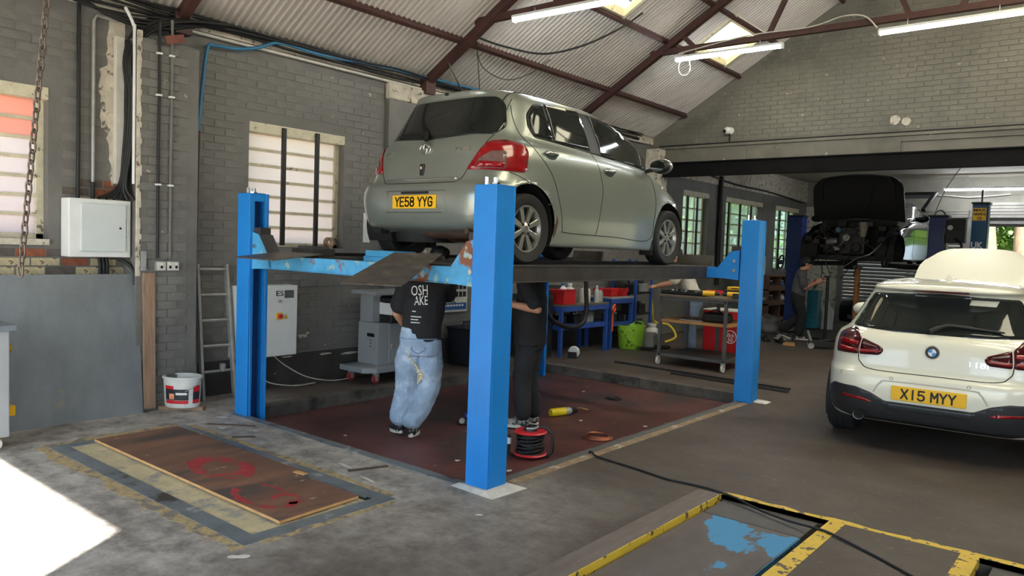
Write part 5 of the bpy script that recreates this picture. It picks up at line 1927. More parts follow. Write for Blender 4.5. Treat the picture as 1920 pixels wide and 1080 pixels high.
for k in range(3):
    cable('bundle_cable', ['black cable dropping behind the metal sheet, left of three', 'black cable dropping behind the metal sheet, middle of three', 'black cable dropping behind the metal sheet, right of three'][k], [(WX + 0.05, 2.82 + 0.03 * k, 1.36), (WX + 0.05, 2.83 + 0.03 * k, 1.25), (WX + 0.06, 2.82 + 0.03 * k, 0.9)], 0.014, m_rubber, group='cables below the distribution box')
cable('bundle_cable', 'black cable looping out from under the distribution box', [(WX + 0.1, 2.92, 1.36), (WX + 0.14, 3.0, 1.32), (WX + 0.2, 3.05, 1.24), (WX + 0.2, 3.06, 1.12)], 0.016, m_rubber)
cable('conduit', 'white conduit beside the black cable bundle at the pier corner', [(WX + 0.215, 3.035, 2.0), (WX + 0.215, 3.035, 3.22), (WX + 0.2, 3.03, 3.36), (WX + 0.16, 2.98, 3.5)], 0.014, m_white, 'pipe')
for (y, top, lb) in ((3.224, 3.42, 'left black conduit down the pier face to the sockets'), (3.336, 3.46, 'right scuffed conduit down the pier face to the sockets')):
    o = cable('conduit', lb, [(-6.73, y, 1.36), (-6.728, y - 0.003, 2.2), (-6.73, y + 0.004, 2.8), (-6.73, y, top)], 0.013, m_rubber if y < 3.3 else m_joint, 'pipe', 2)
    for z in (0.64, 1.42, 1.78):
        MB().box(-0.018, 0.016, -0.024, 0.024, z, z + 0.018).build('saddle_clip', m_white, o, bev=0.004)
rb_ = MB().bar((0, -0.08, -0.03), (0, 0.08, 0.02), 0.012, 0.07).build('rusty_bracket', M('red_oxide_bracket', (118, 66, 56), 0.7, var=0.2), None)
rb_.location = (-6.70, 3.35, 3.30)
tag(rb_, 'rusty flat bracket sticking out near the top of the pier', 'bracket')
for (y, w, lb) in ((3.245, 0.085, 'grey metal switch box beside the twin socket on the pier'), (3.35, 0.115, 'grey metal-clad twin socket on the pier')):
    sk = thing('wall_socket', lb, 'socket', (-6.745, y, 1.29))
    MB().box(0, 0.045, -w / 2, w / 2, -0.042, 0.042).build('back_box', m_galv, sk, bev=0.004)
    f = MB().box(0.045, 0.052, -w / 2 + 0.006, w / 2 - 0.006, -0.036, 0.036).build('face_plate', m_whitedirty, sk, bev=0.002)
    for q_ in ((-0.028, 0.028) if w > 0.1 else (0,)):
        MB().box(0.052, 0.056, q_ - 0.010, q_ + 0.010, -0.02, 0.004).build('socket_pins', m_letter, f)
        MB().box(0.052, 0.058, q_ - 0.006, q_ + 0.006, 0.012, 0.028).build('switch_rocker', m_white, f)
# distribution box
db = thing('distribution_box', 'white steel distribution box on the brick wall above the metal sheet', 'electrical box', (WX, 2.785, 1.36))
MB().box(0, 0.17, -0.25, 0.25, 0, 0.49).build('enclosure', m_white, db, bev=0.008)
dr = MB().box(0.17, 0.196, -0.165, 0.20, 0.05, 0.45).build('door', M('door_pale_grey', (204, 210, 210), 0.4, var=0.03), db, bev=0.006)
MB().cyl((0.196, 0.15, 0.25), (0.2, 0.15, 0.25), 0.010, 10).build('lock', m_letter, dr)
MB().box(0.17, 0.182, 0.21, 0.225, 0.17, 0.33).build('hinge', m_white, db, bev=0.003)
# leaning metal sheet and plank
sh_ = MB()
sh_.hexa([(0, -1.5, 0), (0.006, -1.5, 0), (0.006, 0.0, 0.0), (0, 0.0, 0.0), (-0.14, -1.5, 1.215), (-0.134, -1.5, 1.215), (-0.134, 0.0, 1.215), (-0.14, 0.0, 1.215)])
m_sheetmetal = M('scuffed_zinc_sheet', (136, 140, 143), 0.42, 0.35, var=0.16, vs=2.2, bump=0.08, bs=15, spots=((152, 152, 150), 2.6, 0.60, 0.1), spots2=((172, 150, 90), 5, 0.77, 0.02), stretch=(1, 1, 0.5))
sh_o = sh_.build('metal_sheet', m_sheetmetal, None)
sh_o.location = (-6.69, 3.09, 0.0)
tag(sh_o, 'large scuffed grey metal sheet leaning against the wall', 'metal sheet')
pl_ = MB()
pl_.hexa([(-0.01, 0, 0), (0.02, 0, 0), (0.02, 0.10, 0), (-0.01, 0.10, 0), (-0.06, 0.0, 1.20), (-0.03, 0.0, 1.20), (-0.03, 0.105, 1.20), (-0.06, 0.105, 1.20)])
pl_o = pl_.build('timber_plank', m_wood, None, bev=0.004)
pl_o.location = (-6.70, 3.10, 0.03)
tag(pl_o, 'upright brown timber plank beside the metal sheet', 'plank')
of = MB().box(0, 0.03, -0.02, 0.02, 0, 0.17).build('steel_offcut', m_galv, None)
of.location = (-6.745, 3.10, 1.25)
tag(of, 'short grey steel offcut above the timber plank', 'bracket')
# bucket on a wood offcut
bk = thing('plastic_bucket', 'white oval plastic tub with red label by the ladder', 'bucket', (-6.60, 3.40, 0.035), R(30))
m_bucket = M('scuffed_white_plastic', (214, 214, 210), 0.5, var=0.08, vs=10, spots=((120, 118, 110), 14, 0.68, 0.05))
b_ = MB()
b_.lathe([(0.0, 0.0), (0.142, 0.0), (0.15, 0.02), (0.162, 0.255), (0.172, 0.258), (0.172, 0.275), (0.160, 0.275), (0.145, 0.02), (0.0, 0.015)], (0, 0, 0), 36, 'Z', 1.05, 0.8)
b_.build('tub', m_bucket, bk, smooth=40)


def bucket_band(a0, a1, z0, z1, mat, nm, off=0.002):
    vs, fs = [], []
    n = 12
    for k in range(n + 1):
        a = a0 + (a1 - a0) * k / n
        for z in (z0, z1):
            r_ = 0.15 + (z - 0.02) / 0.235 * 0.012 + off
            vs.append((r_ * math.cos(a) * 1.05, r_ * math.sin(a) * 0.8, z))
    for k in range(n):
        fs.append((2 * k, 2 * k + 2, 2 * k + 3, 2 * k + 1))
    MB().add(vs, fs).build(nm, mat, bk, smooth=180, fix=False)


m_redlab = M('red_label', (206, 32, 40), 0.45, var=0.05)
m_darklab = M('dark_label', (40, 44, 52), 0.45, var=0.25, vs=18)
bucket_band(R(-125), R(-45), 0.04, 0.07, m_redlab, 'label_band')
bucket_band(R(-125), R(-45), 0.072, 0.17, m_darklab, 'label_panel')
bucket_band(R(-125), R(-92), 0.17, 0.20, m_redlab, 'label_band')
bucket_band(R(-108), R(-90), 0.08, 0.13, M('label_orange', (236, 150, 110), 0.5, var=0.2, vs=30), 'label_picture', 0.003)
bucket_band(R(-85), R(-50), 0.12, 0.14, m_whiteletter, 'label_strip', 0.003)
bucket_band(R(-30), R(0), 0.04, 0.20, m_redlab, 'label_band')
bucket_band(R(-30), R(0), 0.075, 0.145, m_darklab, 'label_panel', 0.003)
bkh = MB().tube(smooth_path([(0.17, -0.02, 0.22), (0.18, -0.1, 0.20), (0.12, -0.15, 0.16)], 5), 0.004, 6).build('wire_handle', m_galv, bk, smooth=60)
wo = MB().box(-0.20, 0.20, -0.045, 0.045, 0, 0.035).build('wood_offcut', m_wood, None, bev=0.003)
wo.location = (-6.60, 3.40, 0.0)
wo.rotation_euler = (0, 0, R(40))
tag(wo, 'short wood offcut under the white plastic tub', 'wood')
# ladder
ld = thing('aluminium_ladder', 'short aluminium ladder leaning on the wall behind the front lift post', 'ladder', (-6.80, 3.86, 0))
for s in (-1, 1):
    MB().bar((0.0, s * 0.165 + 0.01, 0), (-0.155, s * 0.15, 1.30), 0.028, 0.06, (1, 0, 0)).build('stile', m_galv, ld, bev=0.006)
for k in range(5):
    z = 0.27 + 0.245 * k
    x = -0.155 * z / 1.3
    MB().cyl((x, -0.16, z), (x, 0.16, z), 0.014, 10).build('rung', m_galv, ld, smooth=40)
MB().box(-0.03, 0.03, -0.02, 0.02, -0.04, 0.04).build('rung_clamp', m_galv, ld, bev=0.01).location = (-0.03, 0.06, 0.30)
# white control cabinet of the lift
cc = thing('control_cabinet', 'white wall-hung control cabinet with red switch and warning triangle', 'electrical box', (WX, 4.40, 0.36))
MB().box(0, 0.20, -0.33, 0.34, 0, 0.73).build('enclosure', m_white, cc, bev=0.01)
lettering('ES', 0.075, m_letter, cc, (0.2015, 0.125, 0.645), (0, 1, 0), (0, 0, 1), 'maker_lettering', width=0.085)
MB().box(0.20, 0.204, 0.18, 0.29, 0.60, 0.68).build('data_plate', M('grey_data_plate', (88, 92, 92), 0.5, var=0.15, vs=40), cc)
MB().cyl((0.2, 0.12, 0.57), (0.215, 0.12, 0.57), 0.016, 12).build('indicator_lamp', m_galv, cc, smooth=40)
sw = MB().box(0.20, 0.212, 0.085, 0.155, 0.38, 0.45).build('isolator', M('isolator_yellow', (226, 176, 40), 0.5, var=0.05), cc, bev=0.003)
MB().cyl((0.212, 0.12, 0.415), (0.24, 0.12, 0.415), 0.022, 12).build('isolator_knob', m_redlab, sw, smooth=40)
MB().prism([(0.18, 0.385), (0.225, 0.385), (0.2025, 0.43)], 0.20, 0.203, 'YZ').build('warning_triangle', m_plate, cc)
for k, (y0, y1) in enumerate(((0.05, 0.02), (0.12, 0.5))):
    MB().tube(smooth_path([(0.1, y0, 0.0), (0.12, (y0 + y1) / 2 - 0.05, -0.12), (0.16, y1, -0.26), (0.2, y1 + 0.3, -0.33), (0.15, y1 + 0.6, -0.34)], 5), 0.006, 6).build('flex', m_whitedirty, cc, smooth=60)
# enamel strip, stickers and tape roll near the window
st_ = MB().box(0, 0.006, -0.05, 0.05, 0, 0.34).build('notice_plate', m_white, None)
st_.location = (WX, 5.80, 1.56)
tag(st_, 'narrow white plate screwed to the wall right of the window', 'plate')
tp = thing('tape_roll', 'brown roll of tape on the window sill', 'tape', (WX - 0.035, 5.30, 1.548))
t_ = MB()
t_.lathe([(0.035, -0.03), (0.055, -0.03), (0.055, 0.03), (0.035, 0.03), (0.035, -0.03)], (0, 0, 0), 24, 'X')
t_.build('roll', M('brown_tape', (150, 120, 96), 0.5, var=0.1), tp, smooth=40)
t_ = MB()
t_.lathe([(0.030, -0.03), (0.035, -0.03), (0.035, 0.03), (0.030, 0.03), (0.030, -0.03)], (0, 0, 0), 24, 'X')
t_.build('core', M('cardboard_core', (196, 178, 150), 0.8, var=0.05), tp, smooth=40)

# printer trolley
pt = thing('diagnostic_trolley', 'grey steel cabinet trolley carrying a printer against the wall', 'trolley', (-6.70, 5.88, 0))
m_pgrey = M('light_grey_enamel', (142, 146, 150), 0.4, var=0.04, vs=4)
MB().prism([(-0.20, -0.50), (0.20, -0.50), (0.30, -0.38), (0.30, 0.50), (-0.20, 0.50)], 0.125, 0.185, 'XY').build('base', m_pgrey, pt, bev=0.006)
MB().box(-0.18, 0.16, -0.26, 0.42, 0.185, 0.66).build('cabinet', m_pgrey, pt, bev=0.006)
dr = MB().box(0.16, 0.172, -0.10, 0.42, 0.195, 0.65).build('cabinet_door', m_pgrey, pt, bev=0.004)
MB().box(0.172, 0.19, -0.075, -0.055, 0.36, 0.42).build('door_handle', m_galv, dr, bev=0.004)
stk = MB().box(0.172, 0.174, 0.12, 0.20, 0.42, 0.54).build('door_sticker', m_whiteletter, dr)
MB().prism([(0.128, 0.46), (0.128, 0.53), (0.145, 0.53), (0.145, 0.505), (0.175, 0.505), (0.175, 0.53), (0.192, 0.53), (0.192, 0.46), (0.175, 0.46), (0.175, 0.485), (0.145, 0.485), (0.145, 0.46)], 0.174, 0.176, 'YZ').build('sticker_emblem', M('emblem_blue', (34, 66, 120), 0.4, var=0.05), stk)
MB().box(-0.18, 0.04, -0.24, -0.12, 0.66, 0.98).build('column', m_pgrey, pt, bev=0.004)
MB().box(-0.18, -0.10, -0.12, 0.42, 0.66, 0.98).build('back_panel', m_pgrey, pt, bev=0.004)
MB().box(-0.20, 0.22, -0.36, 0.46, 0.98, 1.02).build('top_shelf', m_pgrey, pt, bev=0.006)
MB().box(-0.02, 0.10, -0.264, -0.26, 0.50, 0.54).build('socket_panel', m_letter, pt)
for k in range(3):
    MB().cyl((0.04, -0.26, 0.46 - 0.035 * k), (0.04, -0.266, 0.46 - 0.035 * k), 0.007, 8).build('side_button', m_letter, pt)
for (x, y) in ((-0.12, -0.40), (0.22, -0.33), (-0.12, 0.40), (0.22, 0.40)):
    c = MB()
    c.lathe([(0.0, -0.02), (0.045, -0.02), (0.05, -0.012), (0.05, 0.012), (0.045, 0.02), (0, 0.02)], (0, 0, 0), 18, 'X')
    c_ = c.build('castor', M('red_castor_tyre', (150, 52, 46), 0.5, var=0.1), pt, smooth=40)
    c_.location = (x, y, 0.05)
    MB().box(-0.03, 0.03, -0.02, 0.03, 0.02, 0.075).build('castor_fork', m_galv, c_, bev=0.004)
    MB().cyl((0.024, 0, 0), (-0.024, 0, 0), 0.02, 12).build('castor_hub', m_galv, c_, smooth=40)
pn = thing('inkjet_printer', 'white and black printer standing inside the grey trolley', 'printer', (-6.66, 5.90, 0.662))
MB().box(-0.11, 0.20, -0.16, 0.30, 0.0, 0.09).build('paper_base', m_plastic, pn, bev=0.01)
MB().box(0.20, 0.25, -0.02, 0.24, 0.02, 0.05).build('paper_tray', M('grey_printer_plastic', (96, 98, 100), 0.4, var=0.03), pn, bev=0.006)
pm = MB().box(-0.11, 0.205, -0.16, 0.30, 0.09, 0.225).build('printer_body', m_white, pn, bev=0.008)
MB().box(0.205, 0.211, 0.05, 0.13, 0.135, 0.205).build('touch_screen', m_letter, pm, bev=0.002)
MB().tube([(0.208, 0.21 + 0.018 * math.cos(t), 0.15 + 0.018 * math.sin(t)) for t in [2 * PI * k / 20 for k in range(20)]], 0.003, 5, True).build('round_logo', m_letter, pm)
lettering('hp', 0.03, m_letter, pm, (0.207, 0.21, 0.152), (0, 1, 0), (0, 0, 1), 'logo_lettering')
MB().box(-0.11, 0.20, -0.16, 0.30, 0.235, 0.285).build('scanner_lid', m_plastic, pn, bev=0.012)

# tool board on the wall and the dark bin below it
tb = thing('tool_board', 'white wall board with blue strip holding small tools', 'tool board', (WX + 0.015, 7.20, 0.68))
m_boardblue = M('board_blue_print', (42, 92, 150), 0.5, var=0.08, vs=20)
MB().box(0, 0.012, -0.34, 0.34, 0, 0.62).build('backing', m_whitedirty, tb, bev=0.002)
MB().box(0.012, 0.014, -0.26, 0.32, 0.03, 0.12).build('blue_strip', m_boardblue, tb)
for k in range(9):
    MB().box(0.014, 0.0148, -0.21 + 0.055 * k, -0.17 + 0.055 * k, 0.075, 0.10).build('strip_print', m_whiteletter, tb)
for (y, z0, h) in ((-0.20, 0.22, 0.18), (0.0, 0.16, 0.28), (0.06, 0.15, 0.2)):
    MB().tube(smooth_path([(0.03, y, z0 + h), (0.035, y + 0.02, z0 + h / 2), (0.03, y, z0), (0.03, y + 0.04, z0 - 0.03)], 4), 0.006, 6).build('hanging_lead', m_rubber, tb, smooth=60)
MB().box(0.012, 0.05, -0.03, 0.01, 0.18, 0.34).build('handset', m_plastic, tb, bev=0.01)
MB().lathe([(0.0, 0.05), (0.05, 0.04), (0.06, 0.0), (0, 0)], (0.0, -0.26, 0.42), 16, 'X').build('suction_cup', m_plastic, tb, smooth=60)
MB().box(0.012, 0.06, -0.14, 0.05, 0.46, 0.52).build('holder_block', m_plastic, tb, bev=0.006)
for r_ in range(3):
    for c in range(3):
        MB().box(0.012, 0.02, 0.10 + 0.075 * c, 0.155 + 0.075 * c, 0.20 + 0.10 * r_, 0.27 + 0.10 * r_).build('adaptor', m_darklab, tb, bev=0.003)
bn = thing('wheeled_bin', 'black plastic bin standing against the wall below the tool board', 'bin', (-6.72, 7.40, 0))
m_navyblk = M('navy_black_plastic', (30, 32, 42), 0.5, var=0.1, vs=6)
MB().hexa([(-0.18, -0.22, 0.03), (0.16, -0.22, 0.03), (0.16, 0.22, 0.03), (-0.18, 0.22, 0.03), (-0.22, -0.27, 0.48), (0.20, -0.27, 0.48), (0.20, 0.27, 0.48), (-0.22, 0.27, 0.48)]).build('bin_body', m_navyblk, bn, bev=0.015)
MB().box(-0.23, 0.21, -0.28, 0.28, 0.48, 0.51).build('bin_rim', m_navyblk, bn, bev=0.01)
MB().tube([(0.05, -0.24, 0.50), (0.05, -0.24, 0.58), (0.05, 0.24, 0.58), (0.05, 0.24, 0.50)], 0.016, 8).build('bin_handle', m_navyblk, bn, smooth=60)

# hanging chain in the near left corner
ch = thing('hanging_chain', 'rusty steel lifting chain hanging at the left edge', 'chain', (-4.57, 1.46, 1.30))
m_chain = M('rusty_chain', (112, 98, 88), 0.5, 0.6, var=0.3, vs=30)
lk = MB()
pts = []
for k in range(20):
    t = 2 * PI * k / 20
    pts.append((0.0145 * math.cos(t), 0, 0.030 * math.sin(t) + (0.008 if math.sin(t) > 0 else -0.008)))
link0 = lk.tube(pts, 0.0052, 6, True).build('chain_link', m_chain, ch, smooth=180)
for k in range(37):
    if k == 0:
        o = link0
    else:
        o = bpy.data.objects.new('chain_link', link0.data)
        COL.objects.link(o)
        o.parent = ch
    z = 0.06 + 0.0545 * k
    o.location = (0.035 * (z - 0.3) * 1.0, 0.075 * z, z)
    o.rotation_euler = (0.07, 0.03, (PI / 2 if k % 2 else 0) + R(30) + 0.1 * math.sin(k * 1.7))
# near-left machine cabinet, mostly out of frame
mc = thing('tyre_machine', 'grey machine cabinet with yellow lever and block at the left edge', 'machine', (-6.17, 1.69, 0), R(0))
m_mgrey = M('machine_grey', (150, 154, 160), 0.4, var=0.05, vs=3)
MB().box(-0.30, 0.05, -0.60, 0.20, 0.10, 0.86).build('cabinet', m_mgrey, mc, bev=0.008)
MB().box(-0.34, 0.09, -0.64, 0.235, 0.86, 0.90).build('worktop', M('machine_top_blue_grey', (108, 116, 126), 0.5, var=0.08), mc, bev=0.006)
MB().hexa([(-0.26, 0.20, 0.30), (-0.12, 0.20, 0.30), (-0.12, 0.27, 0.30), (-0.26, 0.27, 0.30), (-0.26, 0.20, 0.48), (-0.12, 0.20, 0.48), (-0.12, 0.24, 0.46), (-0.26, 0.24, 0.46)]).build('jaw_bracket', m_galv, mc, bev=0.01)
MB().box(-0.26, -0.12, 0.205, 0.29, 0.21, 0.285).build('yellow_block', m_plate, mc, bev=0.006)
MB().lathe([(0.012, 0.0), (0.014, 0.05), (0.03, 0.075), (0.0, 0.08)], (-0.18, 0.20, 0.70), 12, 'Y').build('lever_knob', m_plate, mc, smooth=60)
MB().tube(smooth_path([(-0.18, 0.20, 0.74), (-0.18, 0.225, 0.66), (-0.2, 0.21, 0.52), (-0.2, 0.23, 0.44), (-0.19, 0.22, 0.34)], 5), 0.012, 6).build('hose', m_rubber, mc, smooth=60)
for (x, y) in ((0.0, 0.12), (-0.25, 0.12), (0.0, -0.5), (-0.25, -0.5)):
    c_ = MB().lathe([(0, -0.015), (0.045, -0.015), (0.05, 0), (0.045, 0.015), (0, 0.015)], (0, 0, 0), 16, 'X').build('castor', m_whitedirty, mc, smooth=40)
    c_.location = (x, y, 0.05)
    MB().box(-0.025, 0.025, -0.02, 0.02, 0.02, 0.055).build('castor_fork', m_galv, c_)
# CCTV dome on the gable
cv = thing('security_camera', 'small white ball security camera on the gable wall', 'camera', (-5.54, GY - 0.005, 3.655))
MB().lathe([(0.0, 0.0), (0.06, 0.0), (0.06, -0.03), (0.0, -0.03)], (0.03, 0, 0), 20, 'Y').build('mount', m_white, cv, smooth=40)
cb_ = MB().ell((0, -0.07, 0), 0.062, 0.062, 0.062, 18, 12).build('camera_ball', m_white, cv, smooth=180)
MB().cyl((-0.022, -0.115, -0.012), (-0.03, -0.135, -0.016), 0.028, 16).build('lens', m_letter, cb_, smooth=40)
MB().bar((0.02, -0.02, -0.03), (0.02, -0.02, -0.2), 0.02, 0.02).build('cable_drop', m_rubber, cv)
# roof wiring
cable('roof_cable', 'heavy black cable slung across the roof between purlin and rooflight', [(-6.2, 6.7, 4.02), (-6.1, 7.1, 3.98), (-5.95, 7.7, 4.0), (-5.7, 8.2, 4.18), (-5.4, 8.6, 4.45), (-5.2, 8.8, 4.66)], 0.013, m_rubber)
cable('roof_cable', 'thin drooping wire below the slung roof cable', [(-6.2, 6.7, 4.0), (-6.35, 7.0, 3.75), (-6.3, 7.4, 3.66), (-6.15, 7.7, 3.78), (-6.0, 7.9, 3.98)], 0.005, m_rubber)
cable('hanging_wire', 'thin straight wire hanging from the first rafter', [(-6.2, 6.72, 3.98), (-6.35, 6.95, 3.6), (-6.42, 7.05, 3.42)], 0.005, m_rubber)
cable('lamp_flex', 'pale flex running along the red tie beam between two battens', [(-5.2, 9.83, 4.36), (-4.2, 9.82, 4.46), (-3.4, 9.82, 4.45), (-3.0, 9.82, 4.52), (-2.75, 9.82, 4.48), (-2.6, 9.83, 4.32)], 0.009, m_whitedirty)
cable('wall_conduit', 'black conduit along the ledge of the gable wall', [(-6.85, GY - 0.02, 3.46), (-4, GY - 0.02, 3.46), (0, GY - 0.02, 3.46)], 0.012, m_rubber, 'pipe', 2)
cable('pull_cord', 'black cord slanting down in front of the rear shutter', [(-2.9, 17.6, 3.5), (-3.05, 17.0, 3.0), (-3.1, 16.4, 2.5)], 0.008, m_rubber, 'cord', 3)
cable('rear_wall_cable', 'pale cable swagged along the rear wall below the batten', [(-4.6, BY - 0.1, 3.12), (-3.8, BY - 0.1, 3.15), (-3.2, BY - 0.1, 3.10), (-2.4, BY - 0.1, 3.16)], 0.016, m_whitedirty)
cable('rear_bay_cable', 'black cable strung along the left wall of the rear bay', [(WXX, 13.6, 3.26), (WXX, 14.5, 3.2), (WXX, 16.0, 3.1), (WXX, 18.0, 3.08), (WXX, 20.4, 2.98)], 0.02, m_rubber)
cable('rear_bay_downpipe', 'black pipe down the wall between the rear windows', [(WX + 0.05, 15.3, 3.2), (WX + 0.05, 15.3, 0.9)], 0.05, m_rubber, 'pipe', 2)
# ================================================================== FLOOR: OLD PIT, PLYWOOD, SCISSOR-LIFT PITS, EDGES
m_strip = M('worn_steel_strip', (116, 124, 130), 0.45, 0.15, var=0.2, vs=5, bump=0.1, bs=20, spots=((176, 176, 174), 4, 0.64, 0.06), spots2=((66, 62, 60), 3, 0.6, 0.08))
m_infill = M('cream_pit_concrete', (196, 184, 150), 0.85, var=0.15, vs=6, bump=0.4, bs=40, spots=((150, 148, 144), 5, 0.56, 0.1))
m_ply = M('stained_plywood', (124, 90, 72), 0.7, var=0.25, vs=2.2, bump=0.2, bs=40, spots=((84, 72, 66), 1.8, 0.52, 0.12), spots2=((188, 178, 168), 13, 0.74, 0.03), stretch=(1.4, 0.5, 1))
m_plyedge = M('plywood_edge', (206, 160, 104), 0.7, var=0.15, vs=20)
m_yellow = M('chipped_yellow_paint', (222, 186, 62), 0.55, var=0.1, vs=8, bump=0.1, bs=30, spots=((92, 76, 62), 16, 0.60, 0.02))
m_platform = M('worn_platform_paint', (92, 82, 78), 0.55, 0.1, var=0.22, vs=3, bump=0.12, bs=30, spots=((58, 140, 190), 3.2, 0.60, 0.012), stretch=(1, 0.55, 1))
m_platblue = M('platform_blue_edge', (50, 110, 150), 0.5, var=0.25, vs=5, spots=((52, 46, 44), 5, 0.55, 0.05))

MB().box(OX0, OX1, OY0, OY1, -0.05, -0.004).build('pit_infill', m_infill, floor)
for (a, b, c, d) in ((-6.04, -3.45, 2.11, 2.22), (-6.04, -3.45, 3.04, 3.14), (-6.04, -5.94, 2.22, 3.04), (-3.55, -3.45, 2.22, 3.04)):
    MB().box(a, b, c, d, -0.02, 0.004).build('pit_frame_strip', m_strip, floor, bev=0.001)
m_sand = M('sandy_dust', (176, 156, 116), 0.95, var=0.2, vs=30, bump=0.3, bs=90, spots=((128, 120, 112), 10, 0.50, 0.08))
for (a, b, c, d) in ((-6.06, -3.43, 2.03, 2.11), (-6.0, -3.5, 3.14, 3.20), (-6.12, -6.04, 2.1, 3.1), (-3.45, -3.40, 2.2, 3.1)):
    lo_, hi_ = [], []
    n_ = 26
    for k in range(n_ + 1):
        if b - a > d - c:
            x = a + (b - a) * k / n_
            lo_.append((x, c + random.uniform(-0.03, 0.03)))
            hi_.append((x, d + random.uniform(-0.01, 0.008)))
        else:
            y = c + (d - c) * k / n_
            lo_.append((a + random.uniform(-0.03, 0.03), y))
            hi_.append((b + random.uniform(-0.01, 0.008), y))
    MB().prism(lo_ + hi_[::-1], -0.002, 0.0012, 'XY').build('sandy_dust', m_sand, floor)
MB().box(-4.22, -3.56, 3.0, 3.04, -0.02, 0.002).build('grating_slot', m_black, floor)
for k in range(26):
    MB().tube([(-4.20 + 0.024 * k + 0.012 * math.cos(t), 3.02 + 0.013 * math.sin(t), 0.006) for t in [2 * PI * j / 8 for j in range(8)]], 0.003, 4, True).build('grating_ring', m_strip, floor)
pw = thing('plywood_board', 'stained plywood sheet covering the old inspection pit', 'board', (-4.77, 2.71, 0.0))
poly = [(-1.20, -0.31), (1.20, -0.31), (1.17, 0.265), (0.56, 0.265), (0.56, 0.325), (-1.20, 0.325)]
MB().prism(poly, 0.006, 0.022, 'XY').build('sheet', m_plyedge, pw)
MB().prism([(x * 0.9985, y * 0.997) for x, y in poly], 0.0219, 0.0232, 'XY').build('stained_face', m_ply, pw)
m_redspray = M('red_spray_paint', (168, 52, 56), 0.7, var=0.2, vs=14, spots=((124, 82, 66), 9, 0.52, 0.05))


def sprayed(name, cx, cy, rx, ry, w, a0, a1, seed):
    r_ = random.Random(seed)
    vs, fs = [], []
    n = 30
    for k in range(n + 1):
        a = a0 + (a1 - a0) * k / n
        wo_ = w * r_.uniform(0.75, 1.2)
        for q_ in (1 - wo_, 1 + wo_):
            vs.append((cx + rx * q_ * math.cos(a), cy + ry * q_ * math.sin(a), 0.0238))
    for k in range(n):
        fs.append((2 * k, 2 * k + 1, 2 * k + 3, 2 * k + 2))
    MB().add(vs, fs).build(name, m_redspray, pw, fix=False)


sprayed('spray_ring', 0.08, -0.02, 0.24, 0.14, 0.30, 0, 2 * PI, 1)
sprayed('spray_arc', 0.78, -0.14, 0.24, 0.13, 0.15, -0.9 * PI, 0.25 * PI, 2)
sprayed('spray_arc', 0.92, -0.07, 0.09, 0.07, 0.24, -0.2 * PI, 1.3 * PI, 3)
sprayed('spray_arc', 0.70, -0.05, 0.12, 0.05, 0.2, 0.2 * PI, 0.9 * PI, 4)
ns = MB().box(-0.05, 0.05, -0.018, 0.018, 0.0232, 0.03).build('loose_batten', m_plyedge, pw)
ns.location = (0.55, 0.28, 0)
ns.rotation_euler = (0, 0, R(8))
# edges of the lift recess
for (a, b, c, d) in ((RX0 + 0.1, RX1 - 0.12, RY0 - 0.09, RY0 - 0.01),):
    MB().box(a, b, c, d, -0.02, 0.006).build('recess_edge_strip', m_strip, floor)
MB().box(RX1 - 0.075, RX1 - 0.0, 3.86, 7.80, -0.10, 0.008).build('recess_edge_timber', M('grey_timber_edge', (96, 96, 94), 0.6, var=0.15, vs=6, stretch=(4, 1, 4)), floor, bev=0.003)
MB().box(RX1 + 0.0, RX1 + 0.075, 3.9, 7.78, -0.02, 0.0035).build('chipped_edge', M('chipped_edge_brown', (150, 128, 104), 0.8, var=0.25, vs=8, bump=0.4, bs=40, spots=((196, 190, 182), 6, 0.6, 0.05)), floor)
m_rustflat = M('brown_rusty_flat', (98, 80, 70), 0.7, 0.2, var=0.25, vs=8)
for (p, q_) in (((-5.95, 3.28), (-5.62, 3.52)), ((-4.10, 3.29), (-4.0, 3.56)), ((-5.42, 3.2), (-5.32, 3.33))):
    MB().bar((p[0], p[1], 0.002), (q_[0], q_[1], 0.002), 0.035, 0.008).build('embedded_steel_flat', m_rustflat, floor)
# white chalk marks and drips
m_chalk = M('white_paint_mark', (214, 212, 206), 0.8, var=0.1, vs=20)
rnd = random.Random(8)
for (x, y, l, w, a) in ((-4.22, 3.36, 0.22, 0.03, -0.1), (-3.86, 3.27, 0.2, 0.022, -0.15), (-5.75, 3.3, 0.08, 0.03, 0.3), (-3.35, 2.02, 0.13, 0.05, 0.8), (-6.1, 3.5, 0.12, 0.03, 0.5), (-5.5, 3.45, 0.06, 0.02, 0.2), (-2.9, 3.3, 0.05, 0.02, 0.8)):
    poly = []
    for k in range(12):
        t = 2 * PI * k / 12
        u, v = l / 2 * math.cos(t) * rnd.uniform(0.7, 1.1), w / 2 * math.sin(t) * rnd.uniform(0.6, 1.2)
        poly.append((x + u * math.cos(a) - v * math.sin(a), y + u * math.sin(a) + v * math.cos(a)))
    MB().prism(poly, -0.001, 0.0015, 'XY').build('paint_mark', m_chalk, floor)
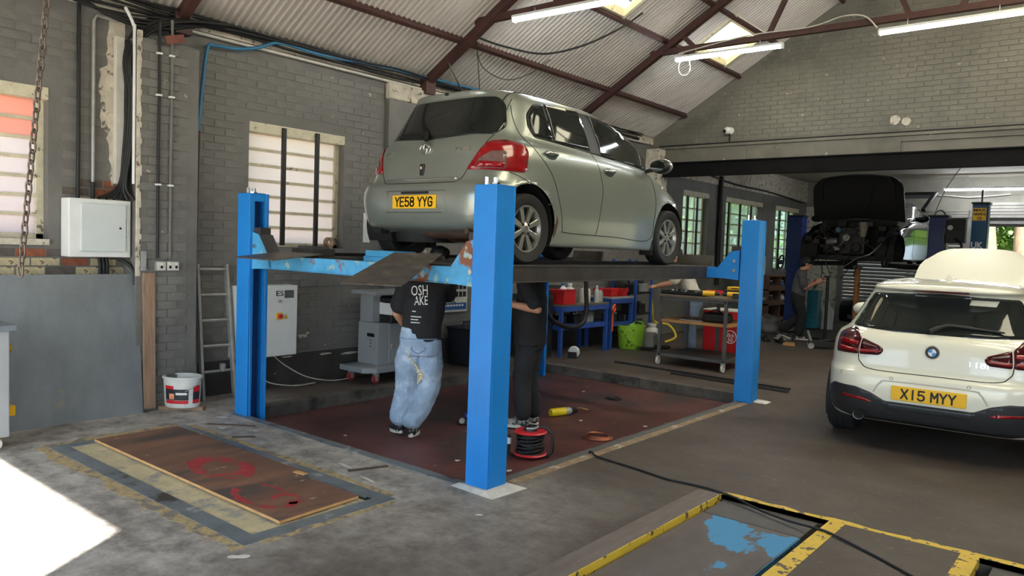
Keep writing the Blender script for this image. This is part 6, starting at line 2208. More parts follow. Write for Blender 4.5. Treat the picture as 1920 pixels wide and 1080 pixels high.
# scissor-lift platforms in their pits, yellow margins
MB().box(PX0 - 0.15, PX0, 2.0, 4.70, -0.02, 0.006).build('pit_kerb_board', M('pit_kerb_brown', (110, 100, 94), 0.7, var=0.15, vs=5, stretch=(4, 0.7, 1), bump=0.2, bs=30), floor, bev=0.002)
MB().box(PX0, PX0 + 0.006, 2.0, 4.70, -0.07, 0.005).build('yellow_margin', m_yellow, floor)
MB().box(PX1 - 0.004, PX1 + 0.085, 2.0, 4.725, -0.05, 0.0025).build('yellow_margin', m_yellow, floor)
MB().box(QX0 - 0.085, QX0 + 0.004, 2.0, 4.74, -0.05, 0.0025).build('yellow_margin', m_yellow, floor)
poly = [(-2.04, 4.72)] + [(-2.04 + 0.1 * k, 4.765 + rnd.uniform(-0.018, 0.022)) for k in range(23)] + [(0.16, 4.72)]
MB().prism(poly, -0.03, 0.0022, 'XY').build('yellow_margin', m_yellow, floor)
for (xa, xb, nm) in ((-2.012, -1.41, 'brown and blue worn scissor-lift platform in its floor pit'), (-0.51, 0.12, 'grey scissor-lift platform at the bottom right corner')):
    sl_ = thing('scissor_lift_platform', nm, 'car lift', ((xa + xb) / 2, 3.35, PZ))
    h = (xb - xa) / 2
    MB().box(-h, h, -1.3, 1.04, 0.22, 0.272).build('deck', m_platform, sl_, bev=0.006)
    MB().hexa([(-h, 1.05, 0.22), (h, 1.05, 0.22), (h, 1.362, 0.215), (-h, 1.362, 0.215), (-h, 1.05, 0.270), (h, 1.05, 0.270), (h, 1.362, 0.272), (-h, 1.362, 0.272)]).build('ramp_flap', M('grey_flap', (84, 80, 78), 0.55, 0.1, var=0.2, vs=4), sl_, bev=0.004)
    MB().box(h - 0.004, h + 0.006, -1.3, 1.03, 0.10, 0.268).build('side_skirt', m_platblue, sl_)
    MB().box(-h + 0.05, h - 0.05, -1.2, 1.2, 0.0, 0.06).build('base_frame', m_black, sl_)
    MB().bar((0, -1.1, 0.06), (0, 0.9, 0.2), 0.3, 0.05).build('scissor_arm', m_black, sl_)
    MB().tube([(h + 0.01, 1.2, 0.2), (h + 0.045, 1.2, 0.2), (h + 0.045, 1.24, 0.23), (h + 0.01, 1.24, 0.23)], 0.006, 6).build('hinge_loop', m_galv, sl_)
# black cable trailing across the floor from the reel
cable('extension_cable', 'black extension cable trailing over the floor and yellow pit margin', [(-3.30, 5.0, -0.10), (-3.24, 4.93, -0.06), (-3.19, 4.90, 0.018), (-3.10, 4.85, 0.010), (-2.93, 4.82, 0.008), (-2.68, 4.78, 0.008), (-2.44, 4.73, 0.008), (-2.25, 4.745, 0.008), (-2.09, 4.732, 0.010), (-1.93, 4.70, 0.004), (-1.76, 4.63, -0.008), (-1.55, 4.555, -0.006), (-1.36, 4.50, 0.010), (-1.26, 4.47, 0.011), (-1.0, 4.32, 0.008), (-0.81, 4.19, 0.008), (-0.4, 3.9, 0.008)], 0.0075, m_rubber)
for k, (p, q_) in enumerate((((-4.6, 8.9), (-3.05, 8.78)), ((-5.6, 9.15), (-3.1, 8.98)))):
    o = MB().bar((p[0] - q_[0], p[1] - q_[1], 0), (0, 0, 0), 0.05, 0.025).build('steel_bar', m_runway, None)
    o.location = (q_[0], q_[1], 0.0135)
    tag(o, ['loose dark steel bar on the floor behind the far right lift post', 'longer dark steel bar lying across the floor under the tool trolley'][k], 'steel bar')

# ================================================================== THINGS IN THE RECESS
m_reelred = M('red_reel_plastic', (206, 44, 52), 0.4, var=0.06, vs=10)
rl = thing('cable_reel', 'red and black extension cable reel on the red floor', 'cable reel', (-3.70, 4.80, RZ), R(35))
d_ = MB()
d_.lathe([(0.03, 0.0), (0.125, 0.0), (0.135, 0.008), (0.125, 0.018), (0.03, 0.018), (0.03, 0.0)], (0, 0, 0.022), 32, 'Z')
d_.build('reel_flange', m_reelred, rl, smooth=40)
d_ = MB()
d_.lathe([(0.03, 0.0), (0.125, 0.0), (0.135, 0.008), (0.125, 0.018), (0.03, 0.018), (0.03, 0.0)], (0, 0, 0.20), 32, 'Z')
d_.build('reel_flange', m_reelred, rl, smooth=40)
MB().cyl((0, 0, 0.04), (0, 0, 0.2), 0.06, 20).build('drum', m_plastic, rl, smooth=40)
for k in range(9):
    z = 0.05 + 0.0165 * k
    pts = [(0.104 * math.cos(t) + 0.004 * math.sin(3 * t + k), 0.104 * math.sin(t), z + 0.012 * math.sin(t + k * 1.3)) for t in [2 * PI * j / 24 for j in range(24)]]
    MB().tube(pts, 0.010, 6, True).build('cable_turn', m_rubber, rl, smooth=180)
MB().lathe([(0.0, 0.03), (0.05, 0.028), (0.055, 0.0), (0, 0)], (0.0, 0, 0.218), 20, 'Z').build('socket_hub', m_plastic, rl, smooth=40)
MB().tube(smooth_path([(0.03, 0.05, 0.235), (0.06, 0.01, 0.25), (0.03, -0.05, 0.245), (-0.03, -0.04, 0.24)], 5), 0.009, 6).build('plug_lead', m_galv, rl, smooth=60)
MB().tube([(-0.17, 0, 0.17), (-0.17, 0, 0.03), (-0.14, 0, 0.012), (0.14, 0, 0.012), (0.18, 0, 0.05), (0.18, 0, 0.19), (0.12, 0, 0.245), (0.0, 0, 0.245)], 0.012, 8).build('tube_frame', m_plastic, rl, smooth=60)
MB().cyl((-0.17, 0, 0.10), (-0.17, 0, 0.15), 0.017, 10).build('white_grip', m_white, rl, smooth=40)
co = thing('copper_coil', 'coil of bright copper brake pipe on the red floor', 'coil', (-3.66, 5.74, RZ))
m_copper = M('bright_copper', (214, 138, 104), 0.3, 0.9, var=0.1, vs=10)
for k in range(5):
    r_ = 0.128 - 0.007 * k
    pts = [((r_ + 0.004 * math.sin(2 * t + k)) * math.cos(t), (r_ + 0.004 * math.sin(2 * t + k)) * math.sin(t), 0.008 + 0.0065 * k * (0.7 + 0.3 * math.sin(t + k))) for t in [2 * PI * j / 40 for j in range(40)]]
    MB().tube(pts, 0.004, 6, True).build('pipe_turn', m_copper, co, smooth=180)
gt = thing('gas_torch', 'yellow gas canister blowtorch lying on the red floor', 'gas torch', (-4.42, 6.20, RZ), R(72))
g_ = MB()
g_.lathe([(0.0, -0.115), (0.034, -0.115), (0.04, -0.105), (0.04, 0.06)], (0, 0, 0.042), 22, 'X')
g_.build('canister', M('canister_yellow', (232, 206, 30), 0.4, var=0.05, vs=12), gt, smooth=40)
g_ = MB()
g_.lathe([(0.0403, 0.06), (0.0403, 0.115), (0.03, 0.14), (0.015, 0.15), (0.0, 0.15)], (0, 0, 0.042), 22, 'X')
g_.build('canister_label', m_galv, gt, smooth=40)
MB().box(0.15, 0.21, -0.03, 0.02, 0.02, 0.065).build('valve_body', m_plastic, gt, bev=0.008)
MB().tube(smooth_path([(0.2, 0, 0.05), (0.25, 0.0, 0.06), (0.30, 0.0, 0.045), (0.36, 0.0, 0.03)], 4), [0.006] * 8 + [0.009] * 5, 8).build('torch_nozzle', M('brass', (196, 170, 110), 0.35, 0.9, var=0.1), gt, smooth=60)
bx = thing('parts_box', 'small open blue cardboard parts box on the red floor', 'box', (-4.86, 5.38, RZ), R(15))
MB().box(-0.06, 0.06, -0.05, 0.05, 0, 0.085).build('carton', M('blue_carton', (36, 62, 150), 0.5, var=0.08), bx, bev=0.002)
MB().hexa([(-0.06, 0.05, 0.085), (0.06, 0.05, 0.085), (0.06, 0.052, 0.087), (-0.06, 0.052, 0.087), (-0.06, 0.10, 0.12), (0.06, 0.10, 0.12), (0.06, 0.102, 0.122), (-0.06, 0.102, 0.122)]).build('carton_flap', M('carton_inside', (196, 180, 150), 0.8, var=0.05), bx)
MB().cyl((-0.02, -0.051, 0.055), (-0.02, -0.053, 0.055), 0.014, 14).build('carton_dot', m_whiteletter, bx)
bc_ = thing('brake_caliper', 'greasy black brake caliper beside the blue box', 'car part', (-4.80, 5.22, RZ), R(40))
MB().box(-0.08, 0.08, -0.035, 0.035, 0.0, 0.06).build('caliper_body', m_engine, bc_, bev=0.015)
MB().cyl((-0.03, -0.03, 0.05), (-0.03, -0.07, 0.05), 0.026, 14).build('piston', m_galv, bc_, smooth=40)
rg = MB()
rg.ell((0, 0, 0.01), 0.09, 0.05, 0.012, 14, 6)
rg.ell((0.06, 0.02, 0.015), 0.05, 0.03, 0.016, 12, 6)
rgo = rg.build('oily_rag', m_bayblack, None, smooth=180)
rgo.location = (-4.52, 7.35, RZ)
tag(rgo, 'crumpled black rag in the middle of the red floor', 'rag')
for k in range(10):
    x, y = rnd.uniform(-5.9, -3.4), rnd.uniform(3.9, 7.6)
    poly = [(x + rnd.uniform(0.01, 0.03) * math.cos(2 * PI * j / 6), y + rnd.uniform(0.01, 0.03) * math.sin(2 * PI * j / 6)) for j in range(6)]
    MB().prism(poly, RZ, RZ + 0.002, 'XY').build('paint_fleck', m_chalk, floor)
# ================================================================== OUTSIDE
m_yard = M('sunlit_yard_concrete', (176, 170, 158), 0.9, var=0.1, vs=0.6)
yd = MB()
for (a, b, c, d) in cells(-40, 40, -40, 60, [(-7.33, 3.26, -1.26, 21.3)]):
    yd.box(a, b, c, d, -0.5, -0.02)
struct('ground_outside', yd, m_yard)
m_outbrick = M('outside_red_brick', (176, 96, 82), 0.85, var=0.15, vs=3)
ow = MB().box(-12.5, -12.2, -3, 30, 0, 1.9)
struct('wall_outside', ow, m_outbrick)
m_leaf = M('sunlit_leaves', (112, 150, 60), 0.6, var=0.35, vs=3)
m_bark = M('tree_bark', (128, 106, 84), 0.85, var=0.3, vs=8, bump=0.5, bs=20, stretch=(1, 1, 0.3))


def leaf_mesh(n, rx, ry, rz, seed):
    r_ = random.Random(seed)
    vs, fs = [], []
    for k in range(n):
        while True:
            p = Vector((r_.uniform(-1, 1), r_.uniform(-1, 1), r_.uniform(-1, 1)))
            if 0.3 < p.length < 1:
                break
        c = Vector((p.x * rx, p.y * ry, p.z * rz))
        a = Vector((r_.uniform(-1, 1), r_.uniform(-1, 1), r_.uniform(-1, 1))).normalized() * r_.uniform(0.06, 0.13)
        b = a.orthogonal().normalized() * a.length * 0.6
        i = len(vs)
        vs += [c - a, c + b, c + a, c - b]
        fs.append((i, i + 1, i + 2, i + 3))
    me = bpy.data.meshes.new('foliage')
    me.from_pydata([tuple(v) for v in vs], [], fs)
    me.materials.append(m_leaf)
    return me


LEAF = [leaf_mesh(2600, 1.7, 1.7, 1.9, s) for s in (1, 2)]


def tree_(label, loc, trunk_r, crown, seed, lean=0.0, bare=2.2):
    root = thing('tree', label, 'tree', loc, 0, 'trees outside')
    MB().tube(smooth_path([(0, 0, -0.03), (lean * 0.4, 0.0, 1.2), (lean, 0.05, 2.6), (lean * 1.3, 0, 4.2)], 4), [trunk_r * (1.15 - 0.045 * k) for k in range(13)], 10).build('trunk', m_bark, root, smooth=60)
    for k, (x, y, z, s) in enumerate(crown):
        o = bpy.data.objects.new('foliage', LEAF[(seed + k) % 2])
        COL.objects.link(o)
        o.parent = root
        o['kind'] = 'stuff'
        o.location = (x, y, z)
        o.scale = (s, s, s)
        o.rotation_euler = (0, 0, k * 1.3 + seed)
    return root


tree_('left of the two thick tree trunks seen through the open rear doorway', (-3.55, 27.5, 0), 0.30, [(0, 1.6, 4.6, 1.3), (-1.8, 1.5, 3.0, 1.0)], 1, -0.2)
tree_('right of the two thick tree trunks seen through the open rear doorway', (-2.65, 27.0, 0), 0.30, [(0.4, 2.2, 4.6, 1.2), (1.6, 2.0, 2.2, 1.1)], 2, -0.1)
tree_('leafy tree filling the view behind the trunks at the rear doorway', (-2.4, 31.5, 0), 0.22, [(0, 0, 2.6, 1.5), (2.2, 0, 1.8, 1.3), (-2.4, 0, 1.8, 1.3), (4.6, -2.2, 2.0, 1.6), (7.2, -3.0, 2.2, 1.7), (9.8, -4.0, 2.2, 1.7)], 3)  # last three crowns added out of view to green the dark car's reflection
tree_('leafy tree outside the farthest rear window', (-10.3, 21.5, 0), 0.16, [(0, 0, 2.6, 1.1), (0, 2.0, 2.2, 1.0)], 4)
tree_('leafy tree outside the middle rear window', (-10.4, 17.6, 0), 0.16, [(0, 0, 2.5, 1.1), (0.3, -2.2, 2.4, 1.0)], 5)
tree_('leafy tree outside the window behind the silver hatchback', (-10.4, 7.3, 0), 0.16, [(0, 0, 3.0, 1.0)], 7)
cvn = MB().box(-1.2, 1.2, -1.0, 1.0, 0, 2.0)
cv_ = thing('parked_container', 'pale blue ribbed container outside the rear doorway', 'container', (-0.75, 26.0, 0))
MB().box(-0.9, 0.9, -1.0, 1.0, 0, 1.95).build('container_body', M('pale_blue_steel', (176, 196, 210), 0.5, var=0.05), cv_, bev=0.01)
for k in range(14):
    MB().box(-0.88 + 0.13 * k, -0.82 + 0.13 * k, -1.03, -1.0, 0.05, 1.92).build('rib', MATS['pale_blue_steel'], cv_)
# ================================================================== PEOPLE
m_skin = M('skin', (190, 138, 112), 0.55, var=0.06, vs=8)
m_hair = M('black_hair', (22, 19, 18), 0.55, var=0.2, vs=30, bump=0.5, bs=80)
_clouds = bpy.data.textures.new('cloth_folds', 'CLOUDS')
_clouds.noise_scale = 0.11
_clouds.noise_depth = 2


def eloft(mb, secs, n=18):
    """stack of ellipses: (x, y, z, rx, ry); capped"""
    vs, fs = [], []
    for (x, y, z, rx, ry) in secs:
        for k in range(n):
            t = 2 * PI * k / n
            vs.append((x + rx * math.cos(t), y + ry * math.sin(t), z))
    for i in range(len(secs) - 1):
        for k in range(n):
            l = (k + 1) % n
            fs.append((i * n + k, i * n + l, (i + 1) * n + l, (i + 1) * n + k))
    fs.append(tuple(range(n))[::-1])
    fs.append(tuple((len(secs) - 1) * n + k for k in range(n)))
    return mb.add(vs, fs)


def chain(mb, pts, rad, n=12, sub=5):
    P = smooth_path(pts, sub)
    N = len(P)
    rr = []
    for i in range(N):
        t = i / (N - 1) * (len(rad) - 1)
        k = min(int(t), len(rad) - 2)
        rr.append(rad[k] + (rad[k + 1] - rad[k]) * (t - k))
    mb.tube(P, rr, n)
    mb.ell(P[0], rr[0], rr[0], rr[0], 10, 6)
    mb.ell(P[-1], rr[-1], rr[-1], rr[-1], 10, 6)


def soft(o, vox, it=6, fold=0.0):
    m = o.modifiers.new('one_surface', 'REMESH')
    m.mode = 'VOXEL'
    m.voxel_size = vox
    m.use_smooth_shade = True
    if it:
        s = o.modifiers.new('smooth', 'SMOOTH')
        s.iterations = it
        s.factor = 0.5
    if fold:
        d = o.modifiers.new('folds', 'DISPLACE')
        d.texture = _clouds
        d.texture_coords = 'LOCAL'
        d.strength = fold
        d.mid_level = 0.5
    return o


def hand(mb, wrist, dirv, palm_n, side, curl=0.5, s=1.0):
    """palm, four curled fingers of unequal length, thumb off the side"""
    d = Vector(dirv).normalized()
    n = Vector(palm_n)
    n = (n - d * n.dot(d)).normalized()
    a = d.cross(n).normalized() * side
    w = Vector(wrist)
    c = w + d * 0.05 * s
    for k in range(4):
        mb.tube([w + a * (0.010 - 0.007 * k) * s, c + a * (0.033 - 0.022 * k) * s, w + d * 0.092 * s + a * (0.034 - 0.022 * k) * s], [0.017 * s, 0.0165 * s, 0.0125 * s], 8)
    for k, L in enumerate((0.068, 0.078, 0.072, 0.056)):
        b = w + d * 0.09 * s + a * (0.035 - 0.0225 * k) * s
        p1 = b + (d * math.cos(curl * 0.6) + n * math.sin(curl * 0.6)) * L * 0.45 * s
        p2 = p1 + (d * math.cos(curl * 1.7) + n * math.sin(curl * 1.7)) * L * 0.32 * s
        p3 = p2 + (d * math.cos(curl * 2.6) + n * math.sin(curl * 2.6)) * L * 0.25 * s
        mb.tube([b, p1, p2, p3], [0.0105 * s, 0.0095 * s, 0.009 * s, 0.0075 * s], 8)
    t0 = w + d * 0.025 * s + a * 0.022 * s
    t1 = t0 + (d * 0.6 + a * 0.7 + n * 0.3) * 0.04 * s
    t2 = t1 + (d * 0.9 + a * 0.15 + n * 0.45) * 0.038 * s
    mb.tube([t0, t1, t2], [0.015 * s, 0.0115 * s, 0.009 * s], 8)


def head_shape(mb, c, look, s=1.0):
    """skull, jaw, nose, brow, ears; look = facing direction"""
    f = Vector(look).normalized()
    r_ = f.cross(Vector((0, 0, 1))).normalized()
    u = r_.cross(f).normalized()
    rot = Matrix((r_, f, u)).transposed()
    c = Vector(c)

    def at(x, y, z):
        return c + (r_ * x + f * y + u * z) * s
    mb.ell(at(0, -0.012, 0.03), 0.076 * s, 0.097 * s, 0.088 * s, 18, 12, rot)
    mb.ell(at(0, 0.022, -0.045), 0.058 * s, 0.070 * s, 0.075 * s, 16, 10, rot)
    mb.ell(at(0, 0.062, -0.088), 0.030 * s, 0.026 * s, 0.024 * s, 12, 8, rot)
    mb.ell(at(0, 0.080, 0.012), 0.052 * s, 0.014 * s, 0.012 * s, 12, 8, rot)
    mb.tube([at(0, 0.085, 0.008), at(0, 0.104, -0.026), at(0, 0.090, -0.036)], [0.009 * s, 0.0135 * s, 0.012 * s], 8)
    mb.ell(at(0, 0.086, -0.060), 0.022 * s, 0.010 * s, 0.0075 * s, 12, 6, rot)
    for sx in (-1, 1):
        mb.ell(at(sx * 0.077, -0.008, -0.012), 0.010 * s, 0.018 * s, 0.031 * s, 10, 8, rot)
    return at, rot


def person(label, loc, rz, J, shirt, trousers, shoe, group=None, vis=None, bag=1.0, hair_len=0.0, apron=None):
    root = thing('person', label, 'person', loc, rz)
    V = {k: Vector(v) for k, v in J.items()}
    hip, chest, neck, head = V['hip'], V['chest'], V['neck'], V['head']
    look = V['look']
    b = MB()
    at, rot = head_shape(b, head, look, J.get('hs', (1, 0, 0))[0])
    chain(b, [neck - Vector((0, 0, 0.05)), neck, head - Vector((0, 0, 0.04))], [0.062, 0.055, 0.055])
    eloft(b, [(hip.x, hip.y, hip.z - 0.06, 0.13, 0.09), (hip.x, hip.y, hip.z + 0.05, 0.145, 0.1), (hip.x * 0.5 + chest.x * 0.5, hip.y * 0.5 + chest.y * 0.5, (hip.z + chest.z) / 2, 0.13, 0.09), (chest.x, chest.y, chest.z, 0.155, 0.10), (neck.x, neck.y, neck.z - 0.04, 0.10, 0.07)])
    for s, q in ((-1, 'l'), (1, 'r')):
        sh, el, wr = V['sh_' + q], V['el_' + q], V['wr_' + q]
        chain(b, [sh, (sh + el) / 2, el], [0.05, 0.046, 0.040])
        chain(b, [el, el.lerp(wr, 0.35), wr], [0.040, 0.040, 0.026])
        hd = V.get('hd_' + q, (wr - el))
        hand(b, wr, hd, V.get('pn_' + q, Vector((-s, 0, 0))), s * -1, J.get('curl', (0.6, 0, 0))[0])
        kn, an = V['kn_' + q], V['an_' + q]
        hp = hip + Vector((s * 0.085, 0, -0.03))
        chain(b, [hp, (hp + kn) / 2, kn], [0.080, 0.068, 0.050])
        chain(b, [kn, kn.lerp(an, 0.35), an], [0.050, 0.050, 0.034])
    body_ = soft(b.build('body', m_skin, root, smooth=180, fix=False), 0.0075, 3)
    # eyes, brows and mouth
    for sx in (-1, 1):
        MB().ell(at(sx * 0.030, 0.078, -0.004), 0.011, 0.006, 0.006, 10, 6, rot).build('eye', m_letter, body_, smooth=180)
        MB().ell(at(sx * 0.031, 0.089, 0.016), 0.018, 0.005, 0.004, 10, 6, rot).build('eyebrow', m_hair, body_, smooth=180)
    MB().ell(at(0, 0.096, -0.060), 0.019, 0.003, 0.0022, 10, 6, rot).build('mouth', M('lip_line', (110, 60, 54), 0.5, var=0), body_, smooth=180)
    # hair: cap over the skull, fringe in front
    h = MB()
    h.ell(at(0, -0.024, 0.048), 0.088, 0.106, 0.088, 18, 12, rot)
    h.ell(at(0, -0.055, 0.0), 0.080, 0.062, 0.075 + hair_len, 16, 10, rot)
    h.ell(at(0, 0.055, 0.078), 0.062, 0.042, 0.036, 14, 8, rot)
    rr = random.Random(len(label))
    for k in range(16):
        a = rr.uniform(0, 2 * PI)
        e = rr.uniform(0.2, 1.2)
        h.ell(at(0.075 * math.cos(a) * math.cos(e), -0.02 + 0.09 * math.sin(a) * math.cos(e), 0.05 + 0.078 * math.sin(e)), 0.026, 0.026, 0.022, 8, 6)
    soft(h.build('hair', m_hair, root, smooth=180, fix=False), 0.009, 2, 0.008)
    # T-shirt
    t = MB()
    mid = hip.lerp(chest, 0.5)
    lo = hip + Vector((0, 0, J.get('hem', (-0.04, 0, 0))[0]))
    wf = J.get('build', (1, 0, 0))[0]
    eloft(t, [(lo.x, lo.y, lo.z, 0.195 * wf, 0.15 * wf), (mid.x, mid.y, mid.z, 0.19 * wf, 0.14 * wf), (chest.x, chest.y, chest.z, 0.195 * wf, 0.135 * wf), (chest.x * 0.4 + neck.x * 0.6, chest.y * 0.4 + neck.y * 0.6, chest.z * 0.35 + neck.z * 0.65, 0.165 * wf, 0.11 * wf), (neck.x, neck.y, neck.z - 0.005, 0.075, 0.072)])
    for q in 'lr':
        sh, el = V['sh_' + q], V['el_' + q]
        chain(t, [sh + (chest - sh) * 0.25, sh, sh.lerp(el, 0.45), sh.lerp(el, 0.78)], [0.085, 0.080, 0.076, 0.080])
    shirt_o = soft(t.build('t_shirt', shirt, root, smooth=180, fix=False), 0.012, 5, 0.022)
    # trousers
    p = MB()
    eloft(p, [(hip.x, hip.y, hip.z - 0.14, 0.175 * (0.7 + 0.3 * bag), 0.13 * (0.7 + 0.3 * bag)), (hip.x, hip.y, hip.z - 0.04, 0.185, 0.14), (hip.x, hip.y, hip.z + 0.06, 0.17, 0.125), (hip.x, hip.y, hip.z + 0.10, 0.165, 0.12)])
    for s, q in ((-1, 'l'), (1, 'r')):
        kn, an = V['kn_' + q], V['an_' + q]
        hp = hip + Vector((s * 0.085, 0, -0.06))
        chain(p, [hp, hp.lerp(kn, 0.5), kn, kn.lerp(an, 0.5), an + Vector((0, 0, 0.085 * bag - 0.03))], [0.10, 0.098 * bag, 0.085 * bag, 0.082 * bag, 0.074 * bag])
    tro = soft(p.build('trousers', trousers, root, smooth=180, fix=False), 0.012, 5, 0.03 if bag > 1.1 else 0.02)
    # shoes
    for q in 'lr':
        an = V['an_' + q]
        tv = Vector(J.get('toe_' + q, (0, 1, 0)))
        sh_root = MB()
        d = tv.normalized()
        u = Vector((0, 0, 1))
        base = an + Vector((0, 0, -0.035))
        sh_root.ell(base - d * 0.02 + u * 0.012, 0.042, 0.042, 0.045, 12, 8)
        sh_root.tube([base - d * 0.03, base + d * 0.06, base + d * 0.14, base + d * 0.175], [0.040, 0.042, 0.040, 0.030], 12)
        sh_root.ell(base + d * 0.165, 0.036, 0.036, 0.028, 12, 8)
        so = soft(sh_root.build('shoe', shoe, root, smooth=180, fix=False), 0.009, 4)
        side = d.cross(u).normalized()
        if side.length < 0.1:
            side = Vector((1, 0, 0))
        n2_ = side.cross(d).normalized()
        sole = MB()
        poly = []
        for k in range(24):
            a = 2 * PI * k / 24
            L_ = 0.135 if math.cos(a) > 0 else 0.125
            poly.append(base + d * (0.068 + L_ * math.cos(a)) + side * (0.046 * math.sin(a) * (1.0 if math.cos(a) > -0.3 else 0.85)) - n2_ * 0.038)
        k_ = len(poly)
        sole.add([tuple(v) for v in poly] + [tuple(v + n2_ * 0.026) for v in poly], [tuple(range(k_))[::-1], tuple(range(k_, 2 * k_))] + [(i, (i + 1) % k_, k_ + (i + 1) % k_, k_ + i) for i in range(k_)])
        sole.build('shoe_sole', m_whitedirty, so, smooth=40)
    return root, shirt_o, tro


m_blackcotton = M('black_cotton', (28, 27, 30), 0.85, var=0.15, vs=6)
m_blacktrouser = M('black_work_trousers', (32, 32, 37), 0.85, var=0.2, vs=5)
m_denim = M('pale_washed_denim', (150, 170, 194), 0.85, var=0.22, vs=5, bump=0.25, bs=120, spots=((190, 204, 218), 5, 0.56, 0.1))
m_denim2 = M('mid_denim', (98, 116, 138), 0.85, var=0.2, vs=6, bump=0.2, bs=120)
m_shoeblk = M('black_trainer', (30, 30, 32), 0.6, var=0.25, vs=30, spots=((200, 200, 200), 26, 0.62, 0.02))
m_shoegrey = M('grey_white_trainer', (150, 144, 138), 0.65, var=0.3, vs=30, spots=((40, 38, 40), 18, 0.54, 0.02))
m_greytee = M('charcoal_t_shirt', (84, 84, 86), 0.85, var=0.12, vs=6)
m_creamtee = M('cream_t_shirt', (206, 198, 184), 0.85, var=0.1, vs=6)

# --- man in pale baggy jeans, seen from behind under the ramp
J1 = dict(hip=(0.075, 0.0, 0.86), chest=(0.115, 0.02, 1.20), neck=(0.165, 0.05, 1.42), head=(0.225, 0.10, 1.53), look=(0.2, 1, -0.35),
          sh_l=(-0.055, 0.03, 1.345), el_l=(-0.135, 0.06, 1.07), wr_l=(-0.06, 0.20, 0.94), hd_l=(0.3, 0.6, -0.2),
          sh_r=(0.29, 0.06, 1.36), el_r=(0.32, 0.24, 1.20), wr_r=(0.22, 0.40, 1.30), hd_r=(-0.1, 0.6, 0.6),
          kn_l=(-0.025, 0.07, 0.44), an_l=(-0.085, 0.05, 0.085), kn_r=(0.165, 0.08, 0.45), an_r=(0.025, -0.05, 0.08), toe_l=(-0.35, 0.9, -0.1), toe_r=(0.25, 0.95, 0), build=(0.92, 0, 0), hem=(-0.05, 0, 0))
p1, s1, t1 = person('man in black printed T-shirt and pale baggy jeans, back turned', (-4.86, 4.56, RZ), R(47), J1, m_blackcotton, m_denim, m_shoeblk, bag=1.28)


def on_back(o_tree, txt, x, z, size, w, mat, parent, nm):
    def mp(c):
        h_ = o_tree.ray_cast(Vector((c.x, -1.0, c.z)), Vector((0, 1, 0)))
        return (h_[0] + Vector((0, -0.003, 0))) if h_[0] else Vector((c.x, -0.12, c.z))
    return lettering(txt, size, mat, parent, (x, 0, z), (1, 0, 0.08), (-0.05, 0, 1), nm, width=w, depth=0.0, mapf=mp, bold=0.0)


bpy.context.view_layer.update()
_dg = bpy.context.evaluated_depsgraph_get()


def eval_tree(o):
    _dg.update()
    e = o.evaluated_get(_dg)
    me = e.to_mesh()
    bm = bmesh.new()
    bm.from_mesh(me)
    t = BVHTree.FromBMesh(bm)
    bm.free()
    e.to_mesh_clear()
    return t


ts = eval_tree(s1)
on_back(ts, 'OSH', 0.055, 1.275, 0.125, 0.14, m_whiteletter, s1, 'shirt_print')
on_back(ts, 'AKE', 0.07, 1.19, 0.11, 0.115, m_whiteletter, s1, 'shirt_print')
for (xa, xb, z) in ((0.0, 0.03, 1.10), (-0.01, 0.075, 1.055), (-0.01, 0.05, 1.03), (-0.01, 0.065, 1.005)):
    pts = []
    for k in range(9):
        h_ = ts.ray_cast(Vector((xa + (xb - xa) * k / 8, -1.0, z)), Vector((0, 1, 0)))
        pts.append((h_[0] if h_[0] else Vector((xa, -0.12, z))) + Vector((0, -0.002, 0)))
    MB().tube(pts, [0.006, 0.003] * 4 + [0.006], 5).build('shirt_small_print', m_whiteletter, s1)
tj = eval_tree(t1)


def jean(x, z, off=0.004):
    h_ = tj.ray_cast(Vector((x, -1.0, z)), Vector((0, 1, 0)))
    return (h_[0] + Vector((0, -off, 0))) if h_[0] else Vector((x, -0.15, z))


m_stitch = M('pale_embroidery', (226, 214, 184), 0.8, var=0.08, vs=20)
m_pocket = M('denim_pocket', (120, 144, 174), 0.85, var=0.2, vs=6, bump=0.2, bs=120)
pk_ = MB().tube([jean(0.0, 0.80), jean(0.0, 0.77), jean(0.055, 0.74), jean(0.115, 0.77), jean(0.115, 0.80)], 0.005, 5).build('pocket_flap', m_pocket, t1, smooth=60)
MB().ell(jean(0.055, 0.765, 0.004), 0.010, 0.004, 0.010, 12, 6).build('pocket_button', m_whitedirty, pk_, smooth=180)
MB().tube([jean(-0.10 + 0.035 * k, 0.865) for k in range(11)], 0.004, 5).build('waistband_seam', m_pocket, t1, smooth=60)
for k in range(5):
    pts = [jean(0.015 + 0.012 * k, 0.66 - 0.03 * k), jean(0.045 + 0.014 * k, 0.63 - 0.02 * k), jean(0.065 + 0.008 * k, 0.56 - 0.012 * k), jean(0.06, 0.47 - 0.004 * k)]
    MB().tube(smooth_path(pts, 4), [0.004, 0.006, 0.007, 0.008, 0.008, 0.008, 0.008, 0.007, 0.006, 0.006, 0.004, 0.003, 0.002], 6).build('embroidered_wing', m_stitch, t1, smooth=60)
MB().tube(smooth_path([jean(-0.05, 0.76), jean(-0.01, 0.74), jean(-0.03, 0.70), jean(0.01, 0.68), jean(0.015, 0.65)], 4), 0.005, 6).build('embroidered_scroll', m_stitch, t1, smooth=60)

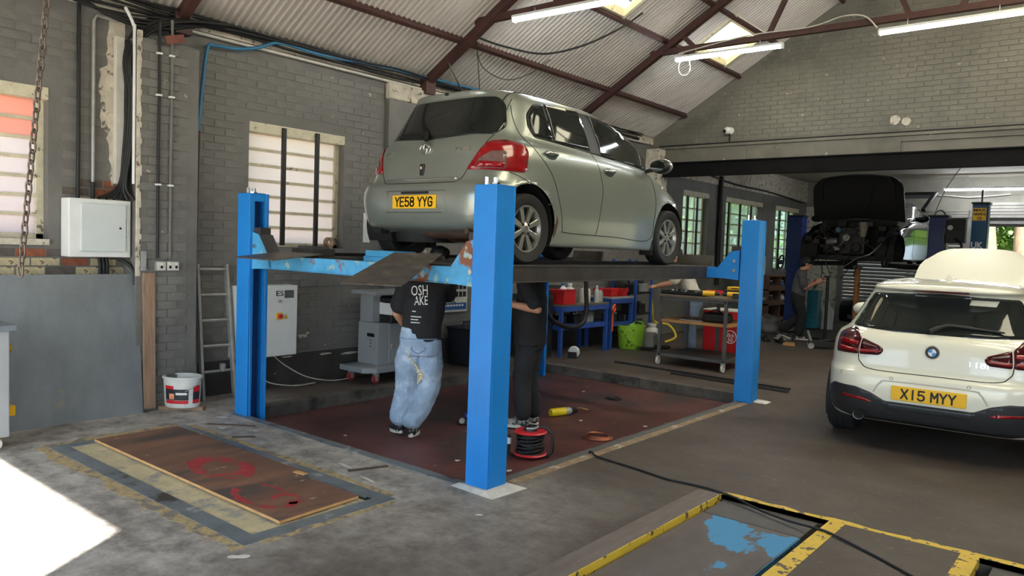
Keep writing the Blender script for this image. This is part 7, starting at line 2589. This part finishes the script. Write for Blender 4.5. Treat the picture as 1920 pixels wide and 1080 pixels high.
# --- man in black, standing in profile between the lift posts
J2 = dict(hip=(0, 0.0, 0.88), chest=(0, 0.0, 1.19), neck=(0, 0.03, 1.42), head=(0, 0.09, 1.545), look=(0, 1, -0.25),
          sh_l=(-0.19, 0.02, 1.35), el_l=(-0.255, -0.13, 1.13), wr_l=(-0.27, 0.13, 1.165), hd_l=(0.1, 1, 0.0), pn_l=(0.6, 0, -0.8),
          sh_r=(0.19, 0.02, 1.35), el_r=(0.24, -0.02, 1.10), wr_r=(0.14, 0.22, 1.15), hd_r=(-0.15, 1, 0.05), pn_r=(-0.6, 0, -0.8),
          kn_l=(-0.09, 0.04, 0.48), an_l=(-0.10, 0.02, 0.085), kn_r=(0.09, 0.02, 0.48), an_r=(0.10, -0.03, 0.08), toe_l=(-0.1, 1, 0), toe_r=(0.12, 1, 0), build=(1.02, 0, 0), hem=(-0.10, 0, 0))
person('man in black T-shirt and black trousers standing behind the front lift post', (-4.36, 5.60, RZ), R(112), J2, m_blackcotton, m_blacktrouser, m_shoegrey, bag=1.05)

# --- man in cream T-shirt leaning over the tool trolley
J3 = dict(hip=(0, -0.03, 0.88), chest=(0.02, 0.10, 1.17), neck=(0.03, 0.20, 1.38), head=(0.03, 0.27, 1.50), look=(0.1, 0.9, -0.5),
          sh_l=(-0.17, 0.15, 1.31), el_l=(-0.22, 0.32, 1.10), wr_l=(-0.12, 0.54, 1.04), hd_l=(0.1, 1, -0.1), pn_l=(0, 0, -1),
          sh_r=(0.20, 0.15, 1.31), el_r=(0.25, 0.32, 1.10), wr_r=(0.14, 0.54, 1.04), hd_r=(-0.1, 1, -0.1), pn_r=(0, 0, -1),
          kn_l=(-0.10, 0.02, 0.47), an_l=(-0.12, 0.0, 0.08), kn_r=(0.11, 0.02, 0.47), an_r=(0.14, -0.02, 0.08), build=(1.0, 0, 0), hem=(-0.02, 0, 0))
person('man in cream T-shirt and blue jeans leaning behind the tool trolley', (-5.28, 10.78, 0), R(118), J3, m_creamtee, m_denim2, m_shoeblk, bag=1.12)

# --- youth in charcoal T-shirt working below the stripped car
J4 = dict(hip=(0, 0.0, 0.83), chest=(0, 0.02, 1.12), neck=(0, 0.06, 1.33), head=(0, 0.135, 1.43), look=(0, 1, -0.5),
          sh_l=(-0.17, 0.04, 1.25), el_l=(-0.20, 0.12, 1.00), wr_l=(-0.08, 0.33, 1.12), hd_l=(0.3, 0.8, 0.5), pn_l=(0.7, 0, -0.5),
          sh_r=(0.17, 0.04, 1.25), el_r=(0.21, 0.10, 0.99), wr_r=(0.09, 0.30, 1.09), hd_r=(-0.2, 0.8, 0.6), pn_r=(-0.7, 0, -0.5),
          kn_l=(-0.08, 0.03, 0.45), an_l=(-0.10, -0.24, 0.12), kn_r=(0.09, 0.08, 0.45), an_r=(0.09, 0.04, 0.08), toe_l=(0, 1, -0.35), toe_r=(0.05, 1, 0), build=(0.90, 0, 0), hem=(-0.05, 0, 0))
person('youth in charcoal T-shirt and black trousers looking down at a red tool', (-4.98, 14.58, 0), R(-68), J4, m_greytee, m_blacktrouser, m_shoeblk, bag=1.08, hair_len=0.02)
dr_ = thing('power_tool', 'small red power tool held by the youth', 'power tool', (-4.68, 14.66, 1.08), R(-68))
MB().tube([(0, -0.04, 0.03), (0, 0.12, 0.05)], [0.032, 0.026], 12).build('motor_housing', M('tool_red', (186, 36, 36), 0.4, var=0.1), dr_, bev=0.006)
MB().bar((0, 0.0, 0.03), (0, -0.02, -0.10), 0.034, 0.044).build('grip', m_plastic, dr_, bev=0.008)
MB().cyl((0, 0.12, 0.05), (0, 0.17, 0.055), 0.014, 10).build('chuck', m_galv, dr_, smooth=40)
# ================================================================== WORKBENCHES AND CLUTTER BEHIND THE LIFT
m_benchblue = M('bench_blue_paint', (38, 74, 150), 0.45, var=0.15, vs=6)
m_benchtop = M('oily_bench_top', (104, 92, 80), 0.7, var=0.25, vs=5, bump=0.2, bs=30)
m_redbox = M('red_enamel', (186, 28, 34), 0.4, var=0.08, vs=6)
m_green = M('lime_green_rubber', (150, 200, 56), 0.55, var=0.15, vs=6, bump=0.3, bs=30, spots=((86, 110, 40), 7, 0.60, 0.05))
m_concrete = M('grey_block', (126, 124, 120), 0.85, var=0.2, vs=8, bump=0.3, bs=30)


def bench(label, loc, w, d, h, mid, mats, name='workbench', shelf2=None):
    """w along Y, d along X; loc = centre of footprint"""
    root = thing(name, label, 'bench', loc)
    MB().box(-d / 2, d / 2, -w / 2, w / 2, h - 0.03, h).build('bench_top', mats[1], root, bev=0.004)
    MB().box(-d / 2 + 0.01, d / 2 + 0.002, -w / 2, w / 2, h - 0.10, h - 0.03).build('apron_rail', mats[0], root)
    MB().box(-d / 2, d / 2 - 0.02, -w / 2, w / 2, mid - 0.06, mid).build('lower_shelf', mats[0], root)
    for sx in (-1, 1):
        for sy in (-1, 1):
            MB().box(sx * (d / 2 - 0.03) - 0.025, sx * (d / 2 - 0.03) + 0.025, sy * (w / 2 - 0.03) - 0.025, sy * (w / 2 - 0.03) + 0.025, 0, h - 0.03).build('leg', mats[0], root)
    return root


bench('blue steel workbench under the rear of the lift runway', (-6.62, 9.48, 0), 1.25, 0.55, 0.76, 0.45, (m_benchblue, m_benchtop))
bench('narrow blue bench with grey top beside the tall blue rack', (-6.62, 10.56, 0), 0.68, 0.50, 0.83, 0.42, (m_benchblue, m_galv))
rk = thing('shelf_rack', 'tall blue slotted-angle shelf rack against the left wall', 'shelving', (-6.65, 11.30, 0))
for sx in (-1, 1):
    for sy in (-1, 1):
        MB().box(sx * 0.22 - 0.02, sx * 0.22 + 0.02, sy * 0.26 - 0.02, sy * 0.26 + 0.02, 0, 1.42).build('upright', m_benchblue, rk)
for z in (0.15, 0.5, 0.85, 1.2):
    MB().box(-0.22, 0.22, -0.26, 0.26, z, z + 0.03).build('shelf', m_bayblack, rk)


def bottle(label, loc, r_, h, mat, capm, neck=0.35, cat='bottle'):
    root = thing('plastic_bottle', label, cat, loc)
    MB().lathe([(0, 0), (r_ * 0.95, 0), (r_, 0.01), (r_, h * 0.62), (r_ * 0.85, h * 0.74), (r_ * neck, h * 0.82), (r_ * neck, h * 0.9), (0, h * 0.9)], (0, 0, 0), 16, 'Z').build('bottle_body', mat, root, smooth=50)
    MB().lathe([(0, h * 0.88), (r_ * neck * 1.25, h * 0.88), (r_ * neck * 1.2, h), (0, h)], (0, 0, 0), 12, 'Z').build('cap', capm, root, smooth=40)
    return root


bottle('white jug with blue cap on the blue workbench', (-6.55, 9.15, 0.76), 0.075, 0.30, m_white, m_boardblue)
bottle('white jug with white cap behind the black hose on the workbench', (-6.62, 9.42, 0.76), 0.08, 0.29, m_whitedirty, m_white)
bottle('pale container with dark label at the middle of the workbench', (-6.50, 9.66, 0.76), 0.085, 0.28, m_whitedirty, m_white)
bottle('clear spray bottle with pale trigger on the workbench', (-6.42, 9.86, 0.76), 0.04, 0.26, M('cloudy_plastic', (170, 178, 176), 0.3, var=0.1), m_whitedirty)
bottle('grey tub with red cap at the right end of the workbench', (-6.46, 10.0, 0.76), 0.06, 0.21, m_galv, m_redbox, 0.7)
cab_ = thing('red_cabinet', 'small red metal cabinet standing on the blue workbench', 'cabinet', (-6.46, 9.02, 0.762))
MB().box(-0.12, 0.12, -0.13, 0.17, 0, 0.20).build('case', m_redbox, cab_, bev=0.006)
MB().box(-0.13, 0.13, -0.20, 0.17, 0.20, 0.215).build('lid', m_redbox, cab_, bev=0.003)
mon = thing('black_tester', 'black boxy test unit on the workbench beside the red cabinet', 'test unit', (-6.68, 9.12, 0.762), R(20))
MB().box(-0.10, 0.10, -0.13, 0.13, 0, 0.26).build('unit_case', m_plastic, mon, bev=0.01)
MB().box(0.10, 0.105, -0.1, 0.1, 0.08, 0.22).build('unit_screen', m_glass, mon)
for k, (y, z, lb) in enumerate(((10.38, 0.83, 'red plastic tray on the narrow blue bench'), (10.66, 0.83, 'red parts bin stacked with rags on the narrow blue bench'))):
    t = thing('parts_tray', lb, 'tray', (-6.58, y, z))
    MB().hexa([(-0.15, -0.11, 0), (0.15, -0.11, 0), (0.15, 0.11, 0), (-0.15, 0.11, 0), (-0.18, -0.13, 0.12), (0.18, -0.13, 0.12), (0.18, 0.13, 0.12), (-0.18, 0.13, 0.12)]).build('tray', m_redbox, t, bev=0.006)
    MB().bar((0.19, -0.10, 0.03), (0.19, 0.06, 0.14), 0.01, 0.025).build('tray_rib', m_redbox, t)
tl = MB().box(-0.16, 0.16, -0.36, 0.10, 0, 0.04).build('red_tool_tray', m_redbox, None, bev=0.006)
tl.location = (-6.60, 11.20, 1.232)
tag(tl, 'flat red tray on top of the tall blue rack', 'tray')
# clutter on rack shelves and lower shelves
rnd = random.Random(33)
CL = [m_bayblack, m_engine, m_plastic, m_galv, m_rustflat, m_darklab]
WORD = ['dark', 'oily', 'black', 'grey', 'rusty', 'navy']
spots_ = [(-6.6, 11.15, 0.53), (-6.6, 11.42, 0.53), (-6.6, 11.2, 0.88), (-6.6, 11.45, 0.88), (-6.6, 11.3, 0.18), (-6.55, 10.45, 0.42), (-6.55, 10.70, 0.42), (-6.6, 9.1, 0.45), (-6.6, 9.5, 0.45), (-6.6, 9.85, 0.45)]
NM = ['lower left of the rack', 'lower right of the rack', 'upper left of the rack', 'upper right of the rack', 'bottom of the rack', 'under the narrow bench at left', 'under the narrow bench at right', 'left end of the workbench shelf', 'middle of the workbench shelf', 'right end of the workbench shelf']
for k, (x, y, z) in enumerate(spots_):
    i = k % 6
    t = thing('parts_carton', '%s box of loose car parts, %s' % (WORD[i], NM[k]), 'box', (x, y, z + 0.001))
    w, h = rnd.uniform(0.08, 0.11), rnd.uniform(0.10, 0.17)
    MB().box(-w, w, -w, w, 0, h).build('carton', CL[i], t, bev=0.006)
    for j in range(3):
        a = rnd.uniform(0, PI)
        MB().cyl((-w * 0.7 * math.cos(a), -w * 0.7 * math.sin(a), h + 0.015), (w * 0.7 * math.cos(a), w * 0.7 * math.sin(a), h + 0.02), rnd.uniform(0.012, 0.025), 10).build('loose_part', CL[(i + j + 1) % 6], t, smooth=40)
tubg = thing('flexible_tub', 'lime green rubber tub on the floor by the blue benches', 'tub', (-6.26, 10.66, 0))
MB().lathe([(0, 0), (0.17, 0), (0.185, 0.015), (0.225, 0.36), (0.235, 0.365), (0.235, 0.38), (0.22, 0.38), (0.175, 0.02), (0, 0.015)], (0, 0, 0), 32, 'Z').build('tub', m_green, tubg, smooth=50)
for s in (-1, 1):
    MB().tube(smooth_path([(s * 0.10, 0.215, 0.375), (s * 0.05, 0.235, 0.42), (-s * 0.05, 0.235, 0.42)], 3), 0.012, 6).build('tub_handle', m_green, tubg, smooth=60)
og = thing('ratchet_strap', 'orange strap hanging from the narrow blue bench', 'strap', (-6.34, 10.22, 0.30))
MB().bar((0, 0, 0), (-0.01, 0.02, 0.36), 0.006, 0.035, (0, 1, 0)).build('webbing', M('orange_webbing', (226, 84, 44), 0.7, var=0.1), og)
MB().tube(smooth_path([(0, 0, 0.30), (0.03, -0.06, 0.36), (0.02, 0.02, 0.42), (0.0, 0.06, 0.36), (0.01, 0.03, 0.30)], 5), 0.014, 6).build('strap_knot', MATS['orange_webbing'], og, smooth=60)
for k, (x, y, s, h, mt, lb) in enumerate(((-6.16, 11.06, 0.13, 0.22, m_concrete, 'grey concrete block on the floor beside the lime green tub'), (-6.3, 11.42, 0.12, 0.36, m_whitedirty, 'grubby cream plastic drum behind the grey block'))):
    if k == 0:
        t = thing('concrete_block', lb, 'block', (x, y, 0), R(12))
        MB().box(-s, s, -s, s, 0, h).build('block', mt, t, bev=0.01)
        MB().box(-s * 0.8, s * 0.8, -s * 0.8, s * 0.8, h, h + 0.02).build('block_top', m_concrete, t, bev=0.005)
    else:
        bottle(lb, (x, y, 0), s, h, mt, m_whitedirty, 0.5, 'drum')
cable('yellow_hose', 'tangled yellow hose on the floor by the left wall', [(-6.2, 11.7, 0.03), (-6.1, 11.9, 0.12), (-6.3, 12.0, 0.3), (-6.5, 11.85, 0.35), (-6.5, 11.75, 0.6), (-6.6, 11.8, 1.05)], 0.022, M('hose_yellow', (206, 176, 60), 0.5, var=0.1), 'hose')
cable('exhaust_hose', 'thick black hose looping down below the lift runway', [(-6.0, 8.92, 1.30), (-6.0, 8.94, 1.0), (-6.0, 8.97, 0.72), (-6.0, 8.88, 0.53), (-6.0, 8.62, 0.485), (-6.0, 8.35, 0.54), (-6.0, 8.1, 0.66), (-6.05, 7.98, 0.9)], 0.034, m_rubber, 'hose')
wk = thing('work_light', 'small black and white floor work light at the bench foot', 'light', (-6.22, 9.02, 0), R(20))
MB().lathe([(0, -0.03), (0.07, -0.03), (0.085, -0.01), (0.085, 0.01), (0.07, 0.03), (0, 0.03)], (0, 0, 0.09), 20, 'Y').build('lamp_head', m_white, wk, smooth=40)
MB().box(-0.08, 0.05, -0.05, 0.03, 0, 0.09).build('lamp_stand', m_plastic, wk, bev=0.01)
dc = thing('floor_cabinet', 'dark grey floor cabinet left of the blue workbench', 'cabinet', (-6.66, 8.62, 0))
MB().box(-0.25, 0.2, -0.20, 0.18, 0, 0.9).build('carcass', m_runway, dc, bev=0.006)
MB().box(0.2, 0.212, -0.18, 0.16, 0.05, 0.85).build('door', m_plastic, dc, bev=0.003)
# wheeled tool trolley
m_tframe = M('trolley_steel_grey', (98, 98, 100), 0.5, 0.4, var=0.15, vs=8)
tt = thing('tool_trolley', 'wheeled steel tool trolley with wooden shelves before the man in cream', 'trolley', (-4.62, 9.97, 0))
for (x, y) in ((-0.53, -0.41), (0.43, -0.41), (-0.53, 0.42), (0.43, 0.42), (-0.05, 0.42)):
    MB().box(x - 0.02, x + 0.02, y - 0.02, y + 0.02, 0.12, 0.94).build('leg', m_tframe, tt)
for (z, nm) in ((0.14, 'bottom_rail'), (0.93, 'top_rail')):
    for (a, b) in (((-0.53, -0.41), (0.43, -0.41)), ((-0.53, 0.42), (0.43, 0.42)), ((-0.53, -0.41), (-0.53, 0.42)), ((0.43, -0.41), (0.43, 0.42))):
        MB().bar((a[0], a[1], z), (b[0], b[1], z), 0.04, 0.04).build(nm, m_tframe, tt)
MB().box(-0.56, 0.62, -0.44, 0.45, 0.95, 0.985).build('top_board', m_benchtop, tt, bev=0.004)
MB().box(-0.56, 0.48, -0.42, 0.42, 0.60, 0.635).build('middle_shelf', M('pale_wood_shelf', (176, 128, 82), 0.7, var=0.2, vs=6, stretch=(1, 6, 6)), tt, bev=0.003)
MB().box(-0.5, 0.4, -0.38, 0.39, 0.16, 0.17).build('bottom_tray', m_runway, tt)
for (x, y) in ((-0.53, -0.41), (0.43, -0.41), (-0.53, 0.42), (0.43, 0.42)):
    c_ = MB().lathe([(0, -0.015), (0.048, -0.015), (0.052, 0), (0.048, 0.015), (0, 0.015)], (0, 0, 0), 18, 'X').build('castor', m_whitedirty, tt, smooth=40)
    c_.location = (x, y - 0.02, 0.052)
    MB().box(-0.024, 0.024, -0.02, 0.03, 0.02, 0.07).build('castor_fork', m_galv, c_)
tr_ = thing('socket_tray', 'black tray full of loose sockets on the tool trolley', 'tray', (-4.86, 9.86, 0.986))
MB().box(-0.32, 0.30, -0.26, 0.26, 0, 0.012).build('tray_floor', m_plastic, tr_)
for (a, b, c, d) in ((-0.32, 0.30, -0.26, -0.245), (-0.32, 0.30, 0.245, 0.26), (-0.32, -0.305, -0.245, 0.245), (0.285, 0.30, -0.245, 0.245)):
    MB().box(a, b, c, d, 0.0, 0.05).build('tray_edge', m_plastic, tr_)
for k in range(34):
    x, y, h = rnd.uniform(-0.28, 0.26), rnd.uniform(-0.22, 0.22), rnd.uniform(0.025, 0.06)
    MB().cyl((x, y, 0.012), (x, y, 0.012 + h), rnd.uniform(0.009, 0.018), 8).build('socket', rnd.choice([m_galv, m_chrome, m_engine]), tr_, smooth=40)
for k, (x, y, a, lb) in enumerate(((-4.47, 9.66, 20, 'yellow and black cordless drill on the trolley, left of two'), (-4.20, 9.74, 200, 'yellow and black cordless drill on the trolley, right of two'))):
    t = thing('cordless_drill', lb, 'drill', (x, y, 0.987), R(a))
    MB().cyl((-0.10, 0, 0.045), (0.06, 0, 0.045), 0.036, 12).build('motor', M('drill_yellow', (226, 176, 34), 0.45, var=0.08), t, smooth=40)
    MB().cyl((0.06, 0, 0.045), (0.12, 0, 0.045), 0.022, 10).build('chuck', m_plastic, t, smooth=40)
    MB().bar((-0.05, 0.02, 0.04), (-0.08, 0.15, 0.03), 0.045, 0.045).build('grip', m_plastic, t, bev=0.008)
    MB().box(-0.14, -0.02, 0.13, 0.21, 0.0, 0.07).build('battery', m_plastic, t, bev=0.008)
for k, (z, mt, w, lb) in enumerate(((0.986, m_plastic, 0.17, 'black power tool case on the trolley, bottom of the stack'), (1.07, MATS['drill_yellow'], 0.12, 'yellow tool box on the stack on the trolley'), (1.07, m_redbox, 0.05, 'small red tool on the stack beside the yellow box'))):
    t = thing('tool_case', lb, 'tool case', (-4.30 + 0.17 * (k == 2), 10.18, z))
    MB().box(-w, w, -0.11, 0.11, 0, 0.08 if k == 0 else 0.05).build('case', mt, t, bev=0.01)
    MB().tube([(-0.04, -0.11, 0.03), (-0.04, -0.13, 0.03), (0.04, -0.13, 0.03), (0.04, -0.11, 0.03)], 0.007, 6).build('carry_handle', m_plastic, t)
fo = MB().hexa([(-0.14, -0.1, 0), (0.14, -0.1, 0.0), (0.14, 0.1, 0.05), (-0.14, 0.1, 0.05), (-0.14, -0.1, 0.008), (0.14, -0.1, 0.008), (0.14, 0.1, 0.06), (-0.14, 0.1, 0.06)]).build('red_folder', m_redbox, None)
fo.location = (-4.70, 10.24, 0.987)
tag(fo, 'red plastic folder propped on the tool trolley', 'folder')
bg_ = thing('tool_bag', 'black tool bag on the wooden shelf of the trolley', 'bag', (-4.40, 9.80, 0.636))
MB().box(-0.19, 0.17, -0.12, 0.12, 0, 0.13).build('bag_body', m_plastic, bg_, bev=0.04, bseg=3)
MB().tube(smooth_path([(-0.1, -0.1, 0.13), (0, -0.1, 0.18), (0.1, -0.1, 0.13)], 4), 0.01, 6).build('bag_handle', m_plastic, bg_, smooth=60)
ss = thing('socket_rail', 'rail of sockets lying on the wooden shelf of the trolley', 'sockets', (-4.75, 9.70, 0.636))
MB().box(-0.16, 0.16, -0.025, 0.025, 0, 0.012).build('rail', m_galv, ss)
for k in range(9):
    MB().cyl((-0.14 + 0.035 * k, 0, 0.012), (-0.14 + 0.035 * k, 0, 0.045), 0.012, 8).build('socket', m_engine, ss, smooth=40)
# red waste drum cabinet with round white mark
rd_ = thing('oil_cabinet', 'red steel oil cabinet with a round white mark behind the trolley', 'cabinet', (-4.88, 11.22, 0))
MB().box(-0.30, 0.34, -0.22, 0.22, 0, 0.70).build('carcass', m_redbox, rd_, bev=0.008)
MB().box(-0.06, 0.33, -0.232, -0.22, 0.04, 0.64).build('door', m_redbox, rd_, bev=0.004)
MB().box(-0.31, 0.35, -0.23, 0.23, 0.70, 0.72).build('top_tray', m_whitedirty, rd_, bev=0.003)
MB().tube([(0.15 + 0.095 * math.cos(t), -0.2335, 0.32 + 0.095 * math.sin(t)) for t in [2 * PI * k / 28 for k in range(28)]], 0.006, 5, True).build('round_mark', m_whiteletter, rd_, smooth=60)
lettering('Slick', 0.085, m_whiteletter, rd_, (0.15, -0.2345, 0.345), (1, 0, 0), (0, 0, 1), 'mark_lettering', width=0.14, bold=0.001)
lettering('50', 0.085, m_whiteletter, rd_, (0.155, -0.2345, 0.275), (1, 0, 0), (0, 0, 1), 'mark_lettering', width=0.08, bold=0.001)

# ================================================================== REAR BAY CLUTTER
m_brownply = M('brown_shelf_board', (116, 84, 68), 0.75, var=0.15, vs=6)
pg = thing('pigeonhole_shelf', 'brown wooden pigeonhole shelf below the far window', 'shelving', (-6.70, 17.85, 0.06))
for z in (0, 0.36, 0.70, 1.02):
    MB().box(-0.25, 0.2, -0.72, 0.72, z, z + 0.035).build('board', m_brownply, pg)
for y in (-0.72, 0.0, 0.69):
    MB().box(-0.25, 0.19, y, y + 0.03, 0.035, 1.02).build('divider', m_brownply, pg)
for z in (0.36, 0.70):
    MB().box(0.19, 0.205, -0.72, 0.72, z, z + 0.12).build('front_lip', m_brownply, pg)
MB().box(-0.25, -0.235, -0.7, 0.7, 0.0, 1.02).build('back_panel', m_bayblack, pg)
for k, (y, z, mt, lb) in enumerate(((0.3, 0.735, m_boardblue, 'blue tin in the top right pigeonhole'), (0.35, 0.395, m_whitedirty, 'white tin in the middle right pigeonhole'), (-0.35, 0.395, m_darklab, 'dark tin in the middle left pigeonhole'), (-0.4, 0.735, m_engine, 'oily tin in the top left pigeonhole'))):
    bottle(lb, (-6.62, 17.85 + y, 0.06 + z), 0.08, 0.2, mt, m_galv, 0.6, 'tin')
wsx = thing('steering_wheel', 'black steering wheel resting on the far window sill', 'steering wheel', (-6.86, 18.75, 1.42), 0)
MB().tube([(0.02 * math.sin(t), 0.17 * math.cos(t), 0.16 * math.sin(t)) for t in [2 * PI * k / 28 for k in range(28)]], 0.022, 8, True).build('rim', m_plastic, wsx, smooth=180)
MB().box(-0.02, 0.02, -0.16, 0.16, -0.02, 0.03).build('spoke', m_plastic, wsx, bev=0.006)
MB().box(-0.03, 0.03, -0.05, 0.05, -0.06, 0.05).build('hub', m_plastic, wsx, bev=0.01)
wp_ = MB().box(-0.01, 0.01, -0.3, 0.3, 0, 0.42).build('white_panel', m_whitedirty, None)
wp_.location = (-6.85, 17.4, 1.12)
tag(wp_, 'plain white panel leaning above the pigeonhole shelf', 'panel')
dst = thing('dust_sheet', 'crumpled grey dust sheet heaped on the floor before the pigeonholes', 'sheet', (-5.85, 15.75, 0))
dd = MB()
rnd = random.Random(12)
for k in range(16):
    dd.ell((rnd.uniform(-0.35, 0.3), rnd.uniform(-0.55, 0.5), rnd.uniform(0.05, 0.2)), rnd.uniform(0.12, 0.25), rnd.uniform(0.12, 0.3), rnd.uniform(0.08, 0.2), 10, 7)
dd.v = [(x, y, max(0.0, z)) for x, y, z in dd.v]
soft(dd.build('folded_cloth', M('grey_dust_sheet', (104, 100, 98), 0.85, var=0.15, vs=4), dst, smooth=180, fix=False), 0.03, 3, 0.05)
jk = thing('trolley_jack', 'low black trolley jack on the floor behind the white hatchback', 'jack', (-4.13, 13.55, 0), R(20))
MB().box(-0.26, 0.26, -0.14, -0.10, 0.03, 0.13).build('side_plate', m_black, jk, bev=0.01)
MB().box(-0.26, 0.26, 0.10, 0.14, 0.03, 0.13).build('side_plate', m_black, jk, bev=0.01)
MB().bar((-0.2, 0, 0.08), (0.12, 0, 0.17), 0.10, 0.05).build('lift_arm', m_engine, jk, bev=0.01)
MB().cyl((0.14, 0, 0.16), (0.14, 0, 0.20), 0.05, 14).build('saddle', m_engine, jk, smooth=40)
MB().tube([(-0.22, 0, 0.12), (-0.28, 0, 0.3)], 0.02, 8).build('handle_socket', m_galv, jk, smooth=40)
for (x, y) in ((-0.22, -0.17), (-0.22, 0.17), (0.22, -0.17), (0.22, 0.17)):
    MB().lathe([(0, -0.02), (0.05, -0.02), (0.055, 0), (0.05, 0.02), (0, 0.02)], (x, y, 0.055), 14, 'Y').build('wheel', m_galv, jk, smooth=40)
sp_ = thing('transmission_stand', 'thin black upright stand beside the youth', 'stand', (-4.50, 14.75, 0))
MB().cyl((0, 0, 0.02), (0, 0, 1.2), 0.03, 12).build('column', m_black, sp_, smooth=40)
for k in range(3):
    a = k * 2 * PI / 3 + 0.4
    MB().bar((0, 0, 0.03), (0.32 * math.cos(a), 0.32 * math.sin(a), 0.02), 0.05, 0.04).build('foot', m_black, sp_)
MB().box(-0.06, 0.06, -0.06, 0.06, 1.2, 1.23).build('head_plate', m_black, sp_)
rs = thing('axle_stand', 'tall rusty orange prop under the front of the stripped car', 'stand', (-4.12, 15.25, 0))
MB().cyl((0, 0, 0.02), (0, 0, 1.38), 0.052, 14).build('tube', M('orange_rusty_tube', (150, 96, 50), 0.7, 0.2, var=0.3, vs=7, bump=0.2, bs=30, spots=((70, 56, 50), 8, 0.58, 0.04)), rs, smooth=40)
MB().box(-0.18, 0.18, -0.18, 0.18, 0, 0.02).build('base_plate', m_rustflat, rs)
MB().box(-0.07, 0.07, -0.05, 0.05, 1.38, 1.44).build('saddle', m_rustflat, rs)
bp_ = thing('front_bumper', 'removed dark front bumper with number plate against the shutter', 'bumper', (-5.0, 19.3, 0))
bb = MB()
prof = [(-0.72, 0.42), (-0.55, 0.06), (0, -0.06), (0.55, 0.06), (0.72, 0.42)]
pp = smooth_path([(x, y, 0) for x, y in prof], 6)
vs, fs = [], []
zs = [(0.03, 0.06), (0.12, 0.0), (0.30, -0.02), (0.42, 0.02), (0.50, 0.10)]
for (z, o_) in zs:
    for p in pp:
        vs.append((p.x, p.y + o_, z + 0.06 * (1 - (p.x / 0.72) ** 2) * (z > 0.4)))
n_ = len(pp)
for j in range(len(zs) - 1):
    for i in range(n_ - 1):
        fs.append((j * n_ + i, j * n_ + i + 1, (j + 1) * n_ + i + 1, (j + 1) * n_ + i))
so_ = bb.add(vs, fs).build('bumper_shell', m_dkcar, bp_, smooth=60)
mo = so_.modifiers.new('thickness', 'SOLIDIFY')
mo.thickness = 0.012
npw = MB().box(-0.26, 0.26, -0.105, -0.095, 0.26, 0.37).build('number_plate', m_whiteletter, bp_, bev=0.003)
plate_text('YD6       ', npw, -0.1065, 0.315)
for k in range(4):
    MB().box(-0.36, 0.36, -0.10, -0.09, 0.13 + 0.025 * k, 0.14 + 0.025 * k).build('grille_bar', m_galv, bp_)
MB().tube([(0.05 + 0.05 * math.cos(t), -0.09, 0.46 + 0.025 * math.sin(t)) for t in [2 * PI * k / 20 for k in range(20)]], 0.006, 6, True).build('badge_ring', m_chromec, bp_)
bottle('tall white canister on the floor behind the youth', (-5.25, 17.3, 0), 0.13, 0.62, m_white, m_whitedirty, 0.4, 'canister')
tm = thing('drain_unit', 'teal upright oil drain unit behind the youth', 'machine', (-5.45, 17.0, 0))
m_teal = M('teal_enamel', (34, 112, 132), 0.45, var=0.12)
MB().box(-0.12, 0.12, -0.12, 0.12, 0.02, 0.85).build('tank', m_teal, tm, bev=0.02)
MB().cyl((0, 0, 0.85), (0, 0, 1.1), 0.03, 10).build('riser', m_galv, tm, smooth=40)
rnd = random.Random(77)
for k, (x, y, sc2, mt, lb) in enumerate(((-5.25, 13.75, 0.12, m_engine, 'oily metal casting on the floor, left of the cardboard'), (-5.08, 14.05, 0.11, m_galv, 'grey metal bracket on the floor near the cardboard'), (-5.42, 13.6, 0.09, m_alu, 'pale metal cover on the floor by the far lift post'), (-4.95, 13.7, 0.1, m_bayblack, 'black plastic duct on the floor beside the cardboard'))):
    t = thing('removed_part', lb, 'car part', (x, y, 0), rnd.uniform(0, 3))
    MB().box(-sc2, sc2, -sc2 * 0.5, sc2 * 0.5, 0, sc2 * 0.6).build('casting', mt, t, bev=0.02)
    MB().cyl((-sc2 * 0.3, 0, sc2 * 0.6), (-sc2 * 0.3, 0, sc2), sc2 * 0.35, 12).build('flange', mt, t, smooth=40)
    MB().tube(smooth_path([(sc2, 0, 0.03), (sc2 * 1.4, 0.05, 0.06), (sc2 * 1.8, -0.03, 0.015)], 4), 0.012, 6).build('stub_pipe', mt, t, smooth=60)
cdb = MB().hexa([(-0.1, -0.16, 0), (0.1, -0.16, 0), (0.1, 0.16, 0), (-0.1, 0.16, 0), (-0.1, -0.16, 0.006), (0.1, -0.16, 0.006), (0.1, 0.16, 0.03), (-0.1, 0.16, 0.03)]).build('cardboard_piece', M('brown_cardboard', (188, 140, 88), 0.8, var=0.1), None)
cdb.location = (-4.74, 13.55, 0.001)
cdb.rotation_euler = (0, 0, R(20))
tag(cdb, 'flat piece of brown cardboard on the dark floor', 'cardboard')
for k, (x, y, lb) in enumerate(((-6.02, 10.72, 'black jumble of straps on the floor by the trolley'), (-5.95, 11.1, 'black cloth scrap behind the jumble of straps'))):
    t = thing('floor_scrap', lb, 'scrap', (x, y, 0), k)
    for j in range(5):
        pts = [(rnd.uniform(-0.15, 0.15), rnd.uniform(-0.1, 0.1), 0.02 + 0.02 * rnd.random()) for q_ in range(4)]
        MB().tube(smooth_path(pts, 4), 0.016, 6).build('strap', m_bayblack, t, smooth=60)
